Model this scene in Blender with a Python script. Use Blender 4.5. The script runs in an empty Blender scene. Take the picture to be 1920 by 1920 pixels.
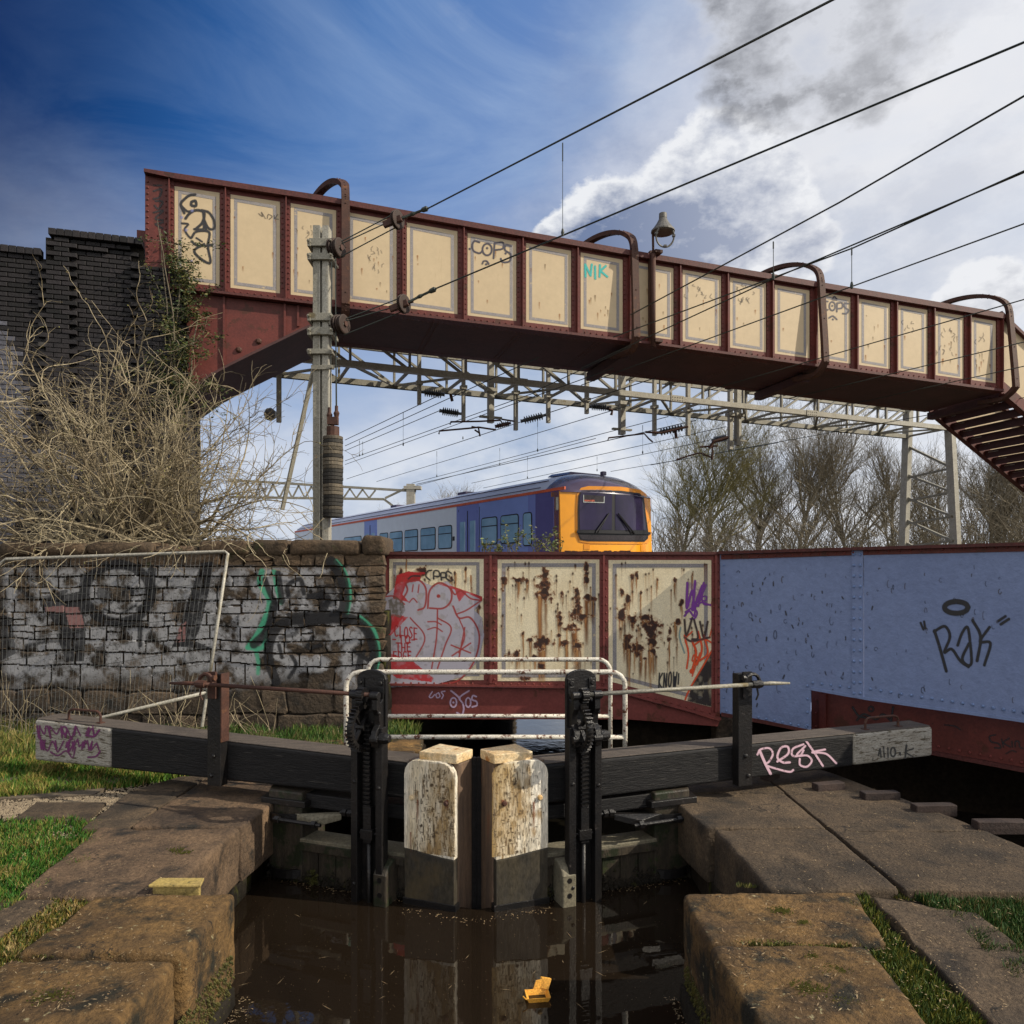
import bpy, bmesh, math, random
import numpy as np
from mathutils import Vector, Matrix, noise
R=random.Random(7)
NR=np.random.RandomState(5)
SC=bpy.context.scene
COL=SC.collection
F,CX,HY,EYE=1400.,960.,1080.,2.0
# ---------------------------------------------------------------- camera
cam=bpy.data.cameras.new('camera'); camo=bpy.data.objects.new('camera',cam); COL.objects.link(camo)
camo.location=(0,0,EYE); camo.rotation_euler=(math.radians(90),0,0)
cam.sensor_width=36; cam.lens=36*F/1920; cam.shift_y=(HY-960)/1920.; cam.clip_end=3000; cam.clip_start=.05
SC.camera=camo
SC.view_settings.view_transform='Standard'; SC.view_settings.look='None'; SC.view_settings.gamma=1
SC.view_settings.use_curve_mapping=False; SC.view_settings.exposure=0.0
# ---------------------------------------------------------------- sun
SUN_EL,SUN_AZ=math.radians(34),math.radians(101)   # azimuth from +Y towards +X
sd=Vector((math.cos(SUN_EL)*math.sin(SUN_AZ),math.cos(SUN_EL)*math.cos(SUN_AZ),math.sin(SUN_EL)))
sl=bpy.data.lights.new('sun','SUN'); sl.energy=4.6; sl.angle=math.radians(.6); sl.color=(1,.90,.74)
so=bpy.data.objects.new('sun',sl); COL.objects.link(so); so.rotation_euler=sd.to_track_quat('Z','Y').to_euler(); so.location=(20,20,30)
# ---------------------------------------------------------------- sky (world)
def s2l(c):
    return tuple((x/255/12.92 if x/255<=.04045 else ((x/255+.055)/1.055)**2.4) for x in c)
W_=bpy.data.worlds.new('World'); SC.world=W_; W_.use_nodes=True
nt=W_.node_tree; nt.nodes.clear()
def nd(t,**k):
    n=nt.nodes.new(t)
    for a,b in k.items(): setattr(n,a,b)
    return n
def ln(a,b): nt.links.new(a,b)
def mth(op,a,b=None,c=None,clamp=False):
    n=nd('ShaderNodeMath',operation=op,use_clamp=clamp)
    for i,x in enumerate((a,b,c)):
        if x is None: continue
        if isinstance(x,(int,float)): n.inputs[i].default_value=x
        else: ln(x,n.inputs[i])
    return n.outputs[0]
def ramp(fac,stops,interp='LINEAR'):
    n=nd('ShaderNodeValToRGB'); cr=n.color_ramp; cr.interpolation=interp
    while len(cr.elements)<len(stops): cr.elements.new(.5)
    for e,(p,c) in zip(cr.elements,stops): e.position=p; e.color=(*c,1)
    ln(fac,n.inputs[0]); return n.outputs[0]
def mixc(f,a,b):
    n=nd('ShaderNodeMix',data_type='RGBA')
    for i,x in ((0,f),(6,a),(7,b)):
        if isinstance(x,(int,float)): n.inputs[i].default_value=x
        elif isinstance(x,tuple): n.inputs[i].default_value=(*x,1)
        else: ln(x,n.inputs[i])
    return n.outputs[2]
tc=nd('ShaderNodeTexCoord'); sp=nd('ShaderNodeSeparateXYZ'); ln(tc.outputs['Generated'],sp.inputs[0])
X_,Y_,Z_=sp.outputs
q=mth('SUBTRACT',X_,mth('MULTIPLY',Z_,.55))
q01=mth('MULTIPLY_ADD',q,.9,.78,clamp=True)
blue=ramp(q01,[(.05,s2l((7,34,86))),(.14,s2l((12,58,116))),(.24,s2l((40,92,158))),(.36,s2l((82,126,188))),(.5,s2l((104,140,198))),(.66,s2l((150,170,208))),(.85,s2l((206,212,226)))])
low=mth('SUBTRACT',1,mth('MULTIPLY',Z_,2.1),clamp=True)
low=mth('POWER',low,1.15)
low=mth('MULTIPLY',low,mth('MULTIPLY',q01,2.2,clamp=True))
base=mixc(mth('MULTIPLY',low,1.0,clamp=True),blue,s2l((214,226,242)))
def nz(scale,detail,rough,off=(0,0,0),st=(1,1,1.7),dist=0):
    mp=nd('ShaderNodeMapping'); ln(tc.outputs['Generated'],mp.inputs[0]); mp.inputs['Location'].default_value=off; mp.inputs['Scale'].default_value=st
    n=nd('ShaderNodeTexNoise'); n.inputs['Scale'].default_value=scale; n.inputs['Detail'].default_value=detail; n.inputs['Roughness'].default_value=rough; n.inputs['Distortion'].default_value=dist
    ln(mp.outputs[0],n.inputs[0]); return n.outputs[0]
def pdir(px,py):
    return Vector(((px-CX)/F,1,(HY-py)/F)).normalized()
def blob(px,py,rad,k=1.):
    d=pdir(px,py); vm=nd('ShaderNodeVectorMath',operation='DOT_PRODUCT'); ln(tc.outputs['Generated'],vm.inputs[0]); vm.inputs[1].default_value=d
    c=math.cos(math.atan(rad/F)); t=mth('MULTIPLY',mth('SUBTRACT',vm.outputs['Value'],c),k/(1-c),clamp=True); return t
n1=nz(2.6,9,.58,(3.1,.4,1.2)); n2=nz(5.5,8,.6,(1.3,5.2,.2)); n3=nz(1.4,6,.55,(7,2,3),(1,1,2.6)); n4=nz(14,7,.6,(1,9,4))
nw=nz(2.1,9,.62,(5.,1.3,7.),(1.,1.,2.6),1.6)
wisp=mth('MULTIPLY',mth('SUBTRACT',nw,.44),3.4,clamp=True)
base=mixc(mth('MULTIPLY',wisp,mth('MULTIPLY_ADD',q01,1.1,-.02,clamp=True)),base,s2l((168,192,226)))
# thin veils, cover grows with q
cov=mth('MULTIPLY_ADD',q01,1.35,-.78,clamp=False)
veil=mth('MULTIPLY',mth('ADD',mth('SUBTRACT',n1,.46),mth('MULTIPLY',cov,.45)),2.0,clamp=True)
veilcol=mixc(mth('MULTIPLY',mth('SUBTRACT',n2,.40),5.5,clamp=True),s2l((160,168,190)),s2l((250,250,252)))
c1=mixc(mth('MULTIPLY',veil,.95),base,veilcol)
# low horizon clouds
lowc=mth('MULTIPLY',mth('MULTIPLY',mth('SUBTRACT',n3,.33),4.5,clamp=True),mth('MULTIPLY',low,2.2,clamp=True))
c2=mixc(mth('MULTIPLY',lowc,.9),c1,mixc(mth('MULTIPLY',mth('SUBTRACT',n2,.36),4,clamp=True),s2l((172,190,218)),s2l((248,249,252))))
# distinct cumulus masses
def cumulus(cin,blobs,dark,bright,zc,edge=.30,sharp=6.5):
    m_=None
    for b in blobs:
        m=blob(*b); m_=m if m_ is None else mth('MAXIMUM',m_,m)
    nn=mth('ADD',mth('MULTIPLY',mth('SUBTRACT',n2,.5),1.5),mth('MULTIPLY',mth('SUBTRACT',n4,.5),1.0))
    m=mth('MULTIPLY',mth('MULTIPLY',mth('ADD',mth('SUBTRACT',m_,edge),nn),sharp,clamp=True),mth('MULTIPLY',m_,7.,clamp=True))
    core=mth('MULTIPLY_ADD',mth('SUBTRACT',zc,Z_),5.,mth('ADD',mth('MULTIPLY',nn,2.6),mth('MULTIPLY',mth('SUBTRACT',m_,.45),.8)))
    return mixc(m,cin,mixc(mth('MULTIPLY_ADD',core,1.2,.08,clamp=True),bright,dark))
zd=lambda py,px=1300: pdir(px,py).z
c3=cumulus(c2,[(1330,410,170),(1250,440,130),(1420,430,130),(1130,440,110),(1060,455,70),(1500,470,80)],s2l((120,136,170)),s2l((246,248,252)),zd(415))
c4=cumulus(c3,[(1490,10,175),(1600,-5,180),(1620,60,110)],s2l((80,86,100)),s2l((206,210,220)),zd(20,1500),sharp=2.6)
c5=cumulus(c4,[(1840,555,75),(1790,570,50)],s2l((118,128,152)),s2l((244,246,250)),zd(565,1840))
# glare around the veiled sun side
gl=blob(2050,250,760,1.); 
c6=mixc(mth('MULTIPLY',mth('POWER',gl,1.1),.5),c5,s2l((250,250,253)))
# unseen sky behind the viewer, brightened to fill the fronts facing the camera
rear_fill=mth('MULTIPLY_ADD',Y_,-1.8,.45,clamp=True)
c6=mixc(mth('MULTIPLY',rear_fill,.85),c6,mixc(mth('MULTIPLY',mth('SUBTRACT',n1,.34),3.2,clamp=True),(.58,.62,.74),(1.5,1.43,1.30)))
sky=nd('ShaderNodeTexSky',sky_type='NISHITA'); sky.sun_disc=False; sky.sun_elevation=SUN_EL; sky.sun_rotation=SUN_AZ
bg1=nd('ShaderNodeBackground'); ln(sky.outputs[0],bg1.inputs[0]); bg1.inputs[1].default_value=.05
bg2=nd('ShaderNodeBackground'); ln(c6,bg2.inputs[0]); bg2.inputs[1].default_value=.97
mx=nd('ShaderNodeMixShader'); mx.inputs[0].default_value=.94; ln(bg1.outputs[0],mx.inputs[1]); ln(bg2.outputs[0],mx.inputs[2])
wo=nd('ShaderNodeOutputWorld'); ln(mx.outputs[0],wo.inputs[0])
# ---------------------------------------------------------------- helpers: pixels to places
def Wp(px,py,Y): return Vector(((px-CX)/F*Y,Y,EYE-(py-HY)/F*Y))
def G(px,py,z=0.):
    Y=(EYE-z)*F/(py-HY); return Vector(((px-CX)/F*Y,Y,z))
class Pl:
    """vertical plane; s runs along it, v stands proud of it, z is height"""
    def __init__(s,a,b):
        s.o=Vector((a[0],a[1],0)); e=Vector((b[0],b[1],0))-s.o; s.L=e.length; s.d=e/s.L
        s.n=Vector((-s.d.y,s.d.x,0))
        if s.n.dot(-s.o)<0: s.n=-s.n
    def P(s,a,v,z): p=s.o+s.d*a+s.n*v; return Vector((p.x,p.y,z))
    def sz(s,px,py,v=0.):
        r=Vector(((px-CX)/F,1,(HY-py)/F)); o=s.o+s.n*v
        t=o.dot(s.n)/r.dot(s.n); h=r*t; return (Vector((h.x,h.y,0))-s.o).dot(s.d), h.z+EYE
    def at(s,px,py,v=0.): a,z=s.sz(px,py,v); return s.P(a,v,z)
# ---------------------------------------------------------------- mesh builder
ID=lambda x,y,z: Vector((x,y,z))
class MB:
    def __init__(s): s.v=[]; s.f=[]
    def add(s,vs,fs):
        o=len(s.v); s.v.extend(tuple(p) for p in vs); s.f.extend(tuple(i+o for i in f) for f in fs); return s
    def hexa(s,a,b):
        """a,b: two loops of equal count joined as a prism"""
        n=len(a); fs=[tuple(range(n))[::-1],tuple(range(n,2*n))]
        fs+=[(i,(i+1)%n,n+(i+1)%n,n+i) for i in range(n)]
        return s.add(list(a)+list(b),fs)
    def box(s,x0,x1,y0,y1,z0,z1,fn=ID):
        return s.hexa([fn(x0,y0,z0),fn(x1,y0,z0),fn(x1,y1,z0),fn(x0,y1,z0)],[fn(x0,y0,z1),fn(x1,y0,z1),fn(x1,y1,z1),fn(x0,y1,z1)])
    def beam(s,p,q,w,h,up=Vector((0,0,1))):
        p,q=Vector(p),Vector(q); d=(q-p).normalized(); a=d.cross(up)
        if a.length<1e-4: a=d.cross(Vector((0,1,0)))
        a.normalize(); b=a.cross(d).normalized(); a=a*w/2; b=b*h/2
        return s.hexa([p-a-b,p+a-b,p+a+b,p-a+b],[q-a-b,q+a-b,q+a+b,q-a+b])
    def tube(s,path,r,n=6,cap=True):
        path=[Vector(p) for p in path]; m=len(path); rs=r if isinstance(r,(list,tuple)) else [r]*m
        d0=(path[1]-path[0]).normalized(); a=d0.orthogonal().normalized(); vs=[]
        for i,p in enumerate(path):
            d=(path[min(i+1,m-1)]-path[max(i-1,0)]).normalized()
            a=(a-d*a.dot(d)); a=a.normalized() if a.length>1e-6 else d.orthogonal().normalized(); b=d.cross(a)
            for k in range(n):
                t=2*math.pi*k/n; vs.append(p+(a*math.cos(t)+b*math.sin(t))*rs[i])
        fs=[(i*n+k,i*n+(k+1)%n,(i+1)*n+(k+1)%n,(i+1)*n+k) for i in range(m-1) for k in range(n)]
        if cap: fs+=[tuple(range(n))[::-1],tuple(range((m-1)*n,m*n))]
        return s.add(vs,fs)
    def lathe(s,p,q,prof,n=12):
        p,q=Vector(p),Vector(q); d=(q-p); L=d.length; d=d/L; a=d.orthogonal().normalized(); b=d.cross(a); vs=[]
        for t,r in prof:
            for k in range(n):
                w=2*math.pi*k/n; vs.append(p+d*(t*L)+(a*math.cos(w)+b*math.sin(w))*max(r,1e-4))
        m=len(prof)
        fs=[(i*n+k,i*n+(k+1)%n,(i+1)*n+(k+1)%n,(i+1)*n+k) for i in range(m-1) for k in range(n)]
        fs+=[tuple(range(n))[::-1],tuple(range((m-1)*n,m*n))]
        return s.add(vs,fs)
    def rivet(s,c,n,r=.018,k=6):
        c,n=Vector(c),Vector(n); a=n.orthogonal().normalized(); b=n.cross(a); vs=[]
        for h,rr in ((0,1.),(.45,.85),(.8,.45)):
            for i in range(k):
                w=2*math.pi*i/k; vs.append(c+n*(h*r)+(a*math.cos(w)+b*math.sin(w))*r*rr)
        fs=[(i*k+j,i*k+(j+1)%k,(i+1)*k+(j+1)%k,(i+1)*k+j) for i in range(2) for j in range(k)]+[tuple(range(2*k,3*k))]
        return s.add(vs,fs)
    def poly(s,pts): return s.add(pts,[tuple(range(len(pts)))])
def tag(o,label=None,cat=None,group=None,kind=None):
    for k,v in (('label',label),('category',cat),('group',group),('kind',kind)):
        if v: o[k]=v
    return o
def rootloc(p):
    while p.parent: p=p.parent
    return Vector(p.location)
def thing(name,loc,label,cat,group=None,kind=None):
    o=bpy.data.objects.new(name,None); o.empty_display_size=.3; o.location=loc; COL.objects.link(o); return tag(o,label,cat,group,kind)
def build(name,mb,mat,parent=None,bevel=0,smooth=False,recalc=True,seg=2,kind=None,label=None,cat=None,group=None,origin=None):
    me=bpy.data.meshes.new(name)
    V=np.array([tuple(v) for v in mb.v],dtype=float).reshape(-1,3)
    if parent is not None: o_=rootloc(parent)
    elif origin is not None: o_=Vector(origin)
    elif len(V): o_=Vector(((V[:,0].min()+V[:,0].max())/2,(V[:,1].min()+V[:,1].max())/2,V[:,2].min()))
    else: o_=Vector((0,0,0))
    V=V-np.array(o_)
    me.from_pydata(V.tolist(),[],mb.f); 
    if recalc:
        bm=bmesh.new(); bm.from_mesh(me); bmesh.ops.recalc_face_normals(bm,faces=bm.faces); bm.to_mesh(me); bm.free()
    if smooth:
        me.shade_smooth()
    me.materials.append(mat)
    o=bpy.data.objects.new(name,me); COL.objects.link(o)
    if parent is not None: o.parent=parent
    else: o.location=o_
    if bevel:
        m=o.modifiers.new('bevel','BEVEL'); m.width=bevel; m.segments=seg; m.limit_method='ANGLE'; m.angle_limit=math.radians(40)
    return tag(o,label,cat,group,kind)
def link(name,me,parent,M4):
    o=bpy.data.objects.new(name,me); COL.objects.link(o); o.parent=parent
    o.matrix_local=Matrix.Translation(-rootloc(parent))@M4; return o
def rbox(c4,z0,z1,r=.05,n=(8,8,4),amp=.01,seed=0,freq=2.5,dz=None):
    """rounded stone: plan quad c4 (counter-clockwise), rounded edges, uneven faces"""
    c4=[Vector((p[0],p[1],0)) for p in c4]; Lx=((c4[1]-c4[0]).length+(c4[2]-c4[3]).length)/2; Ly=((c4[3]-c4[0]).length+(c4[2]-c4[1]).length)/2; Lz=z1-z0
    L=(Lx,Ly,Lz); idx={}; vs=[]; fs=[]
    def vert(i,j,k):
        key=(i,j,k)
        if key in idx: return idx[key]
        def g(a,N,l):
            t=a/N; rr=min(r/l,.3)
            # pull grid lines towards the edges
            return l*(t*(1-2*rr*.0)) if 0<a<N else l*t
        def g2(a,N,l):
            if a==0: return 0.
            if a==N: return l
            if a==1: return min(r*.45,l/N)
            if a==N-1: return l-min(r*.45,l/N)
            return r+ (l-2*r)*(a-2)/max(N-4,1) if N>=5 else l*a/N
        p=Vector((g2(i,n[0],Lx),g2(j,n[1],Ly),g2(k,n[2],Lz)))
        q_=Vector([min(max(p[a],r),L[a]-r) for a in range(3)]); d=p-q_
        if d.length>1e-6: p=q_+d.normalized()*r
        x,y=p.x/Lx,p.y/Ly
        w=(c4[0]*(1-x)+c4[1]*x)*(1-y)+(c4[3]*(1-x)+c4[2]*x)*y
        w=Vector((w.x,w.y,z0+p.z))
        nn=noise.noise_vector(w*freq+Vector((seed*3.1,seed*1.7,0)))+noise.noise_vector(w*freq*3.3+Vector((seed,0,seed)))*.45+noise.noise_vector(w*freq*9+Vector((seed,5,seed)))*.22
        chip=max(0,noise.noise(w*5.+Vector((seed*7,0,0)))-.22); nn-=Vector((0,0,1))*chip*(2.2 if (abs(p.x/Lx-.5)>.42 or abs(p.y/Ly-.5)>.42) else 1.1)
        w+=nn*amp
        idx[key]=len(vs); vs.append(w); return idx[key]
    a,b,c=n
    for i in range(a):
        for j in range(b):
            for k in (0,c): fs.append((vert(i,j,k),vert(i+1,j,k),vert(i+1,j+1,k),vert(i,j+1,k)))
    for i in range(a):
        for k in range(c):
            for j in (0,b): fs.append((vert(i,j,k),vert(i+1,j,k),vert(i+1,j,k+1),vert(i,j,k+1)))
    for j in range(b):
        for k in range(c):
            for i in (0,a): fs.append((vert(i,j,k),vert(i,j+1,k),vert(i,j+1,k+1),vert(i,j,k+1)))
    m=MB(); m.add(vs,fs); return m
# ---------------------------------------------------------------- materials
def mat(name,c1,c2=None,scale=4,rough=.7,bump=.2,st=(1,1,1),c3=None,t3=.6,s3=2.,st3=(1,1,1),w3=.06,rnd=0.,metal=0.,fine=None,bscale=None,spec=.4,c4=None,t4=.65,s4=9.,coat=0.,bdist=.01,mott=1.,crack=0):
    m=bpy.data.materials.new(name); m.use_nodes=True; n=m.node_tree; b=n.nodes['Principled BSDF']
    def N(t): return n.nodes.new(t)
    tcn=N('ShaderNodeTexCoord')
    def noise_(s,stt,det=8,ro=.6,off=0):
        mp=N('ShaderNodeMapping'); n.links.new(tcn.outputs['Object'],mp.inputs[0]); mp.inputs['Scale'].default_value=stt; mp.inputs['Location'].default_value=(off,off*1.7,off*.6)
        x=N('ShaderNodeTexNoise'); x.inputs['Scale'].default_value=s; x.inputs['Detail'].default_value=det; x.inputs['Roughness'].default_value=ro
        n.links.new(mp.outputs[0],x.inputs[0]); return x.outputs[0]
    def thr(v,lo,hi):
        r=N('ShaderNodeMapRange'); r.inputs[1].default_value=lo; r.inputs[2].default_value=hi; r.clamp=True; n.links.new(v,r.inputs[0]); return r.outputs[0]
    def mix(f,a,b_,bt='MIX'):
        x=N('ShaderNodeMix'); x.data_type='RGBA'; x.blend_type=bt
        for i,y in ((0,f),(6,a),(7,b_)):
            if isinstance(y,(int,float)): x.inputs[i].default_value=y
            elif isinstance(y,tuple): x.inputs[i].default_value=(*y,1)
            else: n.links.new(y,x.inputs[i])
        return x.outputs[2]
    nA=noise_(scale,st)
    col=mix(thr(nA,.32,.68),c1,c2 if c2 else tuple(x*.7 for x in c1))
    nF=noise_(fine or scale*9,st,6,.7,3.)
    g=N('ShaderNodeMapRange'); g.inputs[1].default_value=.3; g.inputs[2].default_value=.7; g.inputs[3].default_value=1-.48*mott; g.inputs[4].default_value=1+.42*mott; n.links.new(nF,g.inputs[0])
    cc=N('ShaderNodeCombineColor'); [n.links.new(g.outputs[0],cc.inputs[i]) for i in range(3)]
    col=mix(1.,col,cc.outputs[0],'MULTIPLY')
    if rnd:
        oi=N('ShaderNodeObjectInfo'); r=N('ShaderNodeMapRange'); r.inputs[3].default_value=1-rnd; r.inputs[4].default_value=1+rnd; n.links.new(oi.outputs['Random'],r.inputs[0])
        c_=N('ShaderNodeCombineColor'); [n.links.new(r.outputs[0],c_.inputs[i]) for i in range(3)]
        col=mix(1.,col,c_.outputs[0],'MULTIPLY')
    hgt=nF
    if c3: 
        k3=thr(noise_(s3,st3,9,.65,7.),t3,t3+w3); col=mix(k3,col,c3)
    if c4:
        k4=thr(noise_(s4,(1,1,1),7,.7,11.),t4,t4+.04); col=mix(k4,col,c4)
    if crack:
        vo=N('ShaderNodeTexVoronoi'); vo.feature='DISTANCE_TO_EDGE'; vo.inputs['Scale'].default_value=crack
        dn=N('ShaderNodeTexNoise'); dn.inputs['Scale'].default_value=crack*2.2; dn.inputs['Detail'].default_value=7; n.links.new(tcn.outputs['Object'],dn.inputs[0])
        ad=N('ShaderNodeVectorMath'); ad.operation='MULTIPLY_ADD'; ad.inputs[1].default_value=(.45,.45,.45); n.links.new(dn.outputs['Color'],ad.inputs[0]); n.links.new(tcn.outputs['Object'],ad.inputs[2]); n.links.new(ad.outputs[0],vo.inputs['Vector'])
        ck=thr(vo.outputs['Distance'],.012,.0); gate_=thr(noise_(1.9,(1,1,1),4,.5,21.),.50,.56); mm=N('ShaderNodeMath'); mm.operation='MULTIPLY'; n.links.new(ck,mm.inputs[0]); n.links.new(gate_,mm.inputs[1])
        col=mix(mm.outputs[0],col,(.012,.010,.008))
        pv=N('ShaderNodeTexVoronoi'); pv.inputs['Scale'].default_value=crack*13; n.links.new(tcn.outputs['Object'],pv.inputs['Vector']); pk=thr(pv.outputs['Distance'],.16,.05); g3=thr(noise_(6.,(1,1,1),4,.5,31.),.53,.60); m3=N('ShaderNodeMath'); m3.operation='MULTIPLY'; n.links.new(pk,m3.inputs[0]); n.links.new(g3,m3.inputs[1]); col=mix(m3.outputs[0],col,(.016,.013,.010))
    n.links.new(col,b.inputs['Base Color'])
    b.inputs['Roughness'].default_value=rough; b.inputs['Metallic'].default_value=metal; b.inputs['Specular IOR Level'].default_value=spec
    if coat: b.inputs['Coat Weight'].default_value=coat; b.inputs['Coat Roughness'].default_value=.08
    if bump:
        bn=N('ShaderNodeBump'); bn.inputs['Strength'].default_value=bump; bn.inputs['Distance'].default_value=bdist
        nb=noise_(bscale or scale*6,st,8,.65,5.); n.links.new(nb,bn.inputs['Height']); n.links.new(bn.outputs[0],b.inputs['Normal'])
    return m
MT={}
def paint_mat(name,rough=.6,wear=.0,glow=None):
    m=bpy.data.materials.new(name); m.use_nodes=True; n=m.node_tree; b=n.nodes['Principled BSDF']; out=n.nodes['Material Output']
    at=n.nodes.new('ShaderNodeAttribute'); at.attribute_name='paint'; n.links.new(at.outputs['Color'],b.inputs['Base Color']); b.inputs['Roughness'].default_value=rough
    tcn=n.nodes.new('ShaderNodeTexCoord'); x=n.nodes.new('ShaderNodeTexNoise'); x.inputs['Scale'].default_value=28; x.inputs['Detail'].default_value=7; x.inputs['Roughness'].default_value=.7
    n.links.new(tcn.outputs['Object'],x.inputs[0]); r=n.nodes.new('ShaderNodeMapRange'); r.inputs[1].default_value=.30; r.inputs[2].default_value=.46; r.inputs[3].default_value=1-wear; n.links.new(x.outputs[0],r.inputs[0])
    mu=n.nodes.new('ShaderNodeMath'); mu.operation='MULTIPLY'; n.links.new(at.outputs['Alpha'],mu.inputs[0]); n.links.new(r.outputs[0],mu.inputs[1])
    tr=n.nodes.new('ShaderNodeBsdfTransparent'); mxs=n.nodes.new('ShaderNodeMixShader'); n.links.new(mu.outputs[0],mxs.inputs[0]); n.links.new(tr.outputs[0],mxs.inputs[1]); n.links.new(b.outputs[0],mxs.inputs[2]); n.links.new(mxs.outputs[0],out.inputs[0])
    return m
PAINT=paint_mat('spray_paint',.55,.35); RUSTP=paint_mat('rust_bloom',.85,.15); WORN=paint_mat('worn_paint',.7,.9)
# colours are real base colours (linear)
RED=mat('red_oxide_paint',(.145,.030,.022),(.10,.022,.017),3,.55,.25,mott=.5,c3=(.075,.022,.012),t3=.57,s3=3.2,c4=(.05,.018,.01),t4=.66,s4=22)
REDB=mat('bright_red_oxide_paint',(.215,.050,.042),(.16,.036,.030),3,.55,.25,mott=.5,c3=(.10,.030,.016),t3=.57,s3=3.2,c4=(.05,.018,.01),t4=.64,s4=18)
REDD=mat('dark_red_oxide_paint',(.10,.026,.022),(.075,.02,.017),3,.6,.25,c3=(.05,.016,.01),t3=.6,s3=2)  # darker red for flanges, lips and rails
CREAM=mat('cream_paint',(.60,.475,.30),(.55,.43,.27),.8,.5,.04,mott=.12,c3=(.40,.28,.15),t3=.66,s3=2.5,st3=(5,5,.5),w3=.15)
CREAMG=mat('weathered_cream_paint',(.80,.71,.50),(.72,.61,.40),2.5,.6,.35,mott=.45,c3=(.55,.36,.16),t3=.60,s3=4,st3=(8,8,.35),w3=.16,c4=(.22,.09,.03),t4=.75,s4=18,bscale=40,fine=60)
GREYL=mat('grey_lining_paint',(.25,.24,.25),(.31,.28,.27),9,.6,.1,c3=(.55,.44,.28),t3=.62,s3=14)
BLUE=mat('blue_paint',(.21,.275,.47),(.185,.245,.43),1.2,.5,.5,mott=.22,bscale=16,c3=(.20,.24,.42),t3=.6,s3=1.1,w3=.2,c4=(.10,.12,.16),t4=.76,s4=13,bdist=.02)
SOFF=mat('dark_red_soffit',(.085,.036,.034),(.055,.026,.026),1.5,.7,.2,mott=.5)  # darker red for the soffit, haunch flange, cross beams and treads
STEEL=mat('galvanised_steel',(.30,.285,.235),(.23,.215,.17),6,.55,.15,c3=(.16,.13,.07),t3=.60,s3=5,c4=(.20,.075,.05),t4=.70,s4=3.5,metal=.1)
STEELP=mat('pale_galvanised_steel',(.42,.40,.34),(.33,.31,.255),5,.5,.1,c3=(.22,.19,.12),t3=.62,s3=4,st3=(3,3,.6),metal=.1)
RUSTB=mat('rusty_brown_steel',(.085,.035,.022),(.055,.025,.018),8,.7,.3,c3=(.13,.055,.025),t3=.6,s3=6)
BLACKM=mat('black_painted_iron',(.006,.006,.007),(.014,.012,.011),9,.38,.5,c3=(.055,.045,.04),t3=.63,s3=14,spec=.45)
BLACKW=mat('black_painted_timber',(.009,.009,.010),(.018,.017,.017),3,.6,.9,st=(2,2,14),spec=.25,c3=(.06,.056,.05),t3=.61,s3=3,st3=(1.2,1.2,16),bscale=6)
WOODT=mat('pale_timber_top',(.13,.105,.085),(.07,.058,.05),3,.8,.9,st=(1.5,9,1.5))  # paler brown for the sheet along the beam tops
WHITEW=mat('peeling_white_timber',(.84,.79,.68),(.66,.54,.34),1.4,.55,1.,st=(3,3,.5),c3=(.25,.16,.07),t3=.60,s3=7,st3=(6,6,.7),w3=.05,c4=(.045,.03,.02),t4=.635,s4=26,bscale=14,bdist=.02,fine=22)
WHITEE=mat('chipped_white_end_paint',(.42,.40,.35),(.30,.27,.22),4,.6,.9,st=(1,1,6),c3=(.10,.08,.05),t3=.55,s3=9,st3=(1,1,7),w3=.03,c4=(.05,.05,.04),t4=.62,s4=20)
CAPP=mat('rust_stained_white_cap',(.72,.62,.42),(.62,.40,.17),6,.5,.4,c3=(.40,.17,.05),t3=.55,s3=9,w3=.1)
RAILW=mat('flaking_white_rail',(.72,.69,.61),(.60,.55,.45),9,.45,.4,c3=(.12,.045,.025),t3=.56,s3=20,w3=.03)
TIMB=mat('wet_gate_timber',(.070,.055,.038),(.026,.022,.017),4,.5,.8,st=(4,4,.7),c3=(.02,.025,.012),t3=.52,s3=5,c4=(.03,.04,.012),t4=.6,s4=14)
TIMBR=mat('brown_post_timber',(.20,.13,.085),(.09,.065,.05),4,.5,.8,st=(5,5,.5),c3=(.17,.075,.04),t3=.6,s3=3,st3=(4,4,.6))
RAILT=mat('pale_rail_timber',(.20,.175,.12),(.13,.12,.085),5,.7,.5)
TARR=mat('tarred_board',(.035,.033,.030),(.075,.062,.04),2.5,.4,.4,st=(2,2,.8),c3=(.10,.075,.04),t3=.55,s3=2.5,w3=.2)
COPE=mat('worn_sandstone_coping',(.18,.115,.066),(.060,.041,.028),2.4,.88,1.,crack=2.2,c3=(.024,.020,.016),t3=.52,s3=3.,w3=.12,c4=(.30,.24,.15),t4=.68,s4=38,bscale=34,rnd=.1,bdist=.025,fine=30)
COPEY=mat('lichened_sandstone_coping',(.235,.135,.045),(.070,.042,.020),2.6,.88,1.,crack=2.4,c3=(.022,.019,.011),t3=.49,s3=3.4,w3=.12,c4=(.36,.31,.17),t4=.63,s4=17,bscale=34,rnd=.1,bdist=.03,fine=26)
SLAB=mat('reddish_paving_slab',(.128,.088,.052),(.050,.037,.025),2.6,.88,1.,crack=1.7,c3=(.022,.018,.014),t3=.50,s3=2.2,w3=.18,c4=(.27,.21,.14),t4=.66,s4=55,bscale=45,rnd=.12,fine=34,bdist=.02)
LOCKW=mat('mossy_lock_wall',(.034,.028,.021),(.012,.011,.009),2.5,.7,1.,spec=.12,c3=(.05,.05,.012),t3=.56,s3=4,st3=(1,1,.6),bscale=9,bdist=.04)
SOIL=mat('dark_soil',(.030,.022,.015),(.018,.014,.010),2,.95,.8,spec=.12)
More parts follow.
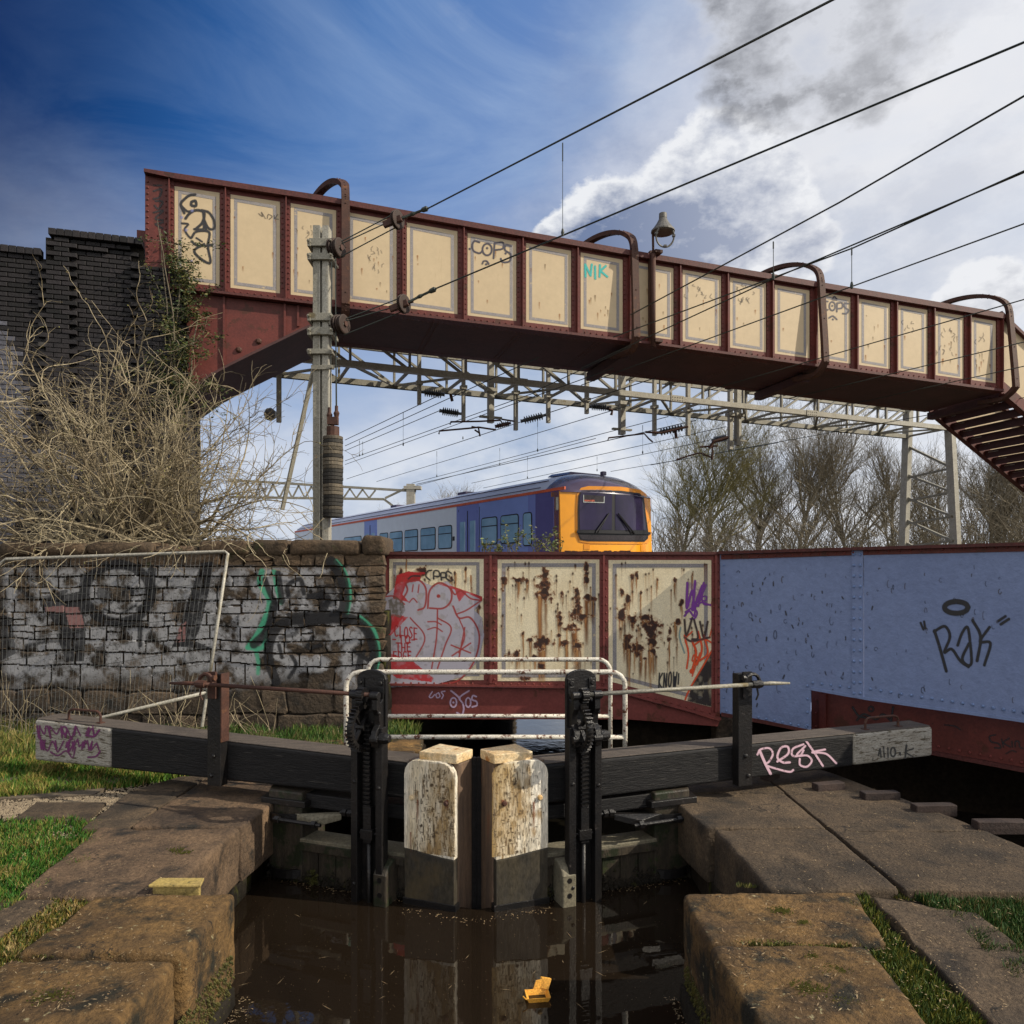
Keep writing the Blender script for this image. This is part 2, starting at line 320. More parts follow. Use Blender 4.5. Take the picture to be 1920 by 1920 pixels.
TURF=mat('turf',(.030,.042,.012),(.045,.040,.018),3,.95,.8,c3=(.05,.038,.022),t3=.6,s3=1.5)
GRAV=mat('gravel_path',(.16,.125,.085),(.10,.078,.055),12,.95,1.,bscale=50)
STONE=mat('rubble_stone',(.115,.082,.053),(.046,.036,.027),3,.9,1.,rnd=.5,c3=(.020,.018,.015),t3=.52,s3=3.2,w3=.14,bscale=18,bdist=.04,c4=(.05,.06,.02),t4=.68,s4=7)
STONEC=mat('brown_capping_stone',(.12,.078,.045),(.065,.048,.032),3,.9,1.,rnd=.2,c3=(.05,.05,.02),t3=.6,s3=3,bscale=12,bdist=.03)
MORT=mat('dark_mortar',(.040,.034,.027),(.022,.019,.015),6,.95,.8)
BRICK=mat('blue_engineering_brick',(.016,.013,.014),(.006,.0055,.007),3,.7,.8,rnd=.75,c3=(.050,.046,.042),t3=.61,s3=3.5,bscale=18)
BRICKW=mat('white_glazed_brick',(.13,.13,.16),(.07,.07,.085),5,.3,.2,rnd=.2,c3=(.06,.055,.05),t3=.6,s3=5)
BRICKR=mat('old_paving_brick',(.055,.035,.028),(.035,.025,.022),8,.85,.7,rnd=.2)
BARK=mat('pale_shrub_bark',(.40,.34,.22),(.14,.105,.062),1.6,.8,.2)
BARKD=mat('tree_bark',(.26,.22,.15),(.18,.155,.11),2,.9,.2)
BARKG=mat('olive_tree_bark',(.25,.22,.08),(.17,.15,.065),2,.9,.2)
LEAF=mat('leaf_green',(.075,.085,.022),(.035,.05,.016),8,.7,.1)
IRONG=mat('lamp_grey_iron',(.16,.15,.13),(.11,.105,.095),6,.5,.2)
WIRE=mat('weathered_copper_wire',(.045,.055,.045),None,6,.5,0)
PORC=mat('grey_porcelain',(.07,.075,.082),None,6,.2,0)
PORCR=mat('brown_porcelain',(.07,.022,.018),None,6,.25,0)
def glassy(name,c,rough=.03,spec=.8):
    m=mat(name,c,c,3,rough,0,spec=spec); return m
def blade_mat(name,cols):
    m=bpy.data.materials.new(name); m.use_nodes=True; n=m.node_tree; b=n.nodes['Principled BSDF']; at=n.nodes.new('ShaderNodeAttribute'); at.attribute_name='paint'
    n.links.new(at.outputs['Color'],b.inputs['Base Color']); b.inputs['Roughness'].default_value=.6; b.inputs['Specular IOR Level'].default_value=.25
    return m
GRASS=blade_mat('grass_blades',None)
def water_mat(name,c,rough=.03,bump=.06,sc=3.):
    m=bpy.data.materials.new(name); m.use_nodes=True; n=m.node_tree; b=n.nodes['Principled BSDF']
    b.inputs['Base Color'].default_value=(*c,1); b.inputs['Roughness'].default_value=rough; b.inputs['IOR'].default_value=1.33; b.inputs['Specular IOR Level'].default_value=.85
    t=n.nodes.new('ShaderNodeTexCoord'); x=n.nodes.new('ShaderNodeTexNoise'); x.inputs['Scale'].default_value=sc; x.inputs['Detail'].default_value=4; n.links.new(t.outputs['Object'],x.inputs[0])
    bn=n.nodes.new('ShaderNodeBump'); bn.inputs['Strength'].default_value=bump; bn.inputs['Distance'].default_value=.02; n.links.new(x.outputs[0],bn.inputs['Height']); n.links.new(bn.outputs[0],b.inputs['Normal'])
    return m
WATER=water_mat('murky_canal_water',(.014,.0095,.006),.02,.07,3.2); WATER2=water_mat('dark_canal_water',(.008,.007,.005),.05,.35,3.)
# ---------------------------------------------------------------- painting (real coats of paint and rust as thin sheets)
_LT=NR.rand(64,64)
def vn(x,y,s,seed=0):
    x=np.asarray(x)/s+seed*17.3; y=np.asarray(y)/s+seed*5.7; xi=np.floor(x).astype(int); yi=np.floor(y).astype(int); fx=x-xi; fy=y-yi
    fx=fx*fx*(3-2*fx); fy=fy*fy*(3-2*fy); g=lambda a,b:_LT[a%64,b%64]
    return (g(xi,yi)*(1-fx)+g(xi+1,yi)*fx)*(1-fy)+(g(xi,yi+1)*(1-fx)+g(xi+1,yi+1)*fx)*fy
def fbm(x,y,s,seed=0,o=4):
    t=0;a=.5
    for i in range(o): t=t+a*vn(x,y,s/2**i,seed+i); a/=2
    return t/(1-.5**o)
def smooth(pts,k=6,closed=False):
    P=[np.array(p,float) for p in pts]
    if len(P)<3: return P
    if closed: P=[P[-1]]+P+[P[0],P[1]]
    else: P=[2*P[0]-P[1]]+P+[2*P[-1]-P[-2]]
    out=[]
    for i in range(1,len(P)-2):
        a,b,c,d=P[i-1:i+3]
        for j in range(k):
            t=j/k; out.append(.5*((2*b)+(c-a)*t+(2*a-5*b+4*c-d)*t*t+(3*b-a-3*c+d)*t**3))
    out.append(P[-2]); return out
class Cv:
    def __init__(s,x0,y0,x1,y1,res=1.2):
        s.res=res; s.x=np.arange(x0,x1+res,res); s.y=np.arange(y0,y1+res,res); s.X,s.Y=np.meshgrid(s.x,s.y); s.c=np.zeros(s.X.shape+(3,)); s.a=np.zeros(s.X.shape)
    def put(s,m,col,sub=None):
        col=np.array(col,float); m=np.clip(m,0,1); c,a=(s.c,s.a) if sub is None else (s.c[sub],s.a[sub])
        na=m+a*(1-m); w=np.where(na>1e-4,m/np.maximum(na,1e-4),1.)[...,None]
        w=np.where((na<=1e-4)[...,None],1.,w); c[...]=c*(1-w)+col*w; a[...]=na
    def stroke(s,pts,w,col,al=1.,soft=1.,sm=True,closed=False,nzs=0.):
        P=smooth(pts,6,closed) if sm else [np.array(p,float) for p in pts]+([np.array(pts[0],float)] if closed else [])
        P=np.array(P); pad=w/2+4; i0=np.searchsorted(s.x,P[:,0].min()-pad); i1=np.searchsorted(s.x,P[:,0].max()+pad); j0=np.searchsorted(s.y,P[:,1].min()-pad); j1=np.searchsorted(s.y,P[:,1].max()+pad)
        if i1<=i0 or j1<=j0: return s
        sub=(slice(j0,j1),slice(i0,i1)); X=s.X[sub]; Y=s.Y[sub]; D=np.full(X.shape,1e9)
        if len(P)==1: D=np.hypot(X-P[0,0],Y-P[0,1])
        for a,b in zip(P[:-1],P[1:]):
            d=b-a; L=max(d.dot(d),1e-9); t=np.clip(((X-a[0])*d[0]+(Y-a[1])*d[1])/L,0,1); D=np.minimum(D,np.hypot(X-a[0]-t*d[0],Y-a[1]-t*d[1]))
        if nzs: D=D+(fbm(X,Y,6,3)-.5)*nzs
        m=np.clip((w/2-D)/soft+.5,0,1)*al; near=(D<w/2+3)
        sc_=s.c[sub]; sa=s.a[sub]; e=near&(sa<.01); sc_[e]=col; s.put(np.where(near,m,0),col,sub); 
        return s
    def inside(s,pts):
        m=np.zeros(s.X.shape,bool); n=len(pts)
        for i in range(n):
            (x1,y1),(x2,y2)=pts[i],pts[(i+1)%n]
            if y1==y2: continue
            c=((y1>s.Y)!=(y2>s.Y))&(s.X<(x2-x1)*(s.Y-y1)/(y2-y1)+x1); m^=c
        return m
    def fill(s,pts,col,al=1.,nz=0.,seed=0,ns=8,lo=.35,hi=.55,sm=False):
        if sm: pts=[tuple(p) for p in smooth(pts,5,True)]
        m=s.inside(pts).astype(float)*al
        if nz: m=m*(1-nz*np.clip((hi-fbm(s.X,s.Y,ns,seed))/(hi-lo),0,1))
        s.put(m,col); return s
    def emit(s,name,fn,parent,material=None,kind=None,keep=None,label=None):
        A=s.a>.04
        if keep is not None: A&=keep
        q=A[:-1,:-1]|A[1:,:-1]|A[:-1,1:]|A[1:,1:]
        if keep is not None: q&=keep[:-1,:-1]&keep[1:,:-1]&keep[:-1,1:]&keep[1:,1:]
        used=np.zeros(A.shape,bool); used[:-1,:-1]|=q; used[1:,:-1]|=q; used[:-1,1:]|=q; used[1:,1:]|=q
        idx=-np.ones(A.shape,int); idx[used]=np.arange(used.sum())
        if used.sum()==0: return None
        xs=s.X[used]; ys=s.Y[used]; o_=rootloc(parent)
        V=fn(xs,ys)-np.array(o_)
        jj,ii=np.nonzero(q); Fa=np.stack([idx[jj,ii],idx[jj+1,ii],idx[jj+1,ii+1],idx[jj,ii+1]],1)
        me=mesh_np(name,V,Fa); at=me.attributes.new('paint','FLOAT_COLOR','POINT'); c=np.concatenate([s.c[used],s.a[used][:,None]],1).astype(np.float32); at.data.foreach_set('color',c.ravel())
        me.materials.append(material or PAINT); o=bpy.data.objects.new(name,me); COL.objects.link(o); o.parent=parent
        return tag(o,label,None,None,kind)
def mesh_np(name,V,Fa):
    me=bpy.data.meshes.new(name); n=Fa.shape[1]; me.vertices.add(len(V)); me.vertices.foreach_set('co',np.asarray(V,np.float32).ravel())
    me.loops.add(Fa.size); me.loops.foreach_set('vertex_index',Fa.astype(np.int32).ravel()); me.polygons.add(len(Fa)); me.polygons.foreach_set('loop_start',np.arange(0,Fa.size,n,dtype=np.int32))
    me.update(calc_edges=True); return me
def onplane(pl,v):
    """vectorised pixel -> point on a plane, v proud of it"""
    o=pl.o+pl.n*v; k=o.dot(pl.n)
    def fn(xs,ys):
        rx=(xs-CX)/F; rz=(HY-ys)/F; t=k/(rx*pl.n.x+pl.n.y); return np.stack([rx*t,t,rz*t+EYE],1)
    return fn
def Z(sc,ox,oy):
    """coordinates read off an enlarged crop"""
    return lambda *p:[(ox+a/sc,oy+b/sc) for a,b in p]
def ell(cx,cy,rx,ry,n=14,a0=0,a1=360):
    return [(cx+rx*math.cos(math.radians(a0+(a1-a0)*i/n)),cy+ry*math.sin(math.radians(a0+(a1-a0)*i/n))) for i in range(n+1)]
# ================================================================ SETTING: terrain, banks, water
def flat(name,pts,z0,z1,m,**k):
    b=MB(); b.hexa([Vector((x,y,z0)) for x,y in pts],[Vector((x,y,z1)) for x,y in pts]); return build(name,b,m,**k)
flat('terrain',[(-700,-700),(700,-700),(700,1500),(-700,1500)],-3.2,-2.4,TURF,kind='structure')
LB=[(-1.86,-3),(-1.86,4.60),(-2.32,4.64),(-2.32,6.95),(-1.80,7.05),(-1.05,8.55),(-1.05,9.1),(-1.66,10.5),(-1.66,11.2),(-40,11.2),(-40,-3)]
RB=[(1.20,-3),(12,-3),(12,2.5),(4.6,3.7),(3.78,5.5),(3.5,6.67),(3.3,7.7),(3.0,8.25),(1.35,8.25),(1.35,7.3),(1.58,7.0),(1.58,6.05),(1.76,5.9),(1.76,4.75),(1.20,4.62)]
lbank=flat('canal_bank',LB,-2.6,-.06,SOIL,kind='structure')
rbank=flat('canal_bank',RB,-2.6,-.06,SOIL,kind='structure')
flat('water',[(-2.6,-3),(2.0,-3),(2.0,6.0),(1.7,6.67),(-.28,5.93),(-2.1,6.62),(-2.6,6.0)],-1.6,-.65,WATER,kind='structure')
flat('canal_bed',[(-12,5.5),(12,5.5),(12,60),(-12,60)],-2.39,-1.72,SOIL,kind='structure')
flat('water',[(-2.6,6.2),(4.2,6.2),(5.5,12),(9,60),(-14,60),(-5,12)],-1.7,-1.6,WATER2,kind='structure')
# land under and beyond the railway
flat('railway_embankment',[(-60,11.2),(-1.75,11.2),(.15,24.5),(-6,60),(-60,60)],-2.5,.45,GRAV,kind='structure')
flat('railway_embankment',[(1.35,11.1),(4.2,11.1),(7.5,9.2),(14,8.0),(60,8.0),(60,60),(6,60),(1.95,24.5)],-2.5,-.15,SOIL,kind='structure')
flat('railway_embankment',[(5.8,26),(60,20),(60,70),(7,70)],-.14,.45,TURF,kind='structure')
flat('towpath',[(3.8,3.9),(7.5,3.9),(14,8.0),(7.5,9.15),(4.2,11.0),(3.0,11.0),(3.45,7.6),(3.6,6.6)],-1.5,-1.15,SOIL,kind='structure')
# lock walls with their coping stones
lw=flat('lock_wall',[(-2.36,-3),(-1.82,-3),(-1.82,4.62),(-2.29,4.66),(-2.29,6.5),(-2.36,6.5)],-2.0,-.18,LOCKW,kind='structure')
rw=flat('lock_wall',[(1.15,-3),(1.75,-3),(1.75,6.5),(1.70,6.5),(1.70,4.79),(1.15,4.66)],-2.0,-.18,LOCKW,kind='structure')
def stone(c4,parent,m,z1=0.,z0=-.32,r=.06,n=(12,12,5),amp=.010,seed=0,name='coping_stone'):
    r=r*.42 if m is not SLAB else r*.4
    return build(name,rbox(c4,z0,z1,r,n,amp,seed),m,parent,smooth=True)
# left: two big near stones, then slabs of the recess
stone([(-2.62,3.95),(-1.73,3.95),(-1.73,4.69),(-2.60,4.64)],lw,COPEY,z1=.014,z0=-.55,r=.10,n=(44,36,14),amp=.015,seed=1)
stone([(-2.66,2.9),(-1.77,2.9),(-1.77,3.935),(-2.64,3.935)],lw,COPEY,z1=-.005,z0=-.55,r=.10,n=(44,44,14),amp=.017,seed=2)
stone([(-2.66,1.3),(-1.76,1.3),(-1.76,2.885),(-2.66,2.885)],lw,COPEY,z1=-.005,z0=-.55,r=.08,n=(14,14,5),amp=.012,seed=3)
stone([(-3.12,4.70),(-2.19,4.70),(-2.16,5.95),(-3.30,5.95)],lw,COPE,z0=-.45,r=.09,n=(40,44,10),amp=.015,seed=4)
stone([(-3.04,5.965),(-2.16,5.965),(-2.06,6.42),(-1.95,7.5),(-3.04,7.5)][:2]+[(-2.03,7.3),(-3.03,7.3)],lw,COPE,z0=-.45,r=.05,n=(34,38,6),amp=.009,seed=5)
stone([(-3.03,7.315),(-2.0,7.315),(-1.10,8.55),(-3.0,8.55)],lw,COPE,r=.04,seed=6,amp=.01)
stone([(-3.0,8.57),(-1.05,8.57),(-1.08,9.15),(-2.9,9.15)],lw,COPEY,r=.05,seed=7,amp=.015)
stone([(-3.42,5.92),(-3.055,5.95),(-3.05,6.95),(-3.55,6.95)],lw,SLAB,r=.03,seed=8,amp=.008,name='paving_slab')
stone([(-3.55,6.97),(-3.05,6.97),(-3.04,7.5),(-3.30,7.5)],lw,SLAB,r=.03,seed=9,amp=.008,name='paving_slab')
stone([(-4.15,6.2),(-3.52,6.2),(-3.62,6.68),(-4.25,6.68)],lw,SLAB,z1=-.02,r=.03,seed=10,amp=.008,name='paving_slab')
stone([(-3.3,3.6),(-2.93,3.4),(-2.86,4.66),(-3.2,4.68)],lw,SLAB,z1=-.02,r=.03,seed=12,amp=.010,name='paving_slab')
# right
stone([(1.08,4.075),(2.05,4.075),(2.19,4.75),(1.075,4.72)],rw,COPEY,z0=-.55,r=.10,n=(46,36,14),amp=.014,seed=21)
stone([(1.11,2.9),(1.82,2.9),(1.93,4.055),(1.06,4.06)],rw,COPEY,z1=.005,z0=-.55,r=.11,n=(44,44,14),amp=.016,seed=22)
stone([(1.08,1.3),(1.82,1.3),(1.82,2.885),(1.08,2.885)],rw,COPEY,z0=-.55,r=.08,n=(14,14,5),amp=.012,seed=23)
stone([(1.64,4.78),(2.49,4.78),(2.50,5.93),(1.60,5.93)],rw,SLAB,z0=-.5,r=.09,n=(40,44,10),amp=.012,seed=24)
stone([(1.55,5.945),(2.50,5.945),(2.515,6.88),(1.40,6.88)],rw,SLAB,z0=-.45,r=.06,n=(34,34,8),amp=.008,seed=25)
stone([(2.515,4.76),(3.95,4.70),(3.72,5.85),(2.52,5.85)],rw,SLAB,z0=-.3,r=.035,n=(40,30,4),amp=.010,seed=26,name='paving_slab')
stone([(2.52,5.86),(3.72,5.86),(3.48,6.88),(2.53,6.88)],rw,SLAB,z0=-.3,r=.025,n=(32,28,4),amp=.009,seed=27,name='paving_slab')
stone([(1.42,6.895),(2.52,6.895),(2.52,8.2),(1.40,8.2)],rw,SLAB,z0=-.3,r=.03,seed=28,amp=.009,name='paving_slab')
stone([(2.535,6.895),(3.46,6.895),(3.05,8.2),(2.54,8.2)],rw,SLAB,z0=-.3,r=.03,seed=29,amp=.009,name='paving_slab')
stone([(2.12,2.9),(2.72,2.7),(2.78,4.45),(2.26,4.70)],rw,SLAB,z1=-.01,z0=-.3,r=.045,n=(24,44,4),amp=.016,seed=30,name='paving_slab')
# rough faces of the lock walls below the coping
def face_stones(parent,p,q,z0,z1,rows,seed,proud=.05):
    rr=random.Random(seed); p=Vector((*p,0)); q=Vector((*q,0)); d=(q-p); L=d.length; d/=L; nn=Vector((d.y,-d.x,0)); dz=(z1-z0)/rows
    for r_ in range(rows):
        a=0.
        while a<L-.05:
            w=min(rr.uniform(.45,.8),L-a)
            if L-a-w<.2: w=L-a
            A=p+d*(a+.008); B=p+d*(a+w-.008); pr=nn*(proud+rr.uniform(-.02,.02))
            build('stone',rbox([A-nn*.06,B-nn*.06,B+pr,A+pr],z0+dz*r_+.006,z0+dz*(r_+1)-.006,.03,(6,4,4),.016,rr.random()*50),LOCKW,parent,smooth=True)
            a+=w
face_stones(lw,(-1.77,4.64),(-1.77,2.4),-.90,-.53,1,3,.045)
face_stones(rw,(1.10,2.4),(1.10,4.68),-.90,-.53,1,4,.035)
face_stones(lw,(-2.27,6.35),(-2.27,4.72),-.90,-.42,2,5)
face_stones(rw,(1.64,4.80),(1.66,6.3),-.90,-.42,2,6)
face_stones(lw,(-1.78,4.72),(-2.27,4.74),-.90,-.50,1,7,.02)
face_stones(lw,(-1.02,9.1),(-1.02,8.5),-1.9,-.32,4,8,.03)
# raised foot bricks of the balance beam walk, set into the slabs
for (px,py,w,a) in [(1452,1462,.20,.9),(1560,1482,.30,.35),(1656,1500,.34,.12),(1757,1524,.36,.05),(1884,1556,.42,.02)]:
    g_=G(px,py); dx=Vector((math.cos(a*.7),math.sin(a*.7),0)); dy=Vector((-dx.y,dx.x,0)); b=rbox([g_-dx*w/2,g_+dx*w/2,g_+dx*w/2+dy*.10,g_-dx*w/2+dy*.10],-.04,.062,.012,(6,4,4),.004,px)
    build('brick',b,BRICKR,rw,smooth=False)
# gravel
gb=MB(); rr=random.Random(3)
for i in range(5200):
    k=rr.random()
    px=rr.uniform(-40,300); py=1498+rr.gauss(0,10)-(px-130)*.10+ (rr.random()-.5)*14
    if rr.random()<.25: px=rr.uniform(-60,250); py=rr.uniform(1475,1560)
    p=G(px,py); r_=rr.uniform(.006,.016); p.z=-.05
    a=rr.random()*6.28; vs=[p+Vector((math.cos(a)*r_,math.sin(a)*r_,0)),p+Vector((-math.sin(a)*r_,math.cos(a)*r_,0)),p+Vector((-math.cos(a)*r_,-math.sin(a)*r_,0)),p+Vector((math.sin(a)*r_,-math.cos(a)*r_,0)),p+Vector((0,0,r_*.8))]
    gb.add(vs,[(0,1,4),(1,2,4),(2,3,4),(3,0,4)])
PEB=mat('pale_pebbles',(.30,.24,.16),(.13,.10,.07),18,.9,.1)
build('gravel',gb,PEB,None,recalc=False,kind='stuff',label='pale gravel patch in the grass at left of the lock',cat='gravel')
flat('gravel_path',[(-8.5,6.2),(-3.9,6.95),(-3.9,7.6),(-9,7.4)],-.06,-.035,GRAV,kind='structure')
# litter of dry leaves on the stones
lb_=MB()
for i in range(2600):
    if rr.random()<.5: px,py=rr.uniform(0,420),rr.uniform(1560,1900)
    else: px,py=rr.uniform(1340,1900),rr.uniform(1470,1900)
    p=G(px,py,.004)
    if -1.78<p.x<1.10 or (p.x>-2.25 and p.x<1.65 and p.y>4.6) or p.x>3.9-(p.y-4.7)*.22: continue
    p.z=.012+rr.random()*.006; a=rr.random()*6.28; l=rr.uniform(.002,.007) if rr.random()<.8 else rr.uniform(.010,.022); w=rr.uniform(.0015,.004); u=Vector((math.cos(a),math.sin(a),rr.uniform(-.1,.3))); v=Vector((-u.y,u.x,0))
    lb_.add([p-u*l,p-v*w,p+u*l,p+v*w],[(0,1,2,3)])
DRY=mat('dry_leaf_litter',(.42,.33,.19),(.20,.11,.05),30,.8,0)
build('leaf_litter',lb_,DRY,None,recalc=False,kind='stuff',label='tiny dry leaves scattered on the coping stones',cat='leaf litter')
# scraps floating on the water
fb_=MB()
for i in range(420):
    px,py=rr.uniform(440,1290),rr.uniform(1690,1910); p=G(px,py,-.647); a=rr.random()*6.28; l=rr.uniform(.0015,.004) if rr.random()<.93 else rr.uniform(.02,.06); w=.0015
    u=Vector((math.cos(a),math.sin(a),0)); v=Vector((-u.y,u.x,0)); fb_.add([p-u*l,p-v*w,p+u*l,p+v*w],[(0,1,2,3)])
for i in range(900):   # scum gathered along the walls and gates
    k=rr.random(); t=rr.random()
    if k<.4: p=Vector((-1.70+abs(rr.gauss(0,.05)),rr.uniform(3.3,4.7),-.646))
    elif k<.7: p=Vector((1.05-abs(rr.gauss(0,.05)),rr.uniform(3.3,4.7),-.646))
    else: p=Vector((-2.0+t*3.5,5.90+abs(-2.0+t*3.5+.29)*.375-.03-abs(rr.gauss(0,.05)),-.646)); p.y-= .12 if abs(p.x+.29)<.6 else 0
    a=rr.random()*6.28; l=rr.uniform(.003,.012); w=l*.4; u=Vector((math.cos(a),math.sin(a),0)); v=Vector((-u.y,u.x,0)); fb_.add([p-u*l,p-v*w,p+u*l,p+v*w],[(0,1,2,3)])
build('floating_debris',fb_,DRY,None,recalc=False,kind='stuff',label='specks and twigs floating on the brown lock water',cat='debris')
# yellowed block wedged in the corner of the left coping
yb=thing('stone_block',(-2.15,4.72,0),'small yellow painted block wedged in the notch behind the left near coping stone','block')
b=MB(); b.hexa([Vector((x,y,-.3)) for x,y in ((-2.275,4.72),(-1.975,4.72),(-2.0,4.80),(-2.26,4.80))],[Vector((x,y,.035)) for x,y in ((-2.275,4.72),(-1.975,4.72),(-2.0,4.80),(-2.26,4.80))])
YEL=mat('faded_yellow_paint',(.45,.33,.10),(.33,.25,.10),6,.6,.5,c3=(.10,.09,.04),t3=.58,s3=9); build('block_body',b,YEL,yb,bevel=.008)
b=MB(); b.hexa([Vector((x,y,.038)) for x,y in ((-2.29,4.70),(-1.96,4.70),(-1.985,4.815),(-2.275,4.815))],[Vector((x,y,.055)) for x,y in ((-2.29,4.70),(-1.96,4.70),(-1.985,4.815),(-2.275,4.815))]); build('cover_plate',b,YEL,yb,bevel=.004)
# floating takeaway box, open
tb=thing('takeaway_box',G(1010,1868,-.65),'open yellow foam takeaway box floating on the water','takeaway box')
def tboxf(c,a):
    u=Vector((math.cos(a),math.sin(a),0)); v=Vector((-u.y,u.x,0)); return lambda x,y,z: c+u*x+v*y+Vector((0,0,z))
f=tboxf(G(1008,1872,-.65),.12)
FOAM=mat('yellow_foam',(.85,.42,.06),(.75,.36,.05),12,.5,.1); FOAM.node_tree.nodes['Principled BSDF'].inputs['Subsurface Weight'].default_value=.0
b=MB(); q0=[(-.055,-.04),(.055,-.04),(.055,.04),(-.055,.04)]; q1=[(-.075,-.055),(.075,-.055),(.075,.055),(-.075,.055)]
vs=[f(x,y,-.012) for x,y in q0]+[f(x,y,.03) for x,y in q1]+[f(x*.94,y*.94,.03) for x,y in q1]+[f(x*.93,y*.93,-.006) for x,y in q0]
b.add(vs,[(0,3,2,1)]+[(i,(i+1)%4,4+(i+1)%4,4+i) for i in range(4)]+[(4+i,4+(i+1)%4,8+(i+1)%4,8+i) for i in range(4)]+[(8+i,8+(i+1)%4,12+(i+1)%4,12+i) for i in range(4)]+[(12,13,14,15)])
b.tube([f(-.075,-.055,.03),f(-.085,-.058,.036),f(-.10,-.05,.048)],.004,4)
build('tray',b,FOAM,tb)
b=MB(); l0=[f(.03,.05,.033),f(.075,.03,.032),f(.10,.055,.085),f(.04,.075,.088)]; dl=Vector((.004,.006,0)); nrm=Vector((-.01,.012,.004)); b.hexa(l0,[p+nrm for p in l0]); b.hexa([f(-.02,.052,.03),f(.075,.052,.03),f(.075,.06,.03),f(-.02,.06,.03)],[f(.0,.07,.075),f(.085,.07,.085),f(.085,.076,.085),f(.0,.076,.075)]); build('lid',b,FOAM,tb,bevel=.003)

# ================================================================ LOCK GATES
def gate(side):
    sg=-1 if side=='L' else 1
    M0=Vector((-.33,5.94,0)) if sg<0 else Vector((-.252,5.94,0)); e=Vector((.936*sg,.351,0)); nv=Vector((.351*sg,-.936,0))
    g=lambda u,v,z: M0+e*u+nv*v+Vector((0,0,z))
    lab={'L':'left lock gate with black balance beam ending in white paint and purple scrawl','R':'right lock gate with black balance beam carrying a pink graffiti tag'}[side]
    T=thing('lock_gate',M0+e*1.75,lab,'lock gate','pair of mitred lock gates')
    zt=(.455,.530) if sg<0 else (.445,.455); zb=(.165,.11) if sg<0 else (.125,.155)
    def bz(u,t): return t[0]+(t[1]-t[0])*(u-.5)/4.4
    def seg(u0,u1,top=0.,vd=-.29): 
        m=MB(); N=6
        a=[g(u0,.0,bz(u0,zb)),g(u0,.0,bz(u0,zt)),g(u0,vd,bz(u0,zt)+.01),g(u0,vd,bz(u0,zb))]; b=[g(u1,.0,bz(u1,zb)),g(u1,.0,bz(u1,zt)),g(u1,vd,bz(u1,zt)+.01),g(u1,vd,bz(u1,zb))]
        return m.hexa(a,b)
    bm_=build('balance_beam',seg(.42,3.83),BLACKW,T,bevel=.022,seg=3)
    we=build('white_beam_end',seg(3.833,4.88),WHITEE,T,bevel=.03,seg=3)
    m=MB(); m.hexa([g(.44,-.015,bz(.44,zt)+.004),g(4.86,-.015,bz(4.86,zt)+.004),g(4.86,-.275,bz(4.86,zt)+.012),g(.44,-.275,bz(.44,zt)+.012)],[g(.44,-.02,bz(.44,zt)+.012),g(4.86,-.02,bz(4.86,zt)+.012),g(4.86,-.27,bz(4.86,zt)+.02),g(.44,-.27,bz(.44,zt)+.02)]); build('pale_beam_top',m,WOODT,T,bevel=.004)
    h0=4.08; z_=bz(4.3,zt)+.01
    m=MB(); m.tube([g(h0,-.10,z_)]+[g(h0,-.10,z_+.07),g(h0+.015,-.10,z_+.10),g(h0+.05,-.10,z_+.115),g(h0+.38,-.10,z_+.115),g(h0+.42,-.10,z_+.10),g(h0+.435,-.10,z_+.07),g(h0+.435,-.10,z_)],.0125,8)
    m.box(h0-.03,h0+.03,-.13,-.07,z_-.005,z_+.01,g); m.box(h0+.405,h0+.465,-.13,-.07,z_-.005,z_+.01,g); build('handle',m,RUSTB,T,smooth=False)
    # mitre post with cap and painted board
    pv=[(.095,.02),(.062,-.17),(.10,-.27),(.50,-.27),(.545,.02)]
    m=MB(); m.hexa([g(a,b,-1.5) for a,b in pv],[g(a,b,.50) for a,b in pv]); build('mitre_post',m,TIMBR,T,bevel=.008)
    m=MB(); m.hexa([g(a,b,-1.2) for a,b in ((.03,-.155),(.018,-.175),(.05,-.20),(.06,-.16))],[g(a,b,.515) for a,b in ((.03,-.155),(.018,-.175),(.05,-.20),(.06,-.16))]); build('dark_gap_strip',m,BLACKW,T)  # black colour stands in for the shade in the mitre gap
    cp=[(.095,.055),(.055,-.175),(.40,-.26),(.43,.055)]
    m=MB(); m.hexa([g(a,b,.505) for a,b in cp],[g(a,b,.582) for a,b in cp]); build('post_cap',m,CAPP,T,bevel=.008)
    m=MB(); L=[(.10,-.22),(.548,-.22 if sg<0 else -.20)]
    top=[(.548,.40)]+[(.548-.115*(1-math.cos(t)),.40+.12*math.sin(t)) for t in (.4,.8,1.2,1.57)]+[(.10+.13*(1-math.cos(t)),.39+.13*math.sin(t)) for t in (1.57,1.2,.8,.4)]+[(.10,.39)]
    prof=[(.10,-.245)]+[(.25,-.235),(.40,-.215),(.548,-.20)]+top
    m.hexa([g(a,.022,z) for a,z in prof],[g(a,.092,z) for a,z in prof]); wb=build('painted_board',m,WHITEW,T,bevel=.006)
    pr2=[(.103,-1.2),(.546,-1.2),(.546,-.204),(.40,-.219),(.25,-.239),(.103,-.249)]
    m=MB(); m.hexa([g(a,.022,z) for a,z in pr2],[g(a,.088,z) for a,z in pr2]); build('tarred_board',m,TARR,T,bevel=.005)
    m=MB(); m.box(.085,.56,.018,.095,-1.0,-.60,g); build('waterline_board',m,BLACKM,T,bevel=.004)
    for (a,z) in ((.17,.20),(.475,.215)):
        m=MB(); m.lathe(g(a,.085,z),g(a,.115,z),[(0,.022),(.6,.022),(1,.014)],10); build('bolt',m,RUSTB if a<.3 else CAPP,T)
    # rust runs under the outer bolt and weathering on the board
    # heel post, collar and anchors
    hp=[(1.58,.03),(1.93,.03),(2.0,-.10),(1.93,-.32),(1.58,-.32)]
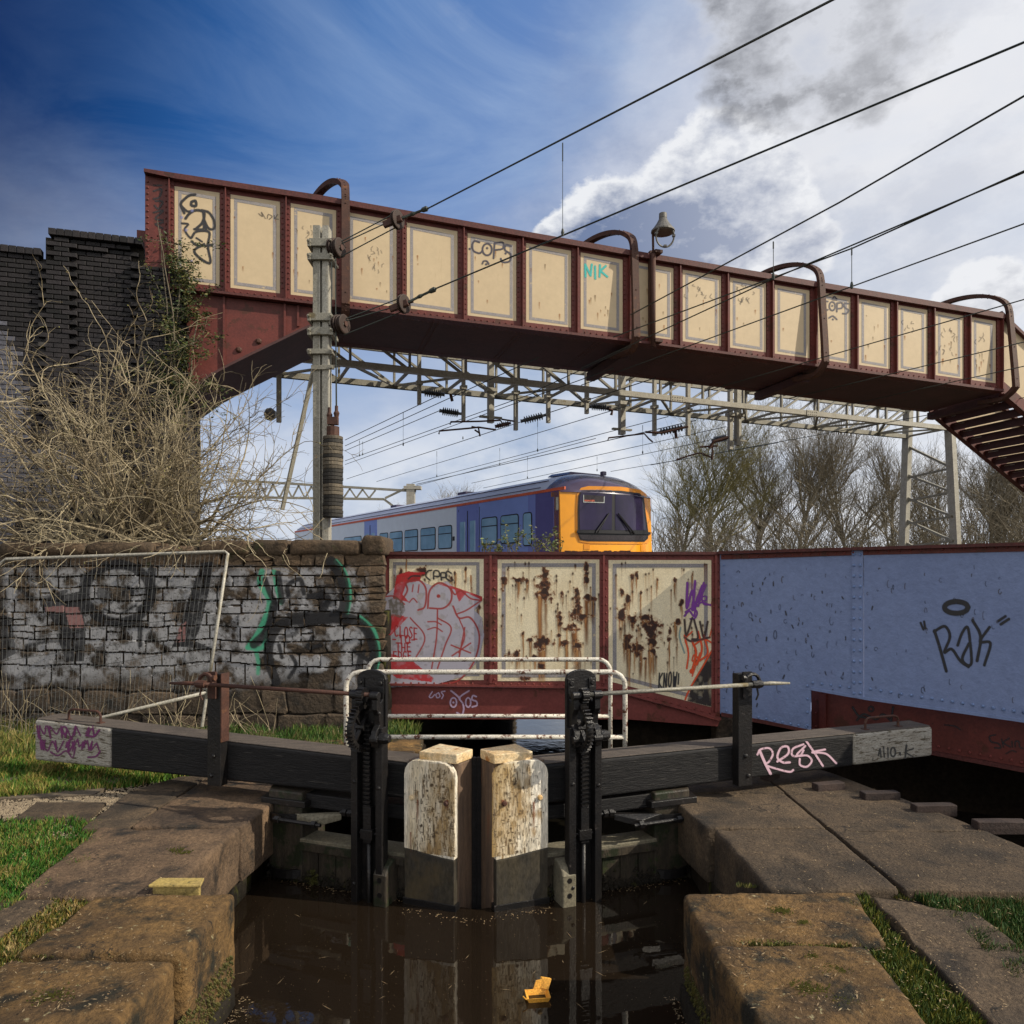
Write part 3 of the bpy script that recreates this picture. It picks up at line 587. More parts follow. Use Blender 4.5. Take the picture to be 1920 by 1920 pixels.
    m=MB(); m.hexa([g(a,b,-1.5) for a,b in hp],[g(a,b,.12) for a,b in hp]); build('heel_post',m,TIMB,T,bevel=.015)
    m=MB(); m.hexa([g(a,b,.0) for a,b in ((1.53,.06),(1.99,.06),(2.04,-.12),(1.96,-.36),(1.53,-.36))],[g(a,b,.055) for a,b in ((1.53,.06),(1.99,.06),(2.04,-.12),(1.96,-.36),(1.53,-.36))]); build('post_shoe',m,BLACKM,T,bevel=.006)
    for zc,rv in ((-.13,.27),(-.62,.24)):
        c=(1.76,-.13); m=MB(); A=[];B=[]
        for i in range(17):
            t=math.radians(-20+ i*220/16) if True else 0
            A.append((c[0]+rv*math.cos(t),c[1]+rv*.93*math.sin(t))); B.append((c[0]+(rv-.02)*math.cos(t),c[1]+(rv-.02)*.93*math.sin(t)))
        # strap round the outer side of the post
        vs=[];fs=[]
        for (a,b) in zip(A,B):
            vs+= [g(a[0],a[1],zc),g(a[0],a[1],zc+.075),g(b[0],b[1],zc+.075),g(b[0],b[1],zc)]
        for i in range(len(A)-1):
            for k in range(4): fs.append((i*4+k,i*4+(k+1)%4,i*4+4+(k+1)%4,i*4+4+k))
        fs+=[(0,1,2,3),tuple(len(vs)-4+k for k in (3,2,1,0))]; m.add(vs,fs); build('collar_strap',m,BLACKM,T)
    m=MB(); m.hexa([g(1.62,.07,-.12),g(1.42,.09,-.14),g(1.20,-.0,-.08),g(1.24,-.06,-.07)],[g(1.62,.07,-.05),g(1.42,.09,-.08),g(1.20,-.0,-.03),g(1.24,-.06,-.03)]); build('anchor_plate',m,RAILT if sg<0 else BLACKM,T,bevel=.004)
    for a0,a1 in (((1.78,.16,-.085),(1.32,.13,-.10)),((1.22,-.02,-.02),(1.06,-.02,-.02))):
        m=MB(); m.tube([g(*a0),g(*a1)],.017,8); pa=g(*a0); pb=g(*a1); dd=(pb-pa).normalized(); m.lathe(pb-dd*.085,pb-dd*.045,[(0,.032),(1,.032)],6); m.lathe(pa+dd*.02,pa+dd*.06,[(0,.032),(1,.032)],6); build('anchor_bolt',m,BLACKM,T)
    # rails and planks
    m=MB(); m.box(.55,1.60,-.20,.035,-.345,-.272,g); build('mid_rail',m,RAILT,T,bevel=.008)
    m=MB(); m.box(.55,1.60,.035,.05,-.37,-.30,g); build('rail_facing',m,TIMB,T,bevel=.004)
    m=MB(); m.box(.5,1.6,-.27,-.03,-.02,.10,g); build('top_rail',m,BLACKW,T,bevel=.01)
    u=.55; i=0; rr=random.Random(5+sg)
    while u<1.60:
        w=min(.175,1.60-u); m=MB(); m.box(u+.004,u+w-.004,-.12,.012+rr.uniform(0,.01),-1.4,-.347,g); build('plank',m,TIMB,T,bevel=.004); u+=w
    # mossy waterline growth
    m=MB()
    for k in range(420):
        a=rr.uniform(.56,1.95); z=-.66+abs(rr.gauss(0,.05)); p=g(a,.03+rr.random()*.02 if a<1.6 else .045,z); s_=rr.uniform(.008,.022)
        m.add([p+Vector((-s_,0,0)),p+Vector((s_,0,s_*.5)),p+nv*s_+Vector((0,0,s_*.2)),p+Vector((0,0,s_*1.5))],[(0,1,3),(0,2,1),(0,3,2),(1,2,3)])
    build('moss',m,LOCKW,T,kind='stuff',recalc=False)
    # foot block with two holes
    m=MB(); bp=[(-.66,.02),(-.66,.22),(-.40,.22),(-.335,.17),(-.31,.10),(-.31,.02)]
    a0,a1=(.64,.76) if sg<0 else (.62,.74)
    m.hexa([g(a0,b,z) for z,b in bp],[g(a1,b,z) for z,b in bp]); fb=build('foot_block',m,RAILT if sg>0 else TIMB,T,bevel=.012)
    m=MB()
    for z in (-.44,-.56): m.lathe(g((a0+a1)/2,.216,z),g((a0+a1)/2,.2215,z),[(0,.022),(1,.022)],12)
    build('bolt_hole',m,BLACKM,fb)
    # -------- paddle stand
    c=.825; S=lambda u,v,z: g(c+u*sg,v,z)        # u: outward
    def sm(mb,name,mt,par=T,**k): return build(name,mb,mt,par,**k)
    m=MB(); pr=[(-.135,-.9),(.135,-.9),(.135,1.16)]+[(.135*math.cos(t),1.16+.075*math.sin(t)) for t in (.5,.9,1.25,1.57,1.9,2.25,2.65)]+[(-.135,1.16)]
    m.hexa([S(a,.10,z) for a,z in pr],[S(a,.135,z) for a,z in pr]); st=sm(m,'paddle_stand',BLACKM,bevel=.004)
    for a in (-.145,.085):
        m=MB(); m.box(a,a+.06,.136,.215,-.92,.78,S); build('side_channel',m,BLACKM,st,bevel=.004)
    for a in (-.12,.068):        # bearing brackets
        m=MB(); q_=[(.15,1.10),(.15,1.0),(.19,.98),(.225,1.06),(.245,1.03),(.245,.93),(.21,.88),(.20,.80),(.25,.76),(.27,.70),(.25,.63),(.15,.60),(.137,.60),(.137,1.10)]
        m.hexa([S(a,v,z) for v,z in q_],[S(a+.05,v,z) for v,z in q_]); build('bearing_bracket',m,BLACKM,st,bevel=.004)
        m=MB(); m.lathe(S(a+.025,.136,1.13),S(a+.025,.165,1.13),[(0,.022),(1,.018)],8); m.box(a-.005,a+.055,.136,.149,1.04,1.165,S); build('bracket_foot',m,BLACKM,st,bevel=.003)
        for zz_,rr_ in ((1.04,.034),(.69,.036)): m=MB(); m.lathe(S(a-.012,.235,zz_),S(a+.062,.235,zz_),[(0,rr_),(1,rr_)],12); build('bearing_boss',m,BLACKM,st,bevel=.004)
    def gearw(cz,cv,r,teeth,w,nm,rim=.8):
        m=MB(); N=teeth*2; A=[];
        for side_ in (-w/2,w/2):
            pass
        # rim ring
        ro,ri=r*.90,r*.74 if r>.08 else .012
        vs=[];fs=[];K=teeth*2
        for i in range(K):
            t=2*math.pi*i/K
            for (rad,ww) in ((ro,-w/2),(ro,w/2),(ri,w/2),(ri,-w/2)): vs.append(S(ww,cv+rad*math.cos(t),cz+rad*math.sin(t)))
        for i in range(K):
            j=(i+1)%K
            for k in range(4): fs.append((i*4+k,i*4+(k+1)%4,j*4+(k+1)%4,j*4+k))
        m.add(vs,fs)
        for i in range(teeth):
            t=2*math.pi*i/teeth; dt=.9*math.pi/teeth/2
            q0=[(ro*.98,t-dt*1.1),(ro*.98,t+dt*1.1),(r*1.03,t+dt*.6),(r*1.03,t-dt*.6)]
            m.hexa([S(-w/2,cv+a*math.cos(b),cz+a*math.sin(b)) for a,b in q0],[S(w/2,cv+a*math.cos(b),cz+a*math.sin(b)) for a,b in q0])
        if r>.08:
            for i in range(4):
                t=math.pi/4+i*math.pi/2; m.beam(S(0,cv+.02*math.cos(t),cz+.02*math.sin(t)),S(0,cv+ri*math.cos(t),cz+ri*math.sin(t)),.018,.03,e)
            m.lathe(S(-w*.7,cv,cz),S(w*.7,cv,cz),[(0,.035),(1,.035)],10)
        return build(nm,m,BLACKM,st)
    go=-.045
    S_=S
    S=lambda u,v,z: g(c+(u+go)*sg,v,z); gearw(.78,.215,.195,34,.05,'gear_wheel'); S=lambda u,v,z: g(c+(u+go*.6)*sg,v,z); gearw(1.04,.235,.062,12,.055,'pinion'); S=S_
    # rack: toothed bar, square bar, rod
    ru=.0
    m=MB(); m.box(ru-.028,ru+.010,.14,.185,.10,.80,S); k=0; z=.13
    while z<.80: m.hexa([S(ru-.028,.186,z),S(ru+.030,.186,z),S(ru+.030,.186,z+.022),S(ru-.028,.186,z+.022)],[S(ru-.028,.212,z+.006),S(ru+.030,.212,z+.006),S(ru+.030,.212,z+.016),S(ru-.028,.212,z+.016)]); z+=.036
    build('rack',m,BLACKM,st)
    m=MB(); m.box(ru-.035,ru+.035,.138,.205,-.16,.13,S); m.box(ru-.055,ru+.055,.137,.22,-.13,-.05,S); m.tube([S(ru-.08,.18,-.09),S(ru+.08,.18,-.09)],.013,6); build('rack_bar',m,BLACKM,st,bevel=.003)
    m=MB(); m.tube([S(ru,.17,-.15),S(ru,.17,-.95)],.02,8); build('paddle_rod',m,BLACKM,st,smooth=True)
    for a,z in ((-.115,.33),(.115,.30),(-.115,-.5),(.115,.9)):
        m=MB(); m.rivet(S(a,.214,z),nv,.018,8); build('bolt_head',m,BLACKM,st)
    m=MB(); m.lathe(S(.13,.21,.70),S(.215,.21,.70),[(0,.045),(.6,.045),(1,.03)],10); build('axle_end',m,BLACKM,st,bevel=.004)
    # spindle out to its support post on the beam
    us=2.49; zs=1.045
    m=MB(); m.tube([g(.76,.235,zs),g(us-.1,.235,zs)],.0175,10); q_=[g(us-.1,.235,zs),g(us+.13,.235,zs),g(us+.14,.235,zs),g(us+.36,.235,zs-.01)]; m.tube(q_,[.0175,.0175,.02,.010],8)
    build('winding_spindle',m,STEEL if sg>0 else RUSTB,T,smooth=True)
    zp=bz(us,zb)-.03
    m=MB(); m.box(us-.085,us+.065,.002,.095,zp,1.12,g); sp_=build('spindle_post',m,BLACKM,T,bevel=.006)
    if sg<0:
        m=MB(); m.box(us-.10,us-.087,-.0,.10,bz(us,zt)+.02,1.125,g); build('lit_side_plate',m,RUSTB,sp_)  # added reddish plate: the post's lit right side put into colour
    m=MB(); m.box(us-.05,us+.04,.096,.12,.90,1.14,g); m.tube([g(us-.055,.17,1.02)]+[g(us-.01+.075*math.cos(t),.19,1.055+.075*math.sin(t)) for t in [math.pi*(1-k/8) for k in range(9)]]+[g(us+.07,.17,1.0)],.017,6); m.lathe(g(us-.05,.235,zs),g(us+.05,.235,zs),[(0,.034),(1,.034)],10)
    m.lathe(g(us-.085,.19,1.10),g(us-.115,.19,1.10),[(0,.02),(1,.025)],8); m.tube([g(us+.02,.21,1.02),g(us+.03,.22,.95),g(us+.01,.215,.90)],.009,5)
    build('ratchet_catch',m,RUSTB if sg<0 else BLACKM,sp_)
    for a,z in ((us-.01,.38),(us+.02,.20)):
        m=MB(); m.rivet(g(a,.096,z),nv,.022,8); build('bolt_head',m,BLACKM,sp_)
    return T,g,M0,e,nv,bm_,we,wb
GL=gate('L'); GR_=gate('R')
class GP(Pl):
    pass
def gpl(G_):
    T,g,M0,e,nv=G_[:5]; a=M0; b=M0+e*5; return Pl((a.x,a.y),(b.x,b.y))
PLg,PRg=gpl(GL),gpl(GR_)
# ---------------- footbridge over the tail of the lock with two white railings
wk=thing('walkway',(-.25,7.5,-.1),'narrow timber walkway crossing behind the lock gates','walkway')
m=MB()
for i in range(16):
    x=-1.75+i*.19; m=MB(); m.box(x,x+.175,6.98,8.12,-.11,-.06); build('plank',m,BLACKW,wk,bevel=.004)
for y in (7.05,7.95):
    m=MB(); m.box(-1.9,1.45,y,y+.1,-.27,-.115); build('beam',m,BLACKW,wk)
for (Y,lab) in ((7.0,'nearer white tubular railing with rust flecks, just behind the lock gates'),(8.05,'farther white tubular railing with rust flecks, behind the nearer one')):
    rl=thing('railing',(-.25,Y,-.08),lab,'railing','white railings over the lock'); x0,x1=-1.555,1.06; r_=.024
    cr=.13; zt=1.1
    path=[(x0,Y,-.06),(x0,Y,zt-cr)]+[(x0+cr*(1-math.cos(t)),Y,zt-cr+cr*math.sin(t)) for t in (.4,.8,1.2)]+[(x0+cr,Y,zt),(x1-cr,Y,zt)]+[(x1-cr*(1-math.cos(t)),Y,zt-cr+cr*math.sin(t)) for t in (1.2,.8,.4)]+[(x1,Y,zt-cr),(x1,Y,-.06)]
    m=MB(); m.tube(path,r_,10); build('hoop',m,RAILW,rl,smooth=True)
    m=MB(); m.tube([(x0,Y,.49),(x1,Y,.49)],r_*.9,10); build('mid_bar',m,RAILW,rl,smooth=True)
    for x in (x0,x1):
        m=MB(); m.box(x-.05,x+.05,Y-.05,Y+.05,-.062,-.05); build('foot_plate',m,RAILW,rl)
# ================================================================ RAILWAY BRIDGE (low girder over the canal)
GPl=Pl((-6,10.4),(2.86,10.4)); WPl=Pl((2.86,10.4),(5.31,7.74))
RBt=thing('railway_bridge',(1.5,10.6,-.3),'low riveted railway bridge over the canal, rust-holed cream panels and a blue wing','bridge')
def plate(name,pl,pts,v0,v1,m,parent=RBt,**k):
    b=MB(); b.hexa([pl.at(x,y,v0) if False else pl.P(*_sz(pl,x,y,v1,v0)) for x,y in pts],[pl.at(x,y,v1) for x,y in pts]); return build(name,b,m,parent,**k)
def _sz(pl,x,y,vref,v):
    a,z=pl.sz(x,y,vref); return a,v,z
plate('web',GPl,[(716,1040),(1352,1040),(1350,1349),(1135,1290),(716,1284)],-.03,0,REDB)
plate('lower_web',GPl,[(716,1286),(1137,1292),(1350,1352),(1345,1362),(1180,1349),(716,1348)],-.10,-.03,REDB)
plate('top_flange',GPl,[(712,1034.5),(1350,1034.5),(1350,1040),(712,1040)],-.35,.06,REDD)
plate('bottom_flange',GPl,[(716,1281.5),(1135,1287.5),(1352,1346),(1352,1351),(1134,1291.5),(716,1285.5)],.0,.045,REDB)
for xs in ((907,933),(1124,1141),(1334,1352)):
    yb=lambda x:1281 if x<1136 else 1281+(x-1136)*.262
    plate('stiffener',GPl,[(xs[0],1041),(xs[1],1041),(xs[1],yb(xs[1])),(xs[0],yb(xs[0]))],.0,.012,REDB)
    xm=(xs[0]+xs[1])/2; plate('stiffener_rib',GPl,[(xm-2,1041),(xm+2,1041),(xm+2,yb(xm)),(xm-2,yb(xm))],.012,.055,REDB)
P1=plate('cream_panel',GPl,[(730,1048),(907,1048),(907,1275),(730,1275)],.0,.005,CREAMG)
P2=plate('cream_panel',GPl,[(933,1049),(1124,1049),(1124,1277),(933,1277)],.0,.005,CREAMG)
P3=plate('cream_panel',GPl,[(1141,1050),(1334,1050),(1334,1326),(1283,1313),(1141,1277)],.0,.005,CREAMG)
def lining(pl,pts,w,v,m,parent,name='painted_lining'):
    """closed line of even width just inside a polygon"""
    n=len(pts); P=[Vector((x,y,0)) for x,y in pts]; inn=[]
    for i in range(n):
        a,b,c=P[i-1],P[i],P[(i+1)%n]; d1=(b-a).normalized(); d2=(c-b).normalized(); n1=Vector((-d1.y,d1.x,0)); n2=Vector((-d2.y,d2.x,0)); q_=(n1+n2); q_=q_/max(q_.dot(n1),.3); inn.append(b+q_*w)
    b=MB(); vo=[pl.at(p.x,p.y,v) for p in P]; vi=[pl.at(p.x,p.y,v) for p in inn]; b.add(vo+vi,[(i,(i+1)%n,n+(i+1)%n,n+i) for i in range(n)])
    return build(name,b,m,parent,recalc=False)
lining(GPl,[(737,1054),(899,1054),(899,1268),(737,1268)],6,.008,GREYL,RBt)
lining(GPl,[(941,1056),(1117,1056),(1117,1270),(941,1270)],7,.008,GREYL,RBt)
lining(GPl,[(1149,1057),(1327,1057),(1327,1316),(1284,1305),(1149,1270)],7,.008,GREYL,RBt)
# blue wing
plate('blue_web',WPl,[(1350,1037),(1618.5,1027),(1618.5,1310),(1520,1292),(1520,1371),(1430,1352),(1350,1338)],-.02,0,BLUE)
plate('blue_web',WPl,[(1620,1027),(2900,992),(2900,1545),(1920,1352),(1620,1310)],-.02,.003,BLUE)
plate('cover_strip',WPl,[(1597,1031),(1618,1030),(1618,1311),(1597,1306)],.0,.016,BLUE)
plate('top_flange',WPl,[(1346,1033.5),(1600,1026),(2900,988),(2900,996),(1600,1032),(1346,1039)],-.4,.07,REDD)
plate('red_lip',WPl,[(1352,1040),(1600,1032),(2900,994),(2900,1012),(1600,1041),(1352,1049)],.0,.013,RED)
plate('bottom_lip',WPl,[(1352,1336),(1430,1350),(1520,1369),(1520,1375),(1430,1357),(1352,1343)],-.14,.012,REDD)
plate('bottom_lip',WPl,[(1520,1289),(1620,1307),(1920,1349),(2080,1379),(2080,1384),(1920,1355),(1620,1312),(1520,1294)],-.14,.008,BLUE)
WP2=Pl(tuple((WPl.o-WPl.n*.30)[:2]),tuple((WPl.o-WPl.n*.30+WPl.d*5)[:2]))
plate('lower_web',WP2,[(1500,1270),(1620,1290),(1920,1335),(2900,1530),(2900,1640),(1920,1441),(1760,1411),(1500,1366)],-.03,0,RED)
plate('lower_flange',WP2,[(1500,1366),(1760,1411),(2120,1478),(2120,1487),(1760,1418),(1500,1372)],-.2,.06,REDD)
plate('end_stiffener',WP2,[(1536,1300),(1548,1302),(1548,1374),(1536,1372)],.0,.05,RED)
# rivets (many small studs: one mesh)
rv=MB()
def rrow(pl,x0,y0,x1,y1,step,v=.012,r=.016,mb=None):
    mb=mb or rv
    n=max(1,int(math.hypot(x1-x0,y1-y0)/step)); 
    for i in range(n+1): mb.rivet(pl.at(x0+(x1-x0)*i/n,y0+(y1-y0)*i/n,v),pl.n,r)
rvB=MB()
rrow(GPl,728,1280,1130,1284,14,.004+.004); rrow(GPl,1144,1288,1345,1340,14,.008); rrow(GPl,726,1044,1348,1044,12,.004,.013)
for x in (913,927,1129,1136.5,1339,1348): rrow(GPl,x,1056,x,1274 if x<1140 else 1318,15.5,.012)
for x in (1601,1613): rrow(WPl,x,1040,x,1300,20,.016,.020,rvB)
rrow(WPl,1356,1045,1600,1036,15.5,.013,.015); rrow(WPl,1626,1035,2070,1020,20,.013,.016)
rrow(WPl,1362,1333,1512,1363,14,.004,.018,rvB); rrow(WPl,1514,1360,1514,1286,20,.004,.018,rvB); rrow(WPl,1524,1280,1592,1289,14,.004,.018,rvB); rrow(WPl,1632,1292,1920,1336,19,.007,.019,rvB); rrow(WPl,1920,1336,2070,1366,19,.007,.019,rvB)
rrow(WP2,1760,1400,2110,1466,19,.004,.017); rrow(WP2,1530,1312,1530,1362,18,.004,.015)
rrow(WPl,1357,1060,1357,1325,16,.004,.014,rvB)
BLUER=mat('blue_rivet_paint',(.20,.29,.52),(.16,.24,.44),20,.45,.2); build('blue_rivets',rvB,BLUER,RBt,kind='stuff',recalc=False)
build('rivets',rv,REDB,RBt,kind='stuff',recalc=False)
# deck and ballast behind the girder
dk=flat('bridge_deck',[(-4,10.5),(2.8,10.5),(3.25,10.8),(5.80,8.02),(8.4,5.2),(16,6),(16,23.6),(-4,23.6)],-0.+.10,.24,MORT,parent=RBt)
flat('ballast',[(-4,10.8),(3.3,10.95),(5.95,8.1),(8.6,5.4),(15.8,6.4),(15.8,23.4),(-4,23.4)],.245,.5,GRAV,parent=RBt)
for x,y in ((3.02,10.75),):
    m=MB(); m.hexa(*[[Vector((x+a,y+b,z)) for a,b in ((-.11,-.12),(.13,-.12),(.13,.2),(-.11,.2))] for z in (-1.8,-.02)]); build('stone_pier',m,STONE,RBt,bevel=.03)
# ---------------- paint and rust on the girder
z7=Z(2.743,700,1020)
RUSTC=(.070,.026,.012); RUSTO=(.30,.115,.030); DARK=(.016,.009,.007)
def rustwork(cv,spots,seed,plane,parent):
    rr=random.Random(seed)
    for (x,y,rx,ry,L) in spots:
        (x,y),=z7((x,y)); rx/=2.743; ry/=2.743; L/=2.743
        k=fbm(cv.X,cv.Y,7,seed+int(x))
        for t in range(4):
            xo=x+rr.uniform(-.75,.75)*rx; ww=max(.8,rx*rr.uniform(.10,.30)); LL=L*rr.uniform(.5,1.25)
            fall=np.clip((cv.Y-y)/max(LL,1),0,1); wig=(fbm(cv.Y+xo*7,cv.Y*0,14,seed)-.5)*3
            m=np.exp(-((cv.X-xo-wig)/ww)**2)*(cv.Y>y)*(1-fall)**.55; cv.put(m*.92,((.11,.040,.016),(.34,.13,.035),(.20,.075,.022),(.45,.24,.09))[t])
        halo=np.clip(1.25-np.hypot((cv.X-x)/(rx*1.25),(cv.Y-y)/(ry*1.2))-(k-.5)*2.6,0,1); cv.put(halo*.45,(.40,.18,.05))
        kk_=fbm(cv.X,cv.Y,5,seed+int(x)+3); d=np.hypot((cv.X-x)/rx,(cv.Y-y)/ry)+(k-.5)*2.4+(kk_-.5)*1.3; cv.put(np.clip((1.-d)*9,0,1),(.115,.040,.018)); cv.put(np.clip((.70-d)*9,0,1)*.95,(.030,.014,.010))
        e=np.exp(-((d-1.10)/.07)**2)*(vn(cv.X,cv.Y,3,seed+3)>.5)*(cv.Y>y-ry*.3); cv.put(e*.8,(.74,.66,.50)); e=np.exp(-((d-1.0)/.05)**2); cv.put(e*.6,(.16,.06,.025))
    for i in range(60):
        x=rr.uniform(cv.x[2],cv.x[-3]); y=rr.uniform(cv.y[2],cv.y[-40]); L=rr.uniform(8,60); ww=rr.uniform(.6,1.5)
        fall=np.clip((cv.Y-y)/L,0,1); cv.put(np.exp(-((cv.X-x)/ww)**2)*(cv.Y>y)*(1-fall)*rr.uniform(.3,.85),rr.choice([RUSTO,(.14,.055,.025),(.42,.24,.10)]))
        cv.put(np.clip(1.2-np.hypot(cv.X-x,(cv.Y-y)/1.6)/rr.uniform(1,2.4),0,1),(.05,.022,.014))
cv=Cv(934,1050,1126,1279,.9)
rustwork(cv,[(880,160,22,30,60),(880,240,34,55,430),(745,185,24,10,110),(790,190,10,10,90),(668,190,12,34,80),(1095,130,12,34,20),(1092,185,12,26,60),(1045,265,14,24,20),(1048,340,26,42,60),(1110,275,30,14,210),(1080,370,34,16,60),(960,385,15,24,110),(1020,430,34,16,250),(870,505,36,30,200),(985,510,20,14,190),(1050,525,18,20,170),(830,580,16,10,90),(700,565,24,14,60),(740,560,16,16,110),(810,490,12,9,150),(970,250,8,20,110),(770,455,8,12,150),(860,630,18,14,80),(955,470,10,10,120),(1060,700,14,10,20),(780,690,30,10,10)],11,GPl,P2)
cv.emit('rust_holes',onplane(GPl,.0095),RBt,RUSTP,kind='stuff')
cv=Cv(1142,1051,1333,1325,.9)
rustwork(cv,[(1280,360,20,34,170),(1335,390,22,24,60),(1425,440,42,56,30),(1435,500,28,20,270),(1395,380,30,14,40),(1305,510,22,34,210),(1360,545,24,34,190),(1440,560,14,18,170),(1400,590,8,6,130),(1525,440,10,22,30),(1520,495,10,14,190),(1585,300,10,20,90),(1330,175,8,16,150),(1355,160,8,22,100),(1560,400,16,14,130),(1310,280,10,20,110),(1640,160,6,10,90),(1550,190,6,16,120),(1375,250,5,10,120),(1460,180,5,10,90),(1280,245,10,14,40)],23,GPl,P3)
mk=cv.Y<np.where(cv.X<1283,1277+(cv.X-1141)*.25,1313+(cv.X-1283)*.255)
PUR=(.20,.045,.30); ORA=(.75,.085,.02)
for pts,w in (([(1615,200),(1612,330),(1640,240),(1650,330)],4.4),([(1655,190),(1650,260),(1640,340),(1665,300),(1700,200)],4.),([(1690,215),(1660,300),(1650,370),(1625,345),(1600,370)],3.6),([(1605,350),(1640,330),(1665,350),(1655,380),(1630,385)],3.),([(1735,315),(1690,300),(1665,320)],3.),([(1690,290),(1710,290),(1712,270),(1692,275),(1700,310),(1735,312)],2.6),([(1710,210),(1680,290),(1672,320)],3.2)):
    cv.stroke(z7(*pts),w,PUR)
cv.fill(z7((1610,200),(1650,190),(1715,215),(1690,290),(1625,330)),PUR,.35,1,seed=4,ns=5)
for pts,w in (([(1600,470),(1620,560),(1612,640)],3.),([(1640,500),(1660,560),(1640,650)],4.2),([(1670,450),(1690,540),(1665,620)],3.6),([(1700,470),(1720,560),(1680,600)],3.4),([(1650,520),(1700,490),(1760,520)],3.),([(1620,540),(1605,490),(1640,450)],2.4),([(1655,600),(1640,600),(1650,570),(1670,590),(1655,620)],2.4),([(1680,560),(1640,680)],2.2),([(1740,300),(1745,400),(1730,480)],2.)):
    cv.stroke(z7(*pts),w,ORA)
cv.stroke(z7((1638,655)),9,ORA)
for pts,w in (([(1600,390),(1610,470),(1640,380)],4.),([(1650,390),(1670,480),(1640,490)],4.),([(1680,400),(1700,480),(1720,400)],4.),([(1600,480),(1640,500),(1730,480)],4.)): cv.stroke(z7(*pts),w,(.055,.035,.035),.85)
cv.stroke(z7((1580,430),(1575,480),(1600,560)),3,(.22,.36,.36),.7)
cv.fill(z7((1600,860),(1640,720),(1730,560),(1800,470),(1800,860)),(.035,.027,.026),.93,.5,seed=9,ns=11)
cv.stroke(z7((1590,850),(1620,760),(1700,620),(1780,480)),3,ORA)
KN={'K':[[(0,0),(0,1)],[(.6,0),(0,.55),(.65,1)]],'N':[[(0,1),(0,0)],[(0,0),(.55,1)],[(.55,1),(.55,0)]],'O':[ell(.3,.5,.3,.5)],'W':[[(0,0),(.15,1)],[(.15,1),(.35,.3)],[(.35,.3),(.5,1)],[(.5,1),(.7,0)]],'!':[[(.1,0),(.1,.7)],[(.1,.95),(.1,1)]],
 'C':[ell(.32,.5,.32,.5,12,-50,-310)],'l':[[(.1,0),(.1,1)]],'L':[[(0,0),(0,1)],[(0,1),(.5,1)]],'S':[[(.5,.08),(.25,0),(.05,.2),(.3,.5),(.5,.75),(.25,1),(0,.9)]],'E':[[(.5,0),(0,0)],[(0,0),(0,1)],[(0,1),(.5,1)],[(0,.5),(.4,.5)]],
 'T':[[(0,0),(.6,0)],[(.3,0),(.3,1)]],'H':[[(0,0),(0,1)],[(.5,0),(.5,1)],[(0,.5),(.5,.5)]],'D':[[(0,0),(0,1)],[(0,0),(.5,.25),(.5,.75),(0,1)]],'G':[ell(.32,.5,.32,.5,12,-50,-320)+[(.3,.6)]],'P':[[(0,1),(0,0)],[(0,0),(.5,.1),(.5,.4),(0,.5)]],'I':[[(.1,0),(.1,1)]],
 'R':[[(0,1),(0,0)],[(0,0),(.5,.1),(.5,.4),(0,.5)],[(.1,.5),(.55,1)]],'e':[[(0,.6),(.5,.55)],[(.5,.55),(.3,.25),(0,.6),(.2,1),(.5,.9)]],'-':[[(0,.5),(.4,.5)]],'k':[[(0,0),(0,1)],[(.45,.35),(0,.7),(.5,1)]],'i':[[(.1,.4),(.1,1)],[(.1,.15),(.1,.2)]],'n':[[(0,1),(0,.4)],[(0,.55),(.3,.4),(.4,.6),(.42,1)]],'A':[[(0,1),(.3,0)],[(.3,0),(.6,1)],[(.12,.65),(.48,.65)]]}
def word(cv,txt,x,y,w,h,lw,col,skew=0.,slope=0.,gap=.28,al=1.,jig=0.,seed=0):
    rr=random.Random(seed); n=len(txt); aw=w/n
    for i,ch in enumerate(txt):
        if ch==' ': continue
        jy=rr.uniform(-jig,jig)*h
        for s_ in KN[ch]:
            P=[(x+i*aw+a*aw*(1-gap)/.62*.9+skew*(1-b)*h,y+jy+b*h+slope*(i+a)*aw) for a,b in s_]; cv.stroke(P,lw,col,al,sm=len(P)>2)
(x0,y0),=z7((1468,660)); word(cv,'KNOW!',x0,y0,44,28,2.6,(.03,.03,.035),.05,.04,.3,.9,.06,2)
cv.emit('graffiti',onplane(GPl,.0105),RBt,RUSTP,kind='stuff',keep=mk)
# panel one: throw-up
cv=Cv(722,1048,934,1290,.9)
rustwork(cv,[(140,155,10,20,60),(250,140,18,24,30),(420,150,6,14,120),(475,130,5,8,110),(500,160,5,6,80),(400,180,6,10,40),(170,80,3,4,90),(540,320,8,12,60)],31,GPl,P1)
LIL=(.40,.38,.44); RDS=(.42,.018,.022)
cv.fill(z7((60,270),(130,200),(200,185),(250,190),(300,215),(380,190),(420,230),(500,250),(560,290),(520,340),(560,380),(570,470),(545,590),(470,680),(330,720),(60,740)),LIL,.96,.35,seed=6,ns=14,lo=.3,hi=.42)
cv.fill(z7((120,160),(180,140),(250,150),(240,190),(170,200),(150,260),(185,300),(100,280)),RDS,.95,.2,seed=2)
cv.fill(z7((265,195),(400,215),(560,270),(560,290),(480,250),(440,300),(420,235),(330,205)),RDS,.9,.3,seed=3)
cv.fill(z7((62,440),(110,370),(180,375),(90,470),(70,500)),RDS,.95,.3,seed=4)
cv.fill(z7((50,520),(80,560),(200,600),(310,690),(300,710),(120,690),(60,640)),RDS,.95,.3,seed=5)
cv.fill(z7((60,380),(100,360),(160,370),(120,420),(60,470)),RDS,.95,.3,seed=5)
LN=(.30,.035,.030)
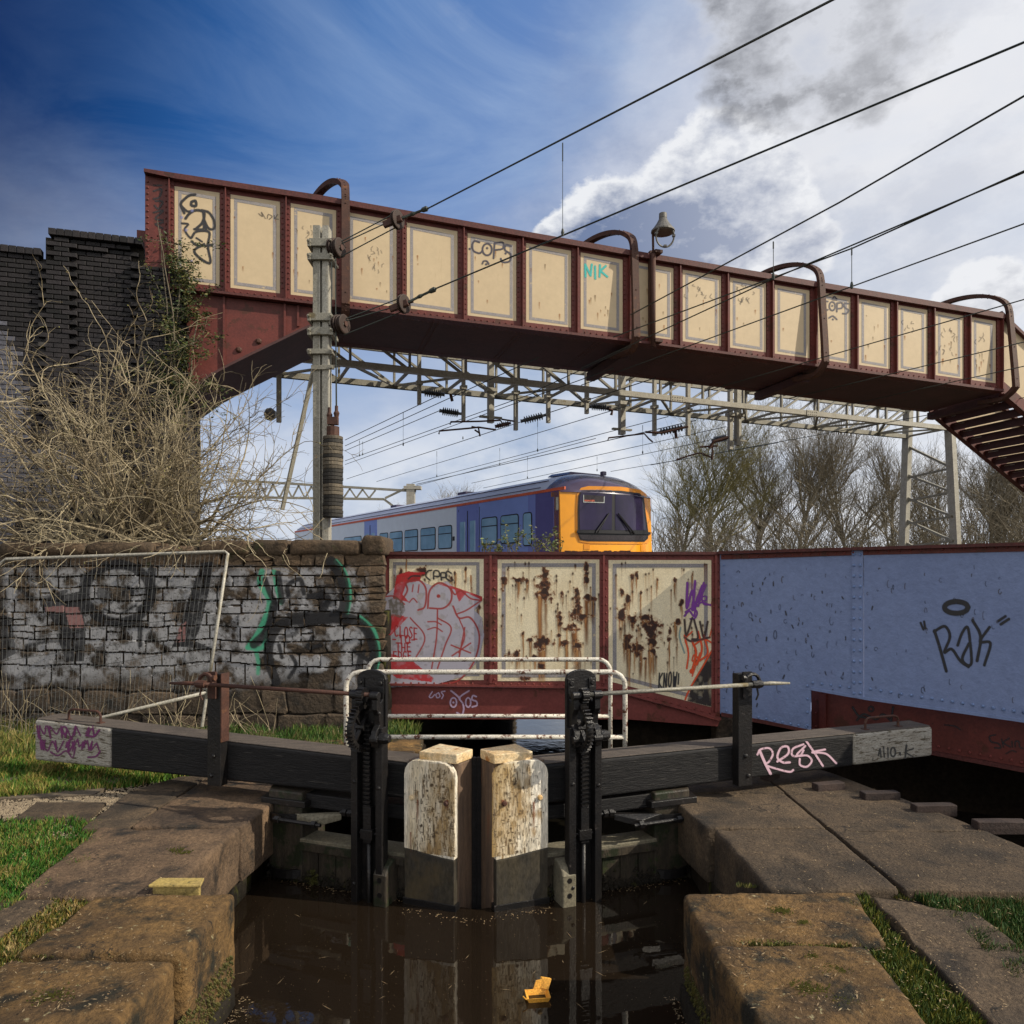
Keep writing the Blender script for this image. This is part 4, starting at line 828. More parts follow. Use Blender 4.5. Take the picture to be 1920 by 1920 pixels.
for pts,w in (([(140,300),(175,240),(170,200),(230,185),(270,230),(265,320),(230,340)],3.6),([(280,330),(290,240),(340,200),(395,230),(400,290),(360,330),(290,330)],3.6),([(205,210),(200,245)],2.6),([(235,210),(230,250)],2.6),([(185,300),(205,280),(225,300)],2.6),([(400,230),(420,260),(450,240),(500,280),(555,290)],3.2),([(555,290),(480,340),(430,360)],3.),([(330,340),(325,480),(300,640)],3.),([(330,380),(400,430),(370,520),(330,640)],3.),([(280,400),(320,400),(350,415)],2.6),([(280,440),(320,430),(355,450)],2.6),([(410,320),(440,380),(500,380),(545,470),(520,600),(440,700),(350,720)],3.4),([(470,430),(440,590)],3.),([(400,520),(500,560)],3.),([(500,510),(405,575)],3.),([(190,380),(265,480),(210,600)],2.8),([(60,270),(110,270),(160,310)],3.),([(440,380),(470,470),(440,560)],2.6)):
    cv.stroke(z7(*pts),w,LN,.95)
cv.stroke(z7((335,268)),7,LN)
cv.stroke(z7((130,180),(160,155),(260,150)),4,RDS)
cv.fill(z7((75,290),(110,270),(150,290),(165,340),(140,380),(90,370)),(.10,.085,.065),.9,.5,seed=8,ns=5)
RT=(.30,.012,.014)
for t,x,y,w,h in (('ClOSE',110,420,125,56),('-TO-',100,470,130,44),('THE',118,508,85,44),('EDGE',104,553,100,38)):
    (a,b),=z7((x,y)); word(cv,t,a,b,w/2.743,h/2.743,2.5,RT,.0,.10 if t=='ClOSE' else .02,.22,1.,.05,ord(t[0]))
BK=(.022,.022,.025)
for pts in ([(290,185),(270,165),(280,140),(300,135)],[(310,180),(312,140),(335,140),(340,165),(312,165)],[(350,185),(348,150),(372,150),(375,170),(350,172)],[(400,150),(380,140),(372,170),(395,190),(410,185)],[(180,180),(200,165),(240,165)]): cv.stroke(z7(*pts),3.,BK,.95)
cv.emit('graffiti',onplane(GPl,.013),RBt,RUSTP,kind='stuff')
# lilac words on the lower web
cv=Cv(795,1290,905,1345,.8); LI=(.50,.36,.50); q7=z7
for pts,w in (([(303,760),(288,785),(300,790),(315,775)],2.4),([(335,765),(322,775),(328,790),(342,785),(338,768)],2.4),([(368,757),(350,762),(360,778),(352,795)],2.4),([(400,755),(425,775),(445,795)],3.4),([(492,755),(460,775),(442,795),(460,820),(465,850),(455,878),(430,868)],3.2),(ell(412,815,16,24),3.),(ell(488,815,13,24),3.),([(530,785),(512,780),(508,800),(530,810),(532,830),(508,838)],3.)):
    cv.stroke(q7(*pts),w,LI)
cv.stroke(q7((412,815)),4,LI); cv.emit('graffiti',onplane(GPl,-.027),RBt,kind='stuff')
# tags on the wing
z8=Z(3.097,1300,1000); cv=Cv(1715,1110,1900,1265,.9)
cv.stroke(z8(*ell(1527,430,68,34,12)),9.5,BK,1,1.8,closed=False)
for pts,w in (([(1320,520),(1336,558)],4),([(1340,512),(1347,552)],4),([(1772,508),(1812,482)],5),([(1785,528),(1832,498)],5),([(1469,800),(1430,660),(1400,565)],5.6),([(1398,570),(1460,540),(1490,600),(1458,690),(1500,672),(1550,740),(1598,775)],5.2),([(1535,650),(1560,580),(1592,545),(1608,640),(1615,750),(1590,765),(1562,725),(1600,640)],5.2),([(1622,505),(1668,600),(1648,740)],5.6),([(1720,545),(1665,628),(1725,638),(1690,765)],5.2)):
    cv.stroke(z8(*pts),w,BK,1,1.6)
cv.emit('graffiti_tag',onplane(WPl,.006),RBt,kind='stuff')
cv=Cv(1590,1315,1925,1420,.9)
for pts,w in (([(925,1010),(960,1060),(1000,1070)],4),([(950,1085),(990,1050),(1060,1080),(1100,1050),(1150,1090)],4),(ell(1032,1020,14,14),3.4),([(1160,1010),(1150,1080)],4),([(1460,1112),(1520,1120),(1550,1140)],2.2),([(1755,1170),(1720,1180),(1730,1210),(1770,1220),(1785,1245),(1750,1245)],2.6),([(1790,1195),(1800,1240)],2.4),([(1835,1190),(1800,1215),(1840,1240)],2.4),([(1850,1210),(1852,1240)],2.4),([(1868,1240),(1870,1210),(1890,1210),(1895,1240),(1915,1250)],2.4),([(1815,1280),(1850,1262),(1875,1270)],2.)): cv.stroke(z8(*pts),w,BK,.95,1.3)
cv.emit('graffiti_tag',onplane(WP2,.004),RBt,kind='stuff')
# pits and scratches in the blue paint
rr=random.Random(9); cv=Cv(1356,1055,1918,1350,1.)
for i in range(150):
    x=rr.uniform(1360,1900); y=rr.uniform(1060,1330); 
    if x>1600 and rr.random()<.45: continue
    r_=rr.uniform(1.2,3.6); P=ell(x,y,r_*rr.uniform(.5,1.1),r_*rr.uniform(.8,2.4),7,rr.uniform(0,180),rr.uniform(190,380)); 
    sub=[p for p in P]; cv.stroke(sub,rr.uniform(.9,1.6),(.055,.07,.11) if rr.random()<.7 else (.10,.085,.075),rr.uniform(.4,.95))
for i in range(45):
    x=rr.uniform(1360,1640); y=rr.uniform(1080,1320); cv.stroke([(x,y),(x+rr.uniform(-3,3),y+rr.uniform(3,7))],rr.uniform(1,2.6),(.045,.045,.05),.9)
for i in range(60):
    x=rr.uniform(1352,1600); y=1049-(x-1352)*.03; cv.stroke([(x,y),(x+rr.uniform(4,12),y+rr.uniform(-1,2))],3,(.12,.03,.02),.9)
kp=~((cv.X>1516)&(cv.Y>1288+(cv.X-1520)*.15))&((cv.X<1592)|(cv.X>1622))
cv.emit('paint_pits',onplane(WPl,.0055),RBt,kind='stuff',keep=kp)
# tags on the gate beams
cv=Cv(1412,1390,1580,1462,.8); PK=(.62,.42,.50)
for pts,w in (([(385,1262),(415,1330),(448,1395)],5),([(372,1285),(390,1255),(440,1248),(462,1280),(440,1325),(420,1345),(500,1372),(560,1385),(580,1375)],3.6),([(488,1325),(550,1280),(548,1240),(510,1245),(488,1300),(520,1330),(560,1330)],4),([(640,1225),(580,1250),(575,1290),(620,1290),(640,1260)],3.6),([(650,1235),(600,1290),(660,1290),(688,1320),(660,1355),(620,1345),(618,1310)],3.6),([(655,1205),(700,1270),(752,1350)],3.8),([(765,1255),(690,1272),(770,1280),(830,1335)],3.6)):
    cv.stroke(z8(*pts),w,PK)
cv.emit('graffiti_tag',onplane(PRg,.004),GR_[0],WORN,kind='stuff')
cv=Cv(1640,1385,1725,1430,.8)
for pts,w in (([(1075,1290),(1085,1250),(1090,1300)],2.6),([(1105,1240),(1110,1300)],2.6),([(1130,1245),(1132,1300)],2.6),(ell(1160,1270,14,26),3),([(1200,1275),(1202,1285)],4),([(1238,1230),(1230,1305)],3.6),([(1278,1250),(1235,1270),(1280,1300)],2.6)): cv.stroke(z8(*pts),w,(.05,.05,.05),.9)
cv.emit('graffiti_tag',onplane(PRg,.004),GR_[0],WORN,kind='stuff')
z6=Z(2.667,0,1000); cv=Cv(66,1360,204,1425,.8); PU=(.16,.025,.12)
rr=random.Random(12); x=195
for y0,y1,xa,xb in ((965,1015,190,300),(965,1020,310,410),(970,1010,430,495),(1030,1080,215,330),(1040,1075,340,500),(1085,1110,260,380)):
    P=[]; x=xa; k=0
    while x<xb: P.append((x,(y0 if k%2 else y1)+rr.uniform(-16,16))); x+=rr.choice([rr.uniform(4,12),rr.uniform(14,34),-6]); k+=1
    cv.stroke(z6(*P),2.6,PU,.95,sm=len(P)%2==0)
cv.stroke(z6((430,1010),(470,1015),(495,985)),4,PU); cv.stroke(z6((440,1120),(480,1115),(500,1090)),3,PU); cv.stroke(z6(*ell(320,985,14,18)),3,PU)
cv.emit('graffiti_tag',onplane(PLg,.004),GL[0],WORN,kind='stuff')
# cracked, yellowed paint on the inner halves of the gate boards
for pl,G_,xa,xb,inn in ((PLg,GL,769,856,1),(PRg,GR_,920,1018,-1)):
    rr=random.Random(60+xa); cv=Cv(xa,1432,xb,1611,.8); t=(cv.X-xa)/(xb-xa); t=t if inn>0 else 1-t
    n5=fbm(cv.X,cv.Y*.35,13,3); cv.put(np.clip(t*1.5-.45+(n5-.5)*1.6,0,1)*.55,(.50,.33,.12)); cv.put(np.clip((n5-.60)*5+t*.4-.3,0,1)*.5,(.34,.21,.08))
    for i in range(420):
        u=rr.random()**.55; x=xa+(xb-xa)*(u if inn>0 else 1-u); y=rr.uniform(1436,1605); L=rr.uniform(1.5,9) if rr.random()<.8 else rr.uniform(8,26)
        if abs(x-(xa+xb)/2)>(xb-xa)*.42 and y<1446: continue
        dx=rr.uniform(-.8,.8); P=[(x,y),(x+dx,y+L*.5),(x+dx*1.6,min(y+L,1608))]
        if rr.random()<.18: P=[(x,y),(x+rr.uniform(2,5),y+rr.uniform(-1,1))]
        cv.stroke(P,rr.uniform(.6,1.5),(.045,.028,.016) if rr.random()<.7 else (.16,.10,.05),rr.uniform(.5,.95))
    for i in range(14): x=xa+(xb-xa)*(.6 if inn>0 else .4)+rr.gauss(0,11); y=rr.uniform(1450,1600); cv.stroke([(x,y)],rr.uniform(3,6),(.07,.045,.025),.8,2,nzs=4)
    kc=cv.inside([(xa+2,1608 if inn<0 else 1597),(xa+2,1450),(xa+9,1438),(xa+24,1431),(xb-24,1431),(xb-8,1438),(xb-2,1450),(xb-2,1608 if inn>0 else 1595)])
    cv.emit('cracked_paint',onplane(pl,.0945),G_[0],RUSTP,kind='stuff',keep=kc)
# rust runs on the white boards of the gates
for pl,G_,xs in ((PLg,GL,[(783,1500,45,1.6),(770,1560,40,1.2),(838,1500,20,3)]),(PRg,GR_,[(1001,1503,55,1.8),(943,1500,14,3)])):
    cv=Cv(min(x[0] for x in xs)-14,1430,max(x[0] for x in xs)+14,1608,.9)
    for x,y,L,w in xs:
        fall=np.clip((cv.Y-y)/L,0,1); cv.put(np.exp(-((cv.X-x)/w)**2)*(cv.Y>y)*(1-fall)**.6*.9,(.22,.07,.03))
    cv.emit('rust_run',onplane(pl,.0965),G_[0],RUSTP,kind='stuff')
# ================================================================ RUBBLE WALL with painted stones
SW=Pl((-9.5,10.0),(-1.70,10.0)); swt=thing('stone_wall',(-5,10.3,0),'old rubble stone wall behind the grass covered in white, black and green graffiti','wall')
flat('wall_core',[(-9.6,10.03),(-1.76,10.03),(-1.76,11.15),(-9.6,11.15)],-.3,2.40,MORT,parent=swt)
cv=Cv(-10,1028,724,1352,1.5)
WHT=(.36,.36,.37); BKP=(.008,.008,.010); GRN=(.06,.34,.20); PNK=(.30,.15,.14)
n_=fbm(cv.X,cv.Y,26,3); n2_=fbm(cv.X,cv.Y,9,8)
mask=np.clip((np.minimum(np.minimum((cv.Y-1062)/14,(1286+12*np.sin(cv.X*.02)-cv.Y)/34),np.minimum((cv.X-6)/16,(690-cv.X)/14)))+.3,0,1)
cv.put(mask*np.clip((n_*.75+n2_*.25-.385)*6,0,1)*.88,WHT)
st_=lambda pts,w,c,al=.92: cv.stroke(z6(*pts),w*1.5,c,al,2.5)
fl=lambda pts,c,al=.9,nz=.12: cv.fill(z6(*pts),c,al,nz,seed=5,ns=9,lo=.3,hi=.42)
nzw=fbm(cv.X,cv.Y,3.2,12); cv.a*=np.clip((nzw-.16)*4.5,0,1)
# left letters
fl([(200,330),(400,290),(430,480),(330,520),(200,360)],BKP); fl([(10,400),(60,430),(80,600),(0,640)],BKP,.8); fl([(320,370),(400,370),(425,470),(350,475)],PNK); fl([(225,370),(330,360),(320,395),(230,400)],PNK,.7)
st_(ell(590,300,165,145,16),12,BKP); fl(ell(520,300,40,45,10),BKP,.7); fl(ell(640,300,34,40,10),BKP,.7); st_([(520,380),(600,400),(680,360)],3,BKP)
st_([(760,180),(750,340),(700,380)],10,BKP); st_([(700,400),(700,560)],6,BKP)
fl([(1005,150),(1065,140),(1050,270),(1000,480),(960,560),(870,570),(850,590),(900,470),(940,330)],BKP,.95,.3); fl([(895,470),(930,440),(925,540),(880,545)],PNK,.8)
fl([(840,560),(980,540),(1120,600),(980,575)],BKP,.9); fl([(280,500),(430,480),(420,640),(330,640)],BKP); fl([(400,200),(430,200),(430,420),(390,380)],BKP,.8)
st_([(60,250),(180,330),(330,290)],5,BKP,.7); st_([(140,560),(300,540),(380,620)],4,BKP,.7); st_([(100,160),(400,150),(700,170)],3,BKP,.4)
# right letters with green edge
st_([(1310,190),(1300,250),(1345,330),(1335,400),(1290,500),(1240,570)],7,GRN); st_([(1370,190),(1385,270),(1405,345)],6,GRN); st_([(1240,572),(1310,572),(1335,500)],6,GRN); st_([(1275,560),(1290,640),(1290,700)],5,GRN,.8)
st_([(1680,140),(1725,200),(1748,300),(1735,400)],6,GRN); st_([(1800,420),(1870,490),(1893,600),(1880,680)],6,GRN); st_([(1320,1,),(1340,2)],1,GRN,0)
st_([(1325,230),(1350,300),(1375,345),(1350,300)],7,BKP); st_([(1370,360),(1340,480),(1270,555)],11,BKP); st_([(1390,200),(1410,340)],8,BKP)
st_([(1655,140),(1705,210),(1722,300),(1712,390),(1640,430)],13,BKP); st_([(1440,310),(1440,260),(1500,230),(1520,300)],6,BKP); st_([(1540,320),(1600,310),(1640,330),(1600,420)],8,BKP)
st_([(1380,740),(1345,640),(1350,540),(1400,460),(1500,430),(1640,425),(1760,430),(1830,480),(1870,580),(1860,700)],12,BKP); fl([(1420,400),(1700,380),(1700,440),(1500,470)],BKP,.85); fl([(1580,260),(1680,250),(1690,360),(1600,380)],BKP,.6)
st_([(1395,560),(1410,620)],5,BKP); st_([(1450,600),(1480,660),(1445,720)],5,BKP); st_([(1560,520),(1540,570),(1600,560)],5,BKP); st_([(1770,590),(1850,640)],5,BKP); st_([(1800,600),(1780,700)],5,BKP); st_([(1820,590),(1800,680)],5,BKP); st_([(1470,440),(1480,500),(1400,520)],5,BKP,.7)
fl([(1120,160),(1200,180),(1190,280)],BKP,.35)
rr=random.Random(21); base_meshes=[]
rows=[]; z=-.12
while z<2.28:
    low=z<.55; h=rr.uniform(.26,.36) if low else rr.uniform(.125,.215)
    if z>2.05: h=2.30-z
    rows.append((z,h)); z+=h
nst=0
wob=lambda x,z: .055*noise.noise(Vector((x*.9,z*1.3,3.)))+.03*noise.noise(Vector((x*2.6,z*3.,9.)))
def wall_stone(x0,x1,z0,z1,y,seed,mt):
    r2=random.Random(seed); j=lambda s_=.012: r2.uniform(-s_,s_); g_=.0035
    tl=j(.03); c=[(x0+g_+tl,z0+g_),(x1-g_+tl,z0+g_),(x1-g_-tl,z1-g_),(x0+g_-tl,z1-g_)]
    P=[]
    for i in range(4):
        a,b=c[i],c[(i+1)%4]
        for t in (.10,.5,.90): q_=(a[0]+(b[0]-a[0])*t+j(.004),a[1]+(b[1]-a[1])*t+j(.005)); P.append((q_[0],q_[1]+wob(*q_)*min(1,max(0,(2.2-q_[1])*2))))
    n=12; cx=sum(p[0] for p in P)/n; cz=sum(p[1] for p in P)/n; b=MB()
    k=lambda p,f: (cx+(p[0]-cx)*f,cz+(p[1]-cz)*f)
    ty_=j(.012); 
    b.v=[(p[0],10.06,p[1]) for p in P]+[(p[0],y+.020+j(.004),p[1]) for p in P]+[(k(p,.93)[0],y+j(.005)+ty_*(p[1]-cz)/max(z1-z0,.1),k(p,.88)[1]) for p in P]+[(cx,y-.006+j(.006),cz)]
    b.f=[(i,(i+1)%n,n+(i+1)%n,n+i) for i in range(n)]+[(n+i,n+(i+1)%n,2*n+(i+1)%n,2*n+i) for i in range(n)]+[(2*n+i,2*n+(i+1)%n,3*n) for i in range(n)]
    return build('stone',b,mt,swt,smooth=False)
keepcells=[]
for (z,h) in rows:
    x=-7.5+rr.uniform(-.3,0)
    while x<-1.72:
        w=rr.uniform(.30,.70) if z<.5 else rr.choice([rr.uniform(.14,.26),rr.uniform(.24,.5),rr.uniform(.3,.62)])
        if x+w>-1.95: w=-1.70-x
        y=9.985-rr.uniform(0,.03)
        mt_w=STONEC if (z>2.0 or (x>-2.3 and z>.9 and rr.random()<.8)) else STONE
        if h>.17 and w<.42 and z>.5 and rr.random()<.35:
            f=rr.uniform(.4,.6); parts_=[(z,z+h*f),(z+h*f,z+h)]
        else: parts_=[(z,z+h)]
        for (za,zb2) in parts_:
            yy=y+rr.uniform(-.008,.008); wall_stone(x,x+w,za,zb2,yy,rr.random(),mt_w); nst+=1; keepcells.append((x+.006,x+w-.006,za+.006,zb2-.006,yy))
        x+=w
# the spray coat lies on each stone face; joints stay bare
ys=np.full(cv.X.shape,10.03); o_=SW.o+SW.n*0
wx=(cv.X-CX)/F*9.97; wz=EYE-(cv.Y-HY)/F*9.97; kk=np.zeros(cv.X.shape,bool)
WB=np.array([[wob(a,b)*min(1,max(0,(2.2-b)*2)) for a,b in zip(ra,rb)] for ra,rb in zip(wx[::4,::4],wz[::4,::4])]); WB=np.repeat(np.repeat(WB,4,0),4,1)[:wx.shape[0],:wx.shape[1]]; wzw=wz-WB
for (x0,x1,z0,z1,y) in keepcells:
    m_=(wx>x0)&(wx<x1)&(wzw>z0)&(wzw<z1); ys[m_]=y-.016; kk|=m_
kk|=(fbm(cv.X,cv.Y,8,4)>.62)&(ys>10); ys[(ys>10)]=9.975
_Y={};
def wfn(xs,ysp):
    i=np.clip(np.round((xs-cv.x[0])/cv.res).astype(int),0,len(cv.x)-1); j=np.clip(np.round((ysp-cv.y[0])/cv.res).astype(int),0,len(cv.y)-1); d=ys[j,i]
    return np.stack([(xs-CX)/F*d,d,EYE-(ysp-HY)/F*d],1)
cv.emit('graffiti',wfn,swt,paint_mat('wall_spray_paint',.8,.4),kind='stuff',keep=kk)
# coping of the wall: long worn cap stones; earth behind it
x=-9.4; k=0
while x<-1.75:
    w=rr.uniform(.5,1.0); 
    if x+w>-2.0: w=-1.68-x
    build('cap_stone',rbox([(x,9.93),(x+w-.02,9.93),(x+w-.02,10.75),(x,10.75)],2.27,2.27+rr.uniform(.20,.28) if x>-3.6 else 2.42+rr.uniform(-.03,.05),.07,(8,8,5),.022,k*3.3),STONEC,swt,smooth=True); x+=w; k+=1
flat('earth_bank',[(-40,10.7),(-1.9,10.7),(-1.9,13.2),(-40,13.2)],.0,2.36,SOIL,kind='structure')
# wall returns beside the canal
for r_ in range(6):
    for i in range(3):
        build('stone',rbox([(-1.76,10.05+i*.38),(-1.675,10.06+i*.38),(-1.675,10.41+i*.38),(-1.76,10.42+i*.38)],-.5+r_*.34,-.17+r_*.34,.03,(4,4,4),.02,r_*3+i),LOCKW,swt,smooth=True)

# ================================================================ TEMPORARY FENCE PANEL
tf=thing('temporary_fence',(-5,9.55,0),'galvanised mesh fence panel leaning against the graffiti wall','fence')
FPp=Pl((-7.2,9.45),(-3,9.25))
def fq(u,v):  # bilinear corner map in place, leaning back
    TLc,TRc,BRc,BLc=FPp.at(-8,1049,-.12),FPp.at(428,1034,-.12),FPp.at(388,1302,.12),FPp.at(-14,1400,.12)
    return (TLc*(1-u)+TRc*u)*(1-v)+(BLc*(1-u)+BRc*u)*v
m=MB(); m.tube([fq(.0,.5),fq(0,.08),fq(.012,.03),fq(.045,0),fq(.5,0),fq(.985,0),fq(1,.015),fq(1,.5),fq(1,1.03)],.021,8); build('frame_tube',m,STEELP,tf,smooth=True)
m=MB(); m.tube([fq(1,.985),fq(.45,.985),fq(0,.985)],.021,8); build('frame_tube',m,STEELP,tf,smooth=True)
m=MB(); m.tube([fq(1,1.0),fq(1,1.22)],.019,8); build('leg_tube',m,STEELP,tf)
m=MB(); n=52
for i in range(1,n): m.tube([fq(i/n,.0),fq(i/n,1)],.0021,3,False)
for j in range(1,9): m.tube([fq(0,j/9),fq(1,j/9)],.0032,3,False)
GW=mat('fence_wire',(.13,.135,.13),None,5,.5,0); build('mesh_wires',m,GW,tf,kind='stuff')

# ================================================================ UPPER FOOTBRIDGE
def fbY(px): return 1.9*1400/(198-(px-350)*.0367)
def fbXY(px): Y=fbY(px); return ((px-CX)/F*Y,Y)
FB=Pl(fbXY(350),fbXY(1876)); FBW=2.2
fbt=thing('footbridge',FB.P(8,-1.1,6.5),'long riveted footbridge high over the railway with cream panels in dark red frames','bridge')
TOPX=[272,598,700,1231,1876]; TOPY=[322,371,389,482,590]; BOTX=[345,590,1220,1876]; BOTY=[545,573,647,735]
ty=lambda x: float(np.interp(x,TOPX,TOPY)); by=lambda x: float(np.interp(x,BOTX,BOTY))
S=[317,422,535,640,753,867,977,1079.5,1176,1271,1360,1444,1525.5,1602,1676,1746,1813.5,1874]
def slab(name,x0,x1,yt,yb,v0,v1,m,parent=fbt,n=1,**k):
    b=MB()
    xs=[x0+(x1-x0)*i/n for i in range(n+1)]
    up=[FB.P(*_sz(FB,x,yt(x),0,0)) for x in xs]; dn=[FB.P(*_sz(FB,x,yb(x),0,0)) for x in xs]
    for i in range(n):
        b.hexa([up[i]+FB.n*v0,up[i+1]+FB.n*v0,dn[i+1]+FB.n*v0,dn[i]+FB.n*v0],[up[i]+FB.n*v1,up[i+1]+FB.n*v1,dn[i+1]+FB.n*v1,dn[i]+FB.n*v1])
    return build(name,b,m,parent,**k)
K=[272,330,430,520,598,700,900,1100,1231,1500,1700,1876]
def multi(name,yt,yb,v0,v1,m,xs=K,**k):
    b=MB(); P=[(FB.P(*_sz(FB,x,yt(x),0,0)),FB.P(*_sz(FB,x,yb(x),0,0))) for x in xs]
    vs=[];fs=[]
    for (u,d) in P: vs+=[u+FB.n*v0,u+FB.n*v1,d+FB.n*v1,d+FB.n*v0]
    for i in range(len(P)-1):
        for a in range(4): fs.append((i*4+a,i*4+(a+1)%4,i*4+4+(a+1)%4,i*4+4+a))
    fs+=[(0,1,2,3),tuple(len(vs)-4+a for a in (3,2,1,0))]; b.add(vs,fs); return build(name,b,m,fbt,**k)
for far in (0,1):
    o0=-FBW*far
    multi('girder_web' ,lambda x:ty(x)+3,lambda x:by(max(x,345))-3,o0-.02,o0,RED)
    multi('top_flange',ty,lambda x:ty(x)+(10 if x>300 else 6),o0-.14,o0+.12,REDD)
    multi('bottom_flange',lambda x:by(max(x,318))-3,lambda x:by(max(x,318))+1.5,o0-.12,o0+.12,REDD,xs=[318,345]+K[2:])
multi('bottom_angle',lambda x:by(max(x,318))-15,lambda x:by(max(x,318))-3,0,.014,RED,xs=[318,345]+K[2:])
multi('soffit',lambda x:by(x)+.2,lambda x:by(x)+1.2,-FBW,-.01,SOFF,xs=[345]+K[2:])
rv=MB(); rs=MB()
# end plate left of the first panel
slab('end_plate',273,318,lambda x:ty(x)+8,lambda x:492,.0,.012,RED)
for x in (277,311): 
    for i in range(15): rv.rivet(FB.at(x,ty(x)+18+i*11,.012),FB.n,.022)
for i,xs in enumerate(S):
    hw=9.5*(1-(xs-317)/1560*.30); last=i==len(S)-1
    slab('stiffener',xs-hw,xs+hw,lambda x:ty(x)+9,lambda x:by(max(x,345))-4,.014,.024,RED)
    slab('stiffener_rib',xs+hw*.05,xs+hw*.28,lambda x:ty(x)+9,lambda x:by(max(x,345))-4,.024,.10,RED)
    for sx in (-.62,.68):
        x=xs+hw*sx; y=ty(x)+18; 
        while y<by(max(x,345))-16: rv.rivet(FB.at(x,y,.024),FB.n,.019); y+=10.5*(1-(xs-317)/1560*.28)
x=350
while x<1872: rv.rivet(FB.at(x,by(x)-9,.014),FB.n,.019); x+=13*(1-(x-317)/1560*.28)
for i in range(17):
    x0=S[i]+9.5*(1-(S[i]-317)/1560*.3)+1; x1=S[i+1]-9.5*(1-(S[i+1]-317)/1560*.3)-1; k=1-(S[i]-317)/1560*.28
    yt=lambda x:ty(x)+19*k; yb=lambda x:by(max(x,345))-14
    p=slab('cream_panel',x0,x1,yt,yb,.0,.008,CREAM)
    a=7*k; lining(FB,[(x0+a,yt(x0)+a),(x1-a,yt(x1)+a),(x1-a,yb(x1)-a),(x0+a,yb(x0)-a)],6*k,.011,GREYL,p)
build('rivets',rv,RED,fbt,kind='stuff',recalc=False)
SOFFR=mat('soffit_rivet_paint',(.15,.065,.055),None,6,.6,.1)  # soffit rivets, a little paler than the soffit
# arching rows of rivets and plate laps under the deck
rs=MB()
L=FB.sz(1876,735)[0]
def bz_(s_):   # soffit height at s
    return float(np.interp(s_,[FB.sz(x,by(x))[0] for x in BOTX],[FB.sz(x,by(x))[1] for x in BOTX]))
s_=1.0
while s_<L-.5:
    for off in (0,.10):
        v=-.15
        while v>-FBW+.1: rs.rivet(FB.P(s_+off,v,bz_(s_)-.035),Vector((0,0,-1)),.017,5); v-=.115
    s_+=1.75
s_=.3
while s_<L: 
    for v in (-.06,-FBW+.02): rs.rivet(FB.P(s_,v,bz_(s_)-.035),Vector((0,0,-1)),.017,5)
    s_+=.10
build('soffit_rivets',rs,SOFFR,fbt,kind='stuff',recalc=False)
# deep haunch at the left abutment
HP=[(350,548),(598,577),(596,606),(565,618),(520,640),(470,664),(430,684),(395,703),(350,735)]
for far in (0,1):
    m=MB(); v=-.03-FBW*far; m.hexa([FB.P(*_sz(FB,x,y,0,v-.02)) for x,y in HP],[FB.P(*_sz(FB,x,y,0,v)) for x,y in HP]); build('haunch_web',m,RED,fbt)
m=MB(); vs=[];C_=[(600,603),(565,619),(520,641),(470,665),(430,685),(395,704),(350,736)]
for x,y in C_:
    a,z=FB.sz(x,y); vs+=[FB.P(a,.06,z+.02),FB.P(a,.06,z-.03),FB.P(a,-FBW,z-.03),FB.P(a,-FBW,z+.02)]
fs=[]
for i in range(len(C_)-1):
    for a in range(4): fs.append((i*4+a,i*4+(a+1)%4,i*4+4+(a+1)%4,i*4+4+a))
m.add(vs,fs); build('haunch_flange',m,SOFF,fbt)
for x,y0,y1 in ((418,556,686),(532,570,632),(557,573,612)):
    slab('haunch_rib',x,x+4,lambda q_:y0,lambda q_:y1,-.03,.02,RED)
for x,y in ((448,656),(485,640)):
    m=MB(); m.rivet(FB.at(x,y,-.03),FB.n,.06,8); build('bolt_head',m,RUSTB,fbt)
# hoops round the bridge
def hoop(px,lean):
    a,zb=FB.sz(px,by(px)); _,zt=FB.sz(px,ty(px)); P=[(-.55,zb-.16),(-.12,zb-.17),(.05,zb-.12),(.15+lean,zb+.03),(.17+lean,zb+.25),(.14,zt-.1)]
    c=-FBW/2; 
    for i in range(13):
        t=math.pi*i/12; P.append((c+(FBW/2+.13)*math.cos(t),zt-.02+.74*math.sin(t)))
    P+=[(-FBW-.14,zt-.5),(-FBW-.14,zb)]
    P=[tuple(p) for p in smooth(P,4)]
    pts=[FB.P(a+min(v,0)*.36,v,z) for v,z in P]; m=MB()
    vs=[];fs=[]
    for i,p in enumerate(pts):
        d=(pts[min(i+1,len(pts)-1)]-pts[max(i-1,0)]).normalized(); nn=FB.d.cross(d).normalized(); h=.075; t=.012
        # channel section
        for (u,w) in ((-h,-.045),(-h,.045),(h,.045),(h,-.045)): vs.append(p+FB.d*u+nn*w)
    for i in range(len(pts)-1):
        for k in range(4): fs.append((i*4+k,i*4+(k+1)%4,i*4+4+(k+1)%4,i*4+4+k))
    fs+=[(0,1,2,3),tuple(len(vs)-4+k for k in (3,2,1,0))]; m.add(vs,fs)
    h_=build('hoop',m,RUSTB,fbt,bevel=.01)
    m=MB()
    for i in range(0,len(pts)-1,2):
        d=(pts[i+1]-pts[i]).normalized(); nn=FB.d.cross(d).normalized()
        if nn.dot(FB.n)<-.0 and i>8: pass
        for s2 in (-1,): m.rivet(pts[i]+nn*s2*.045,nn*s2,.016,5); m.rivet(pts[i]-nn*s2*.045,-nn*s2,.016,5)
    build('hoop_rivets',m,RUSTB,h_,kind='stuff',recalc=False)
for px,ln_ in ((647,.0),(1184,.06),(1532,.10),(1884,.12)): hoop(px,ln_)
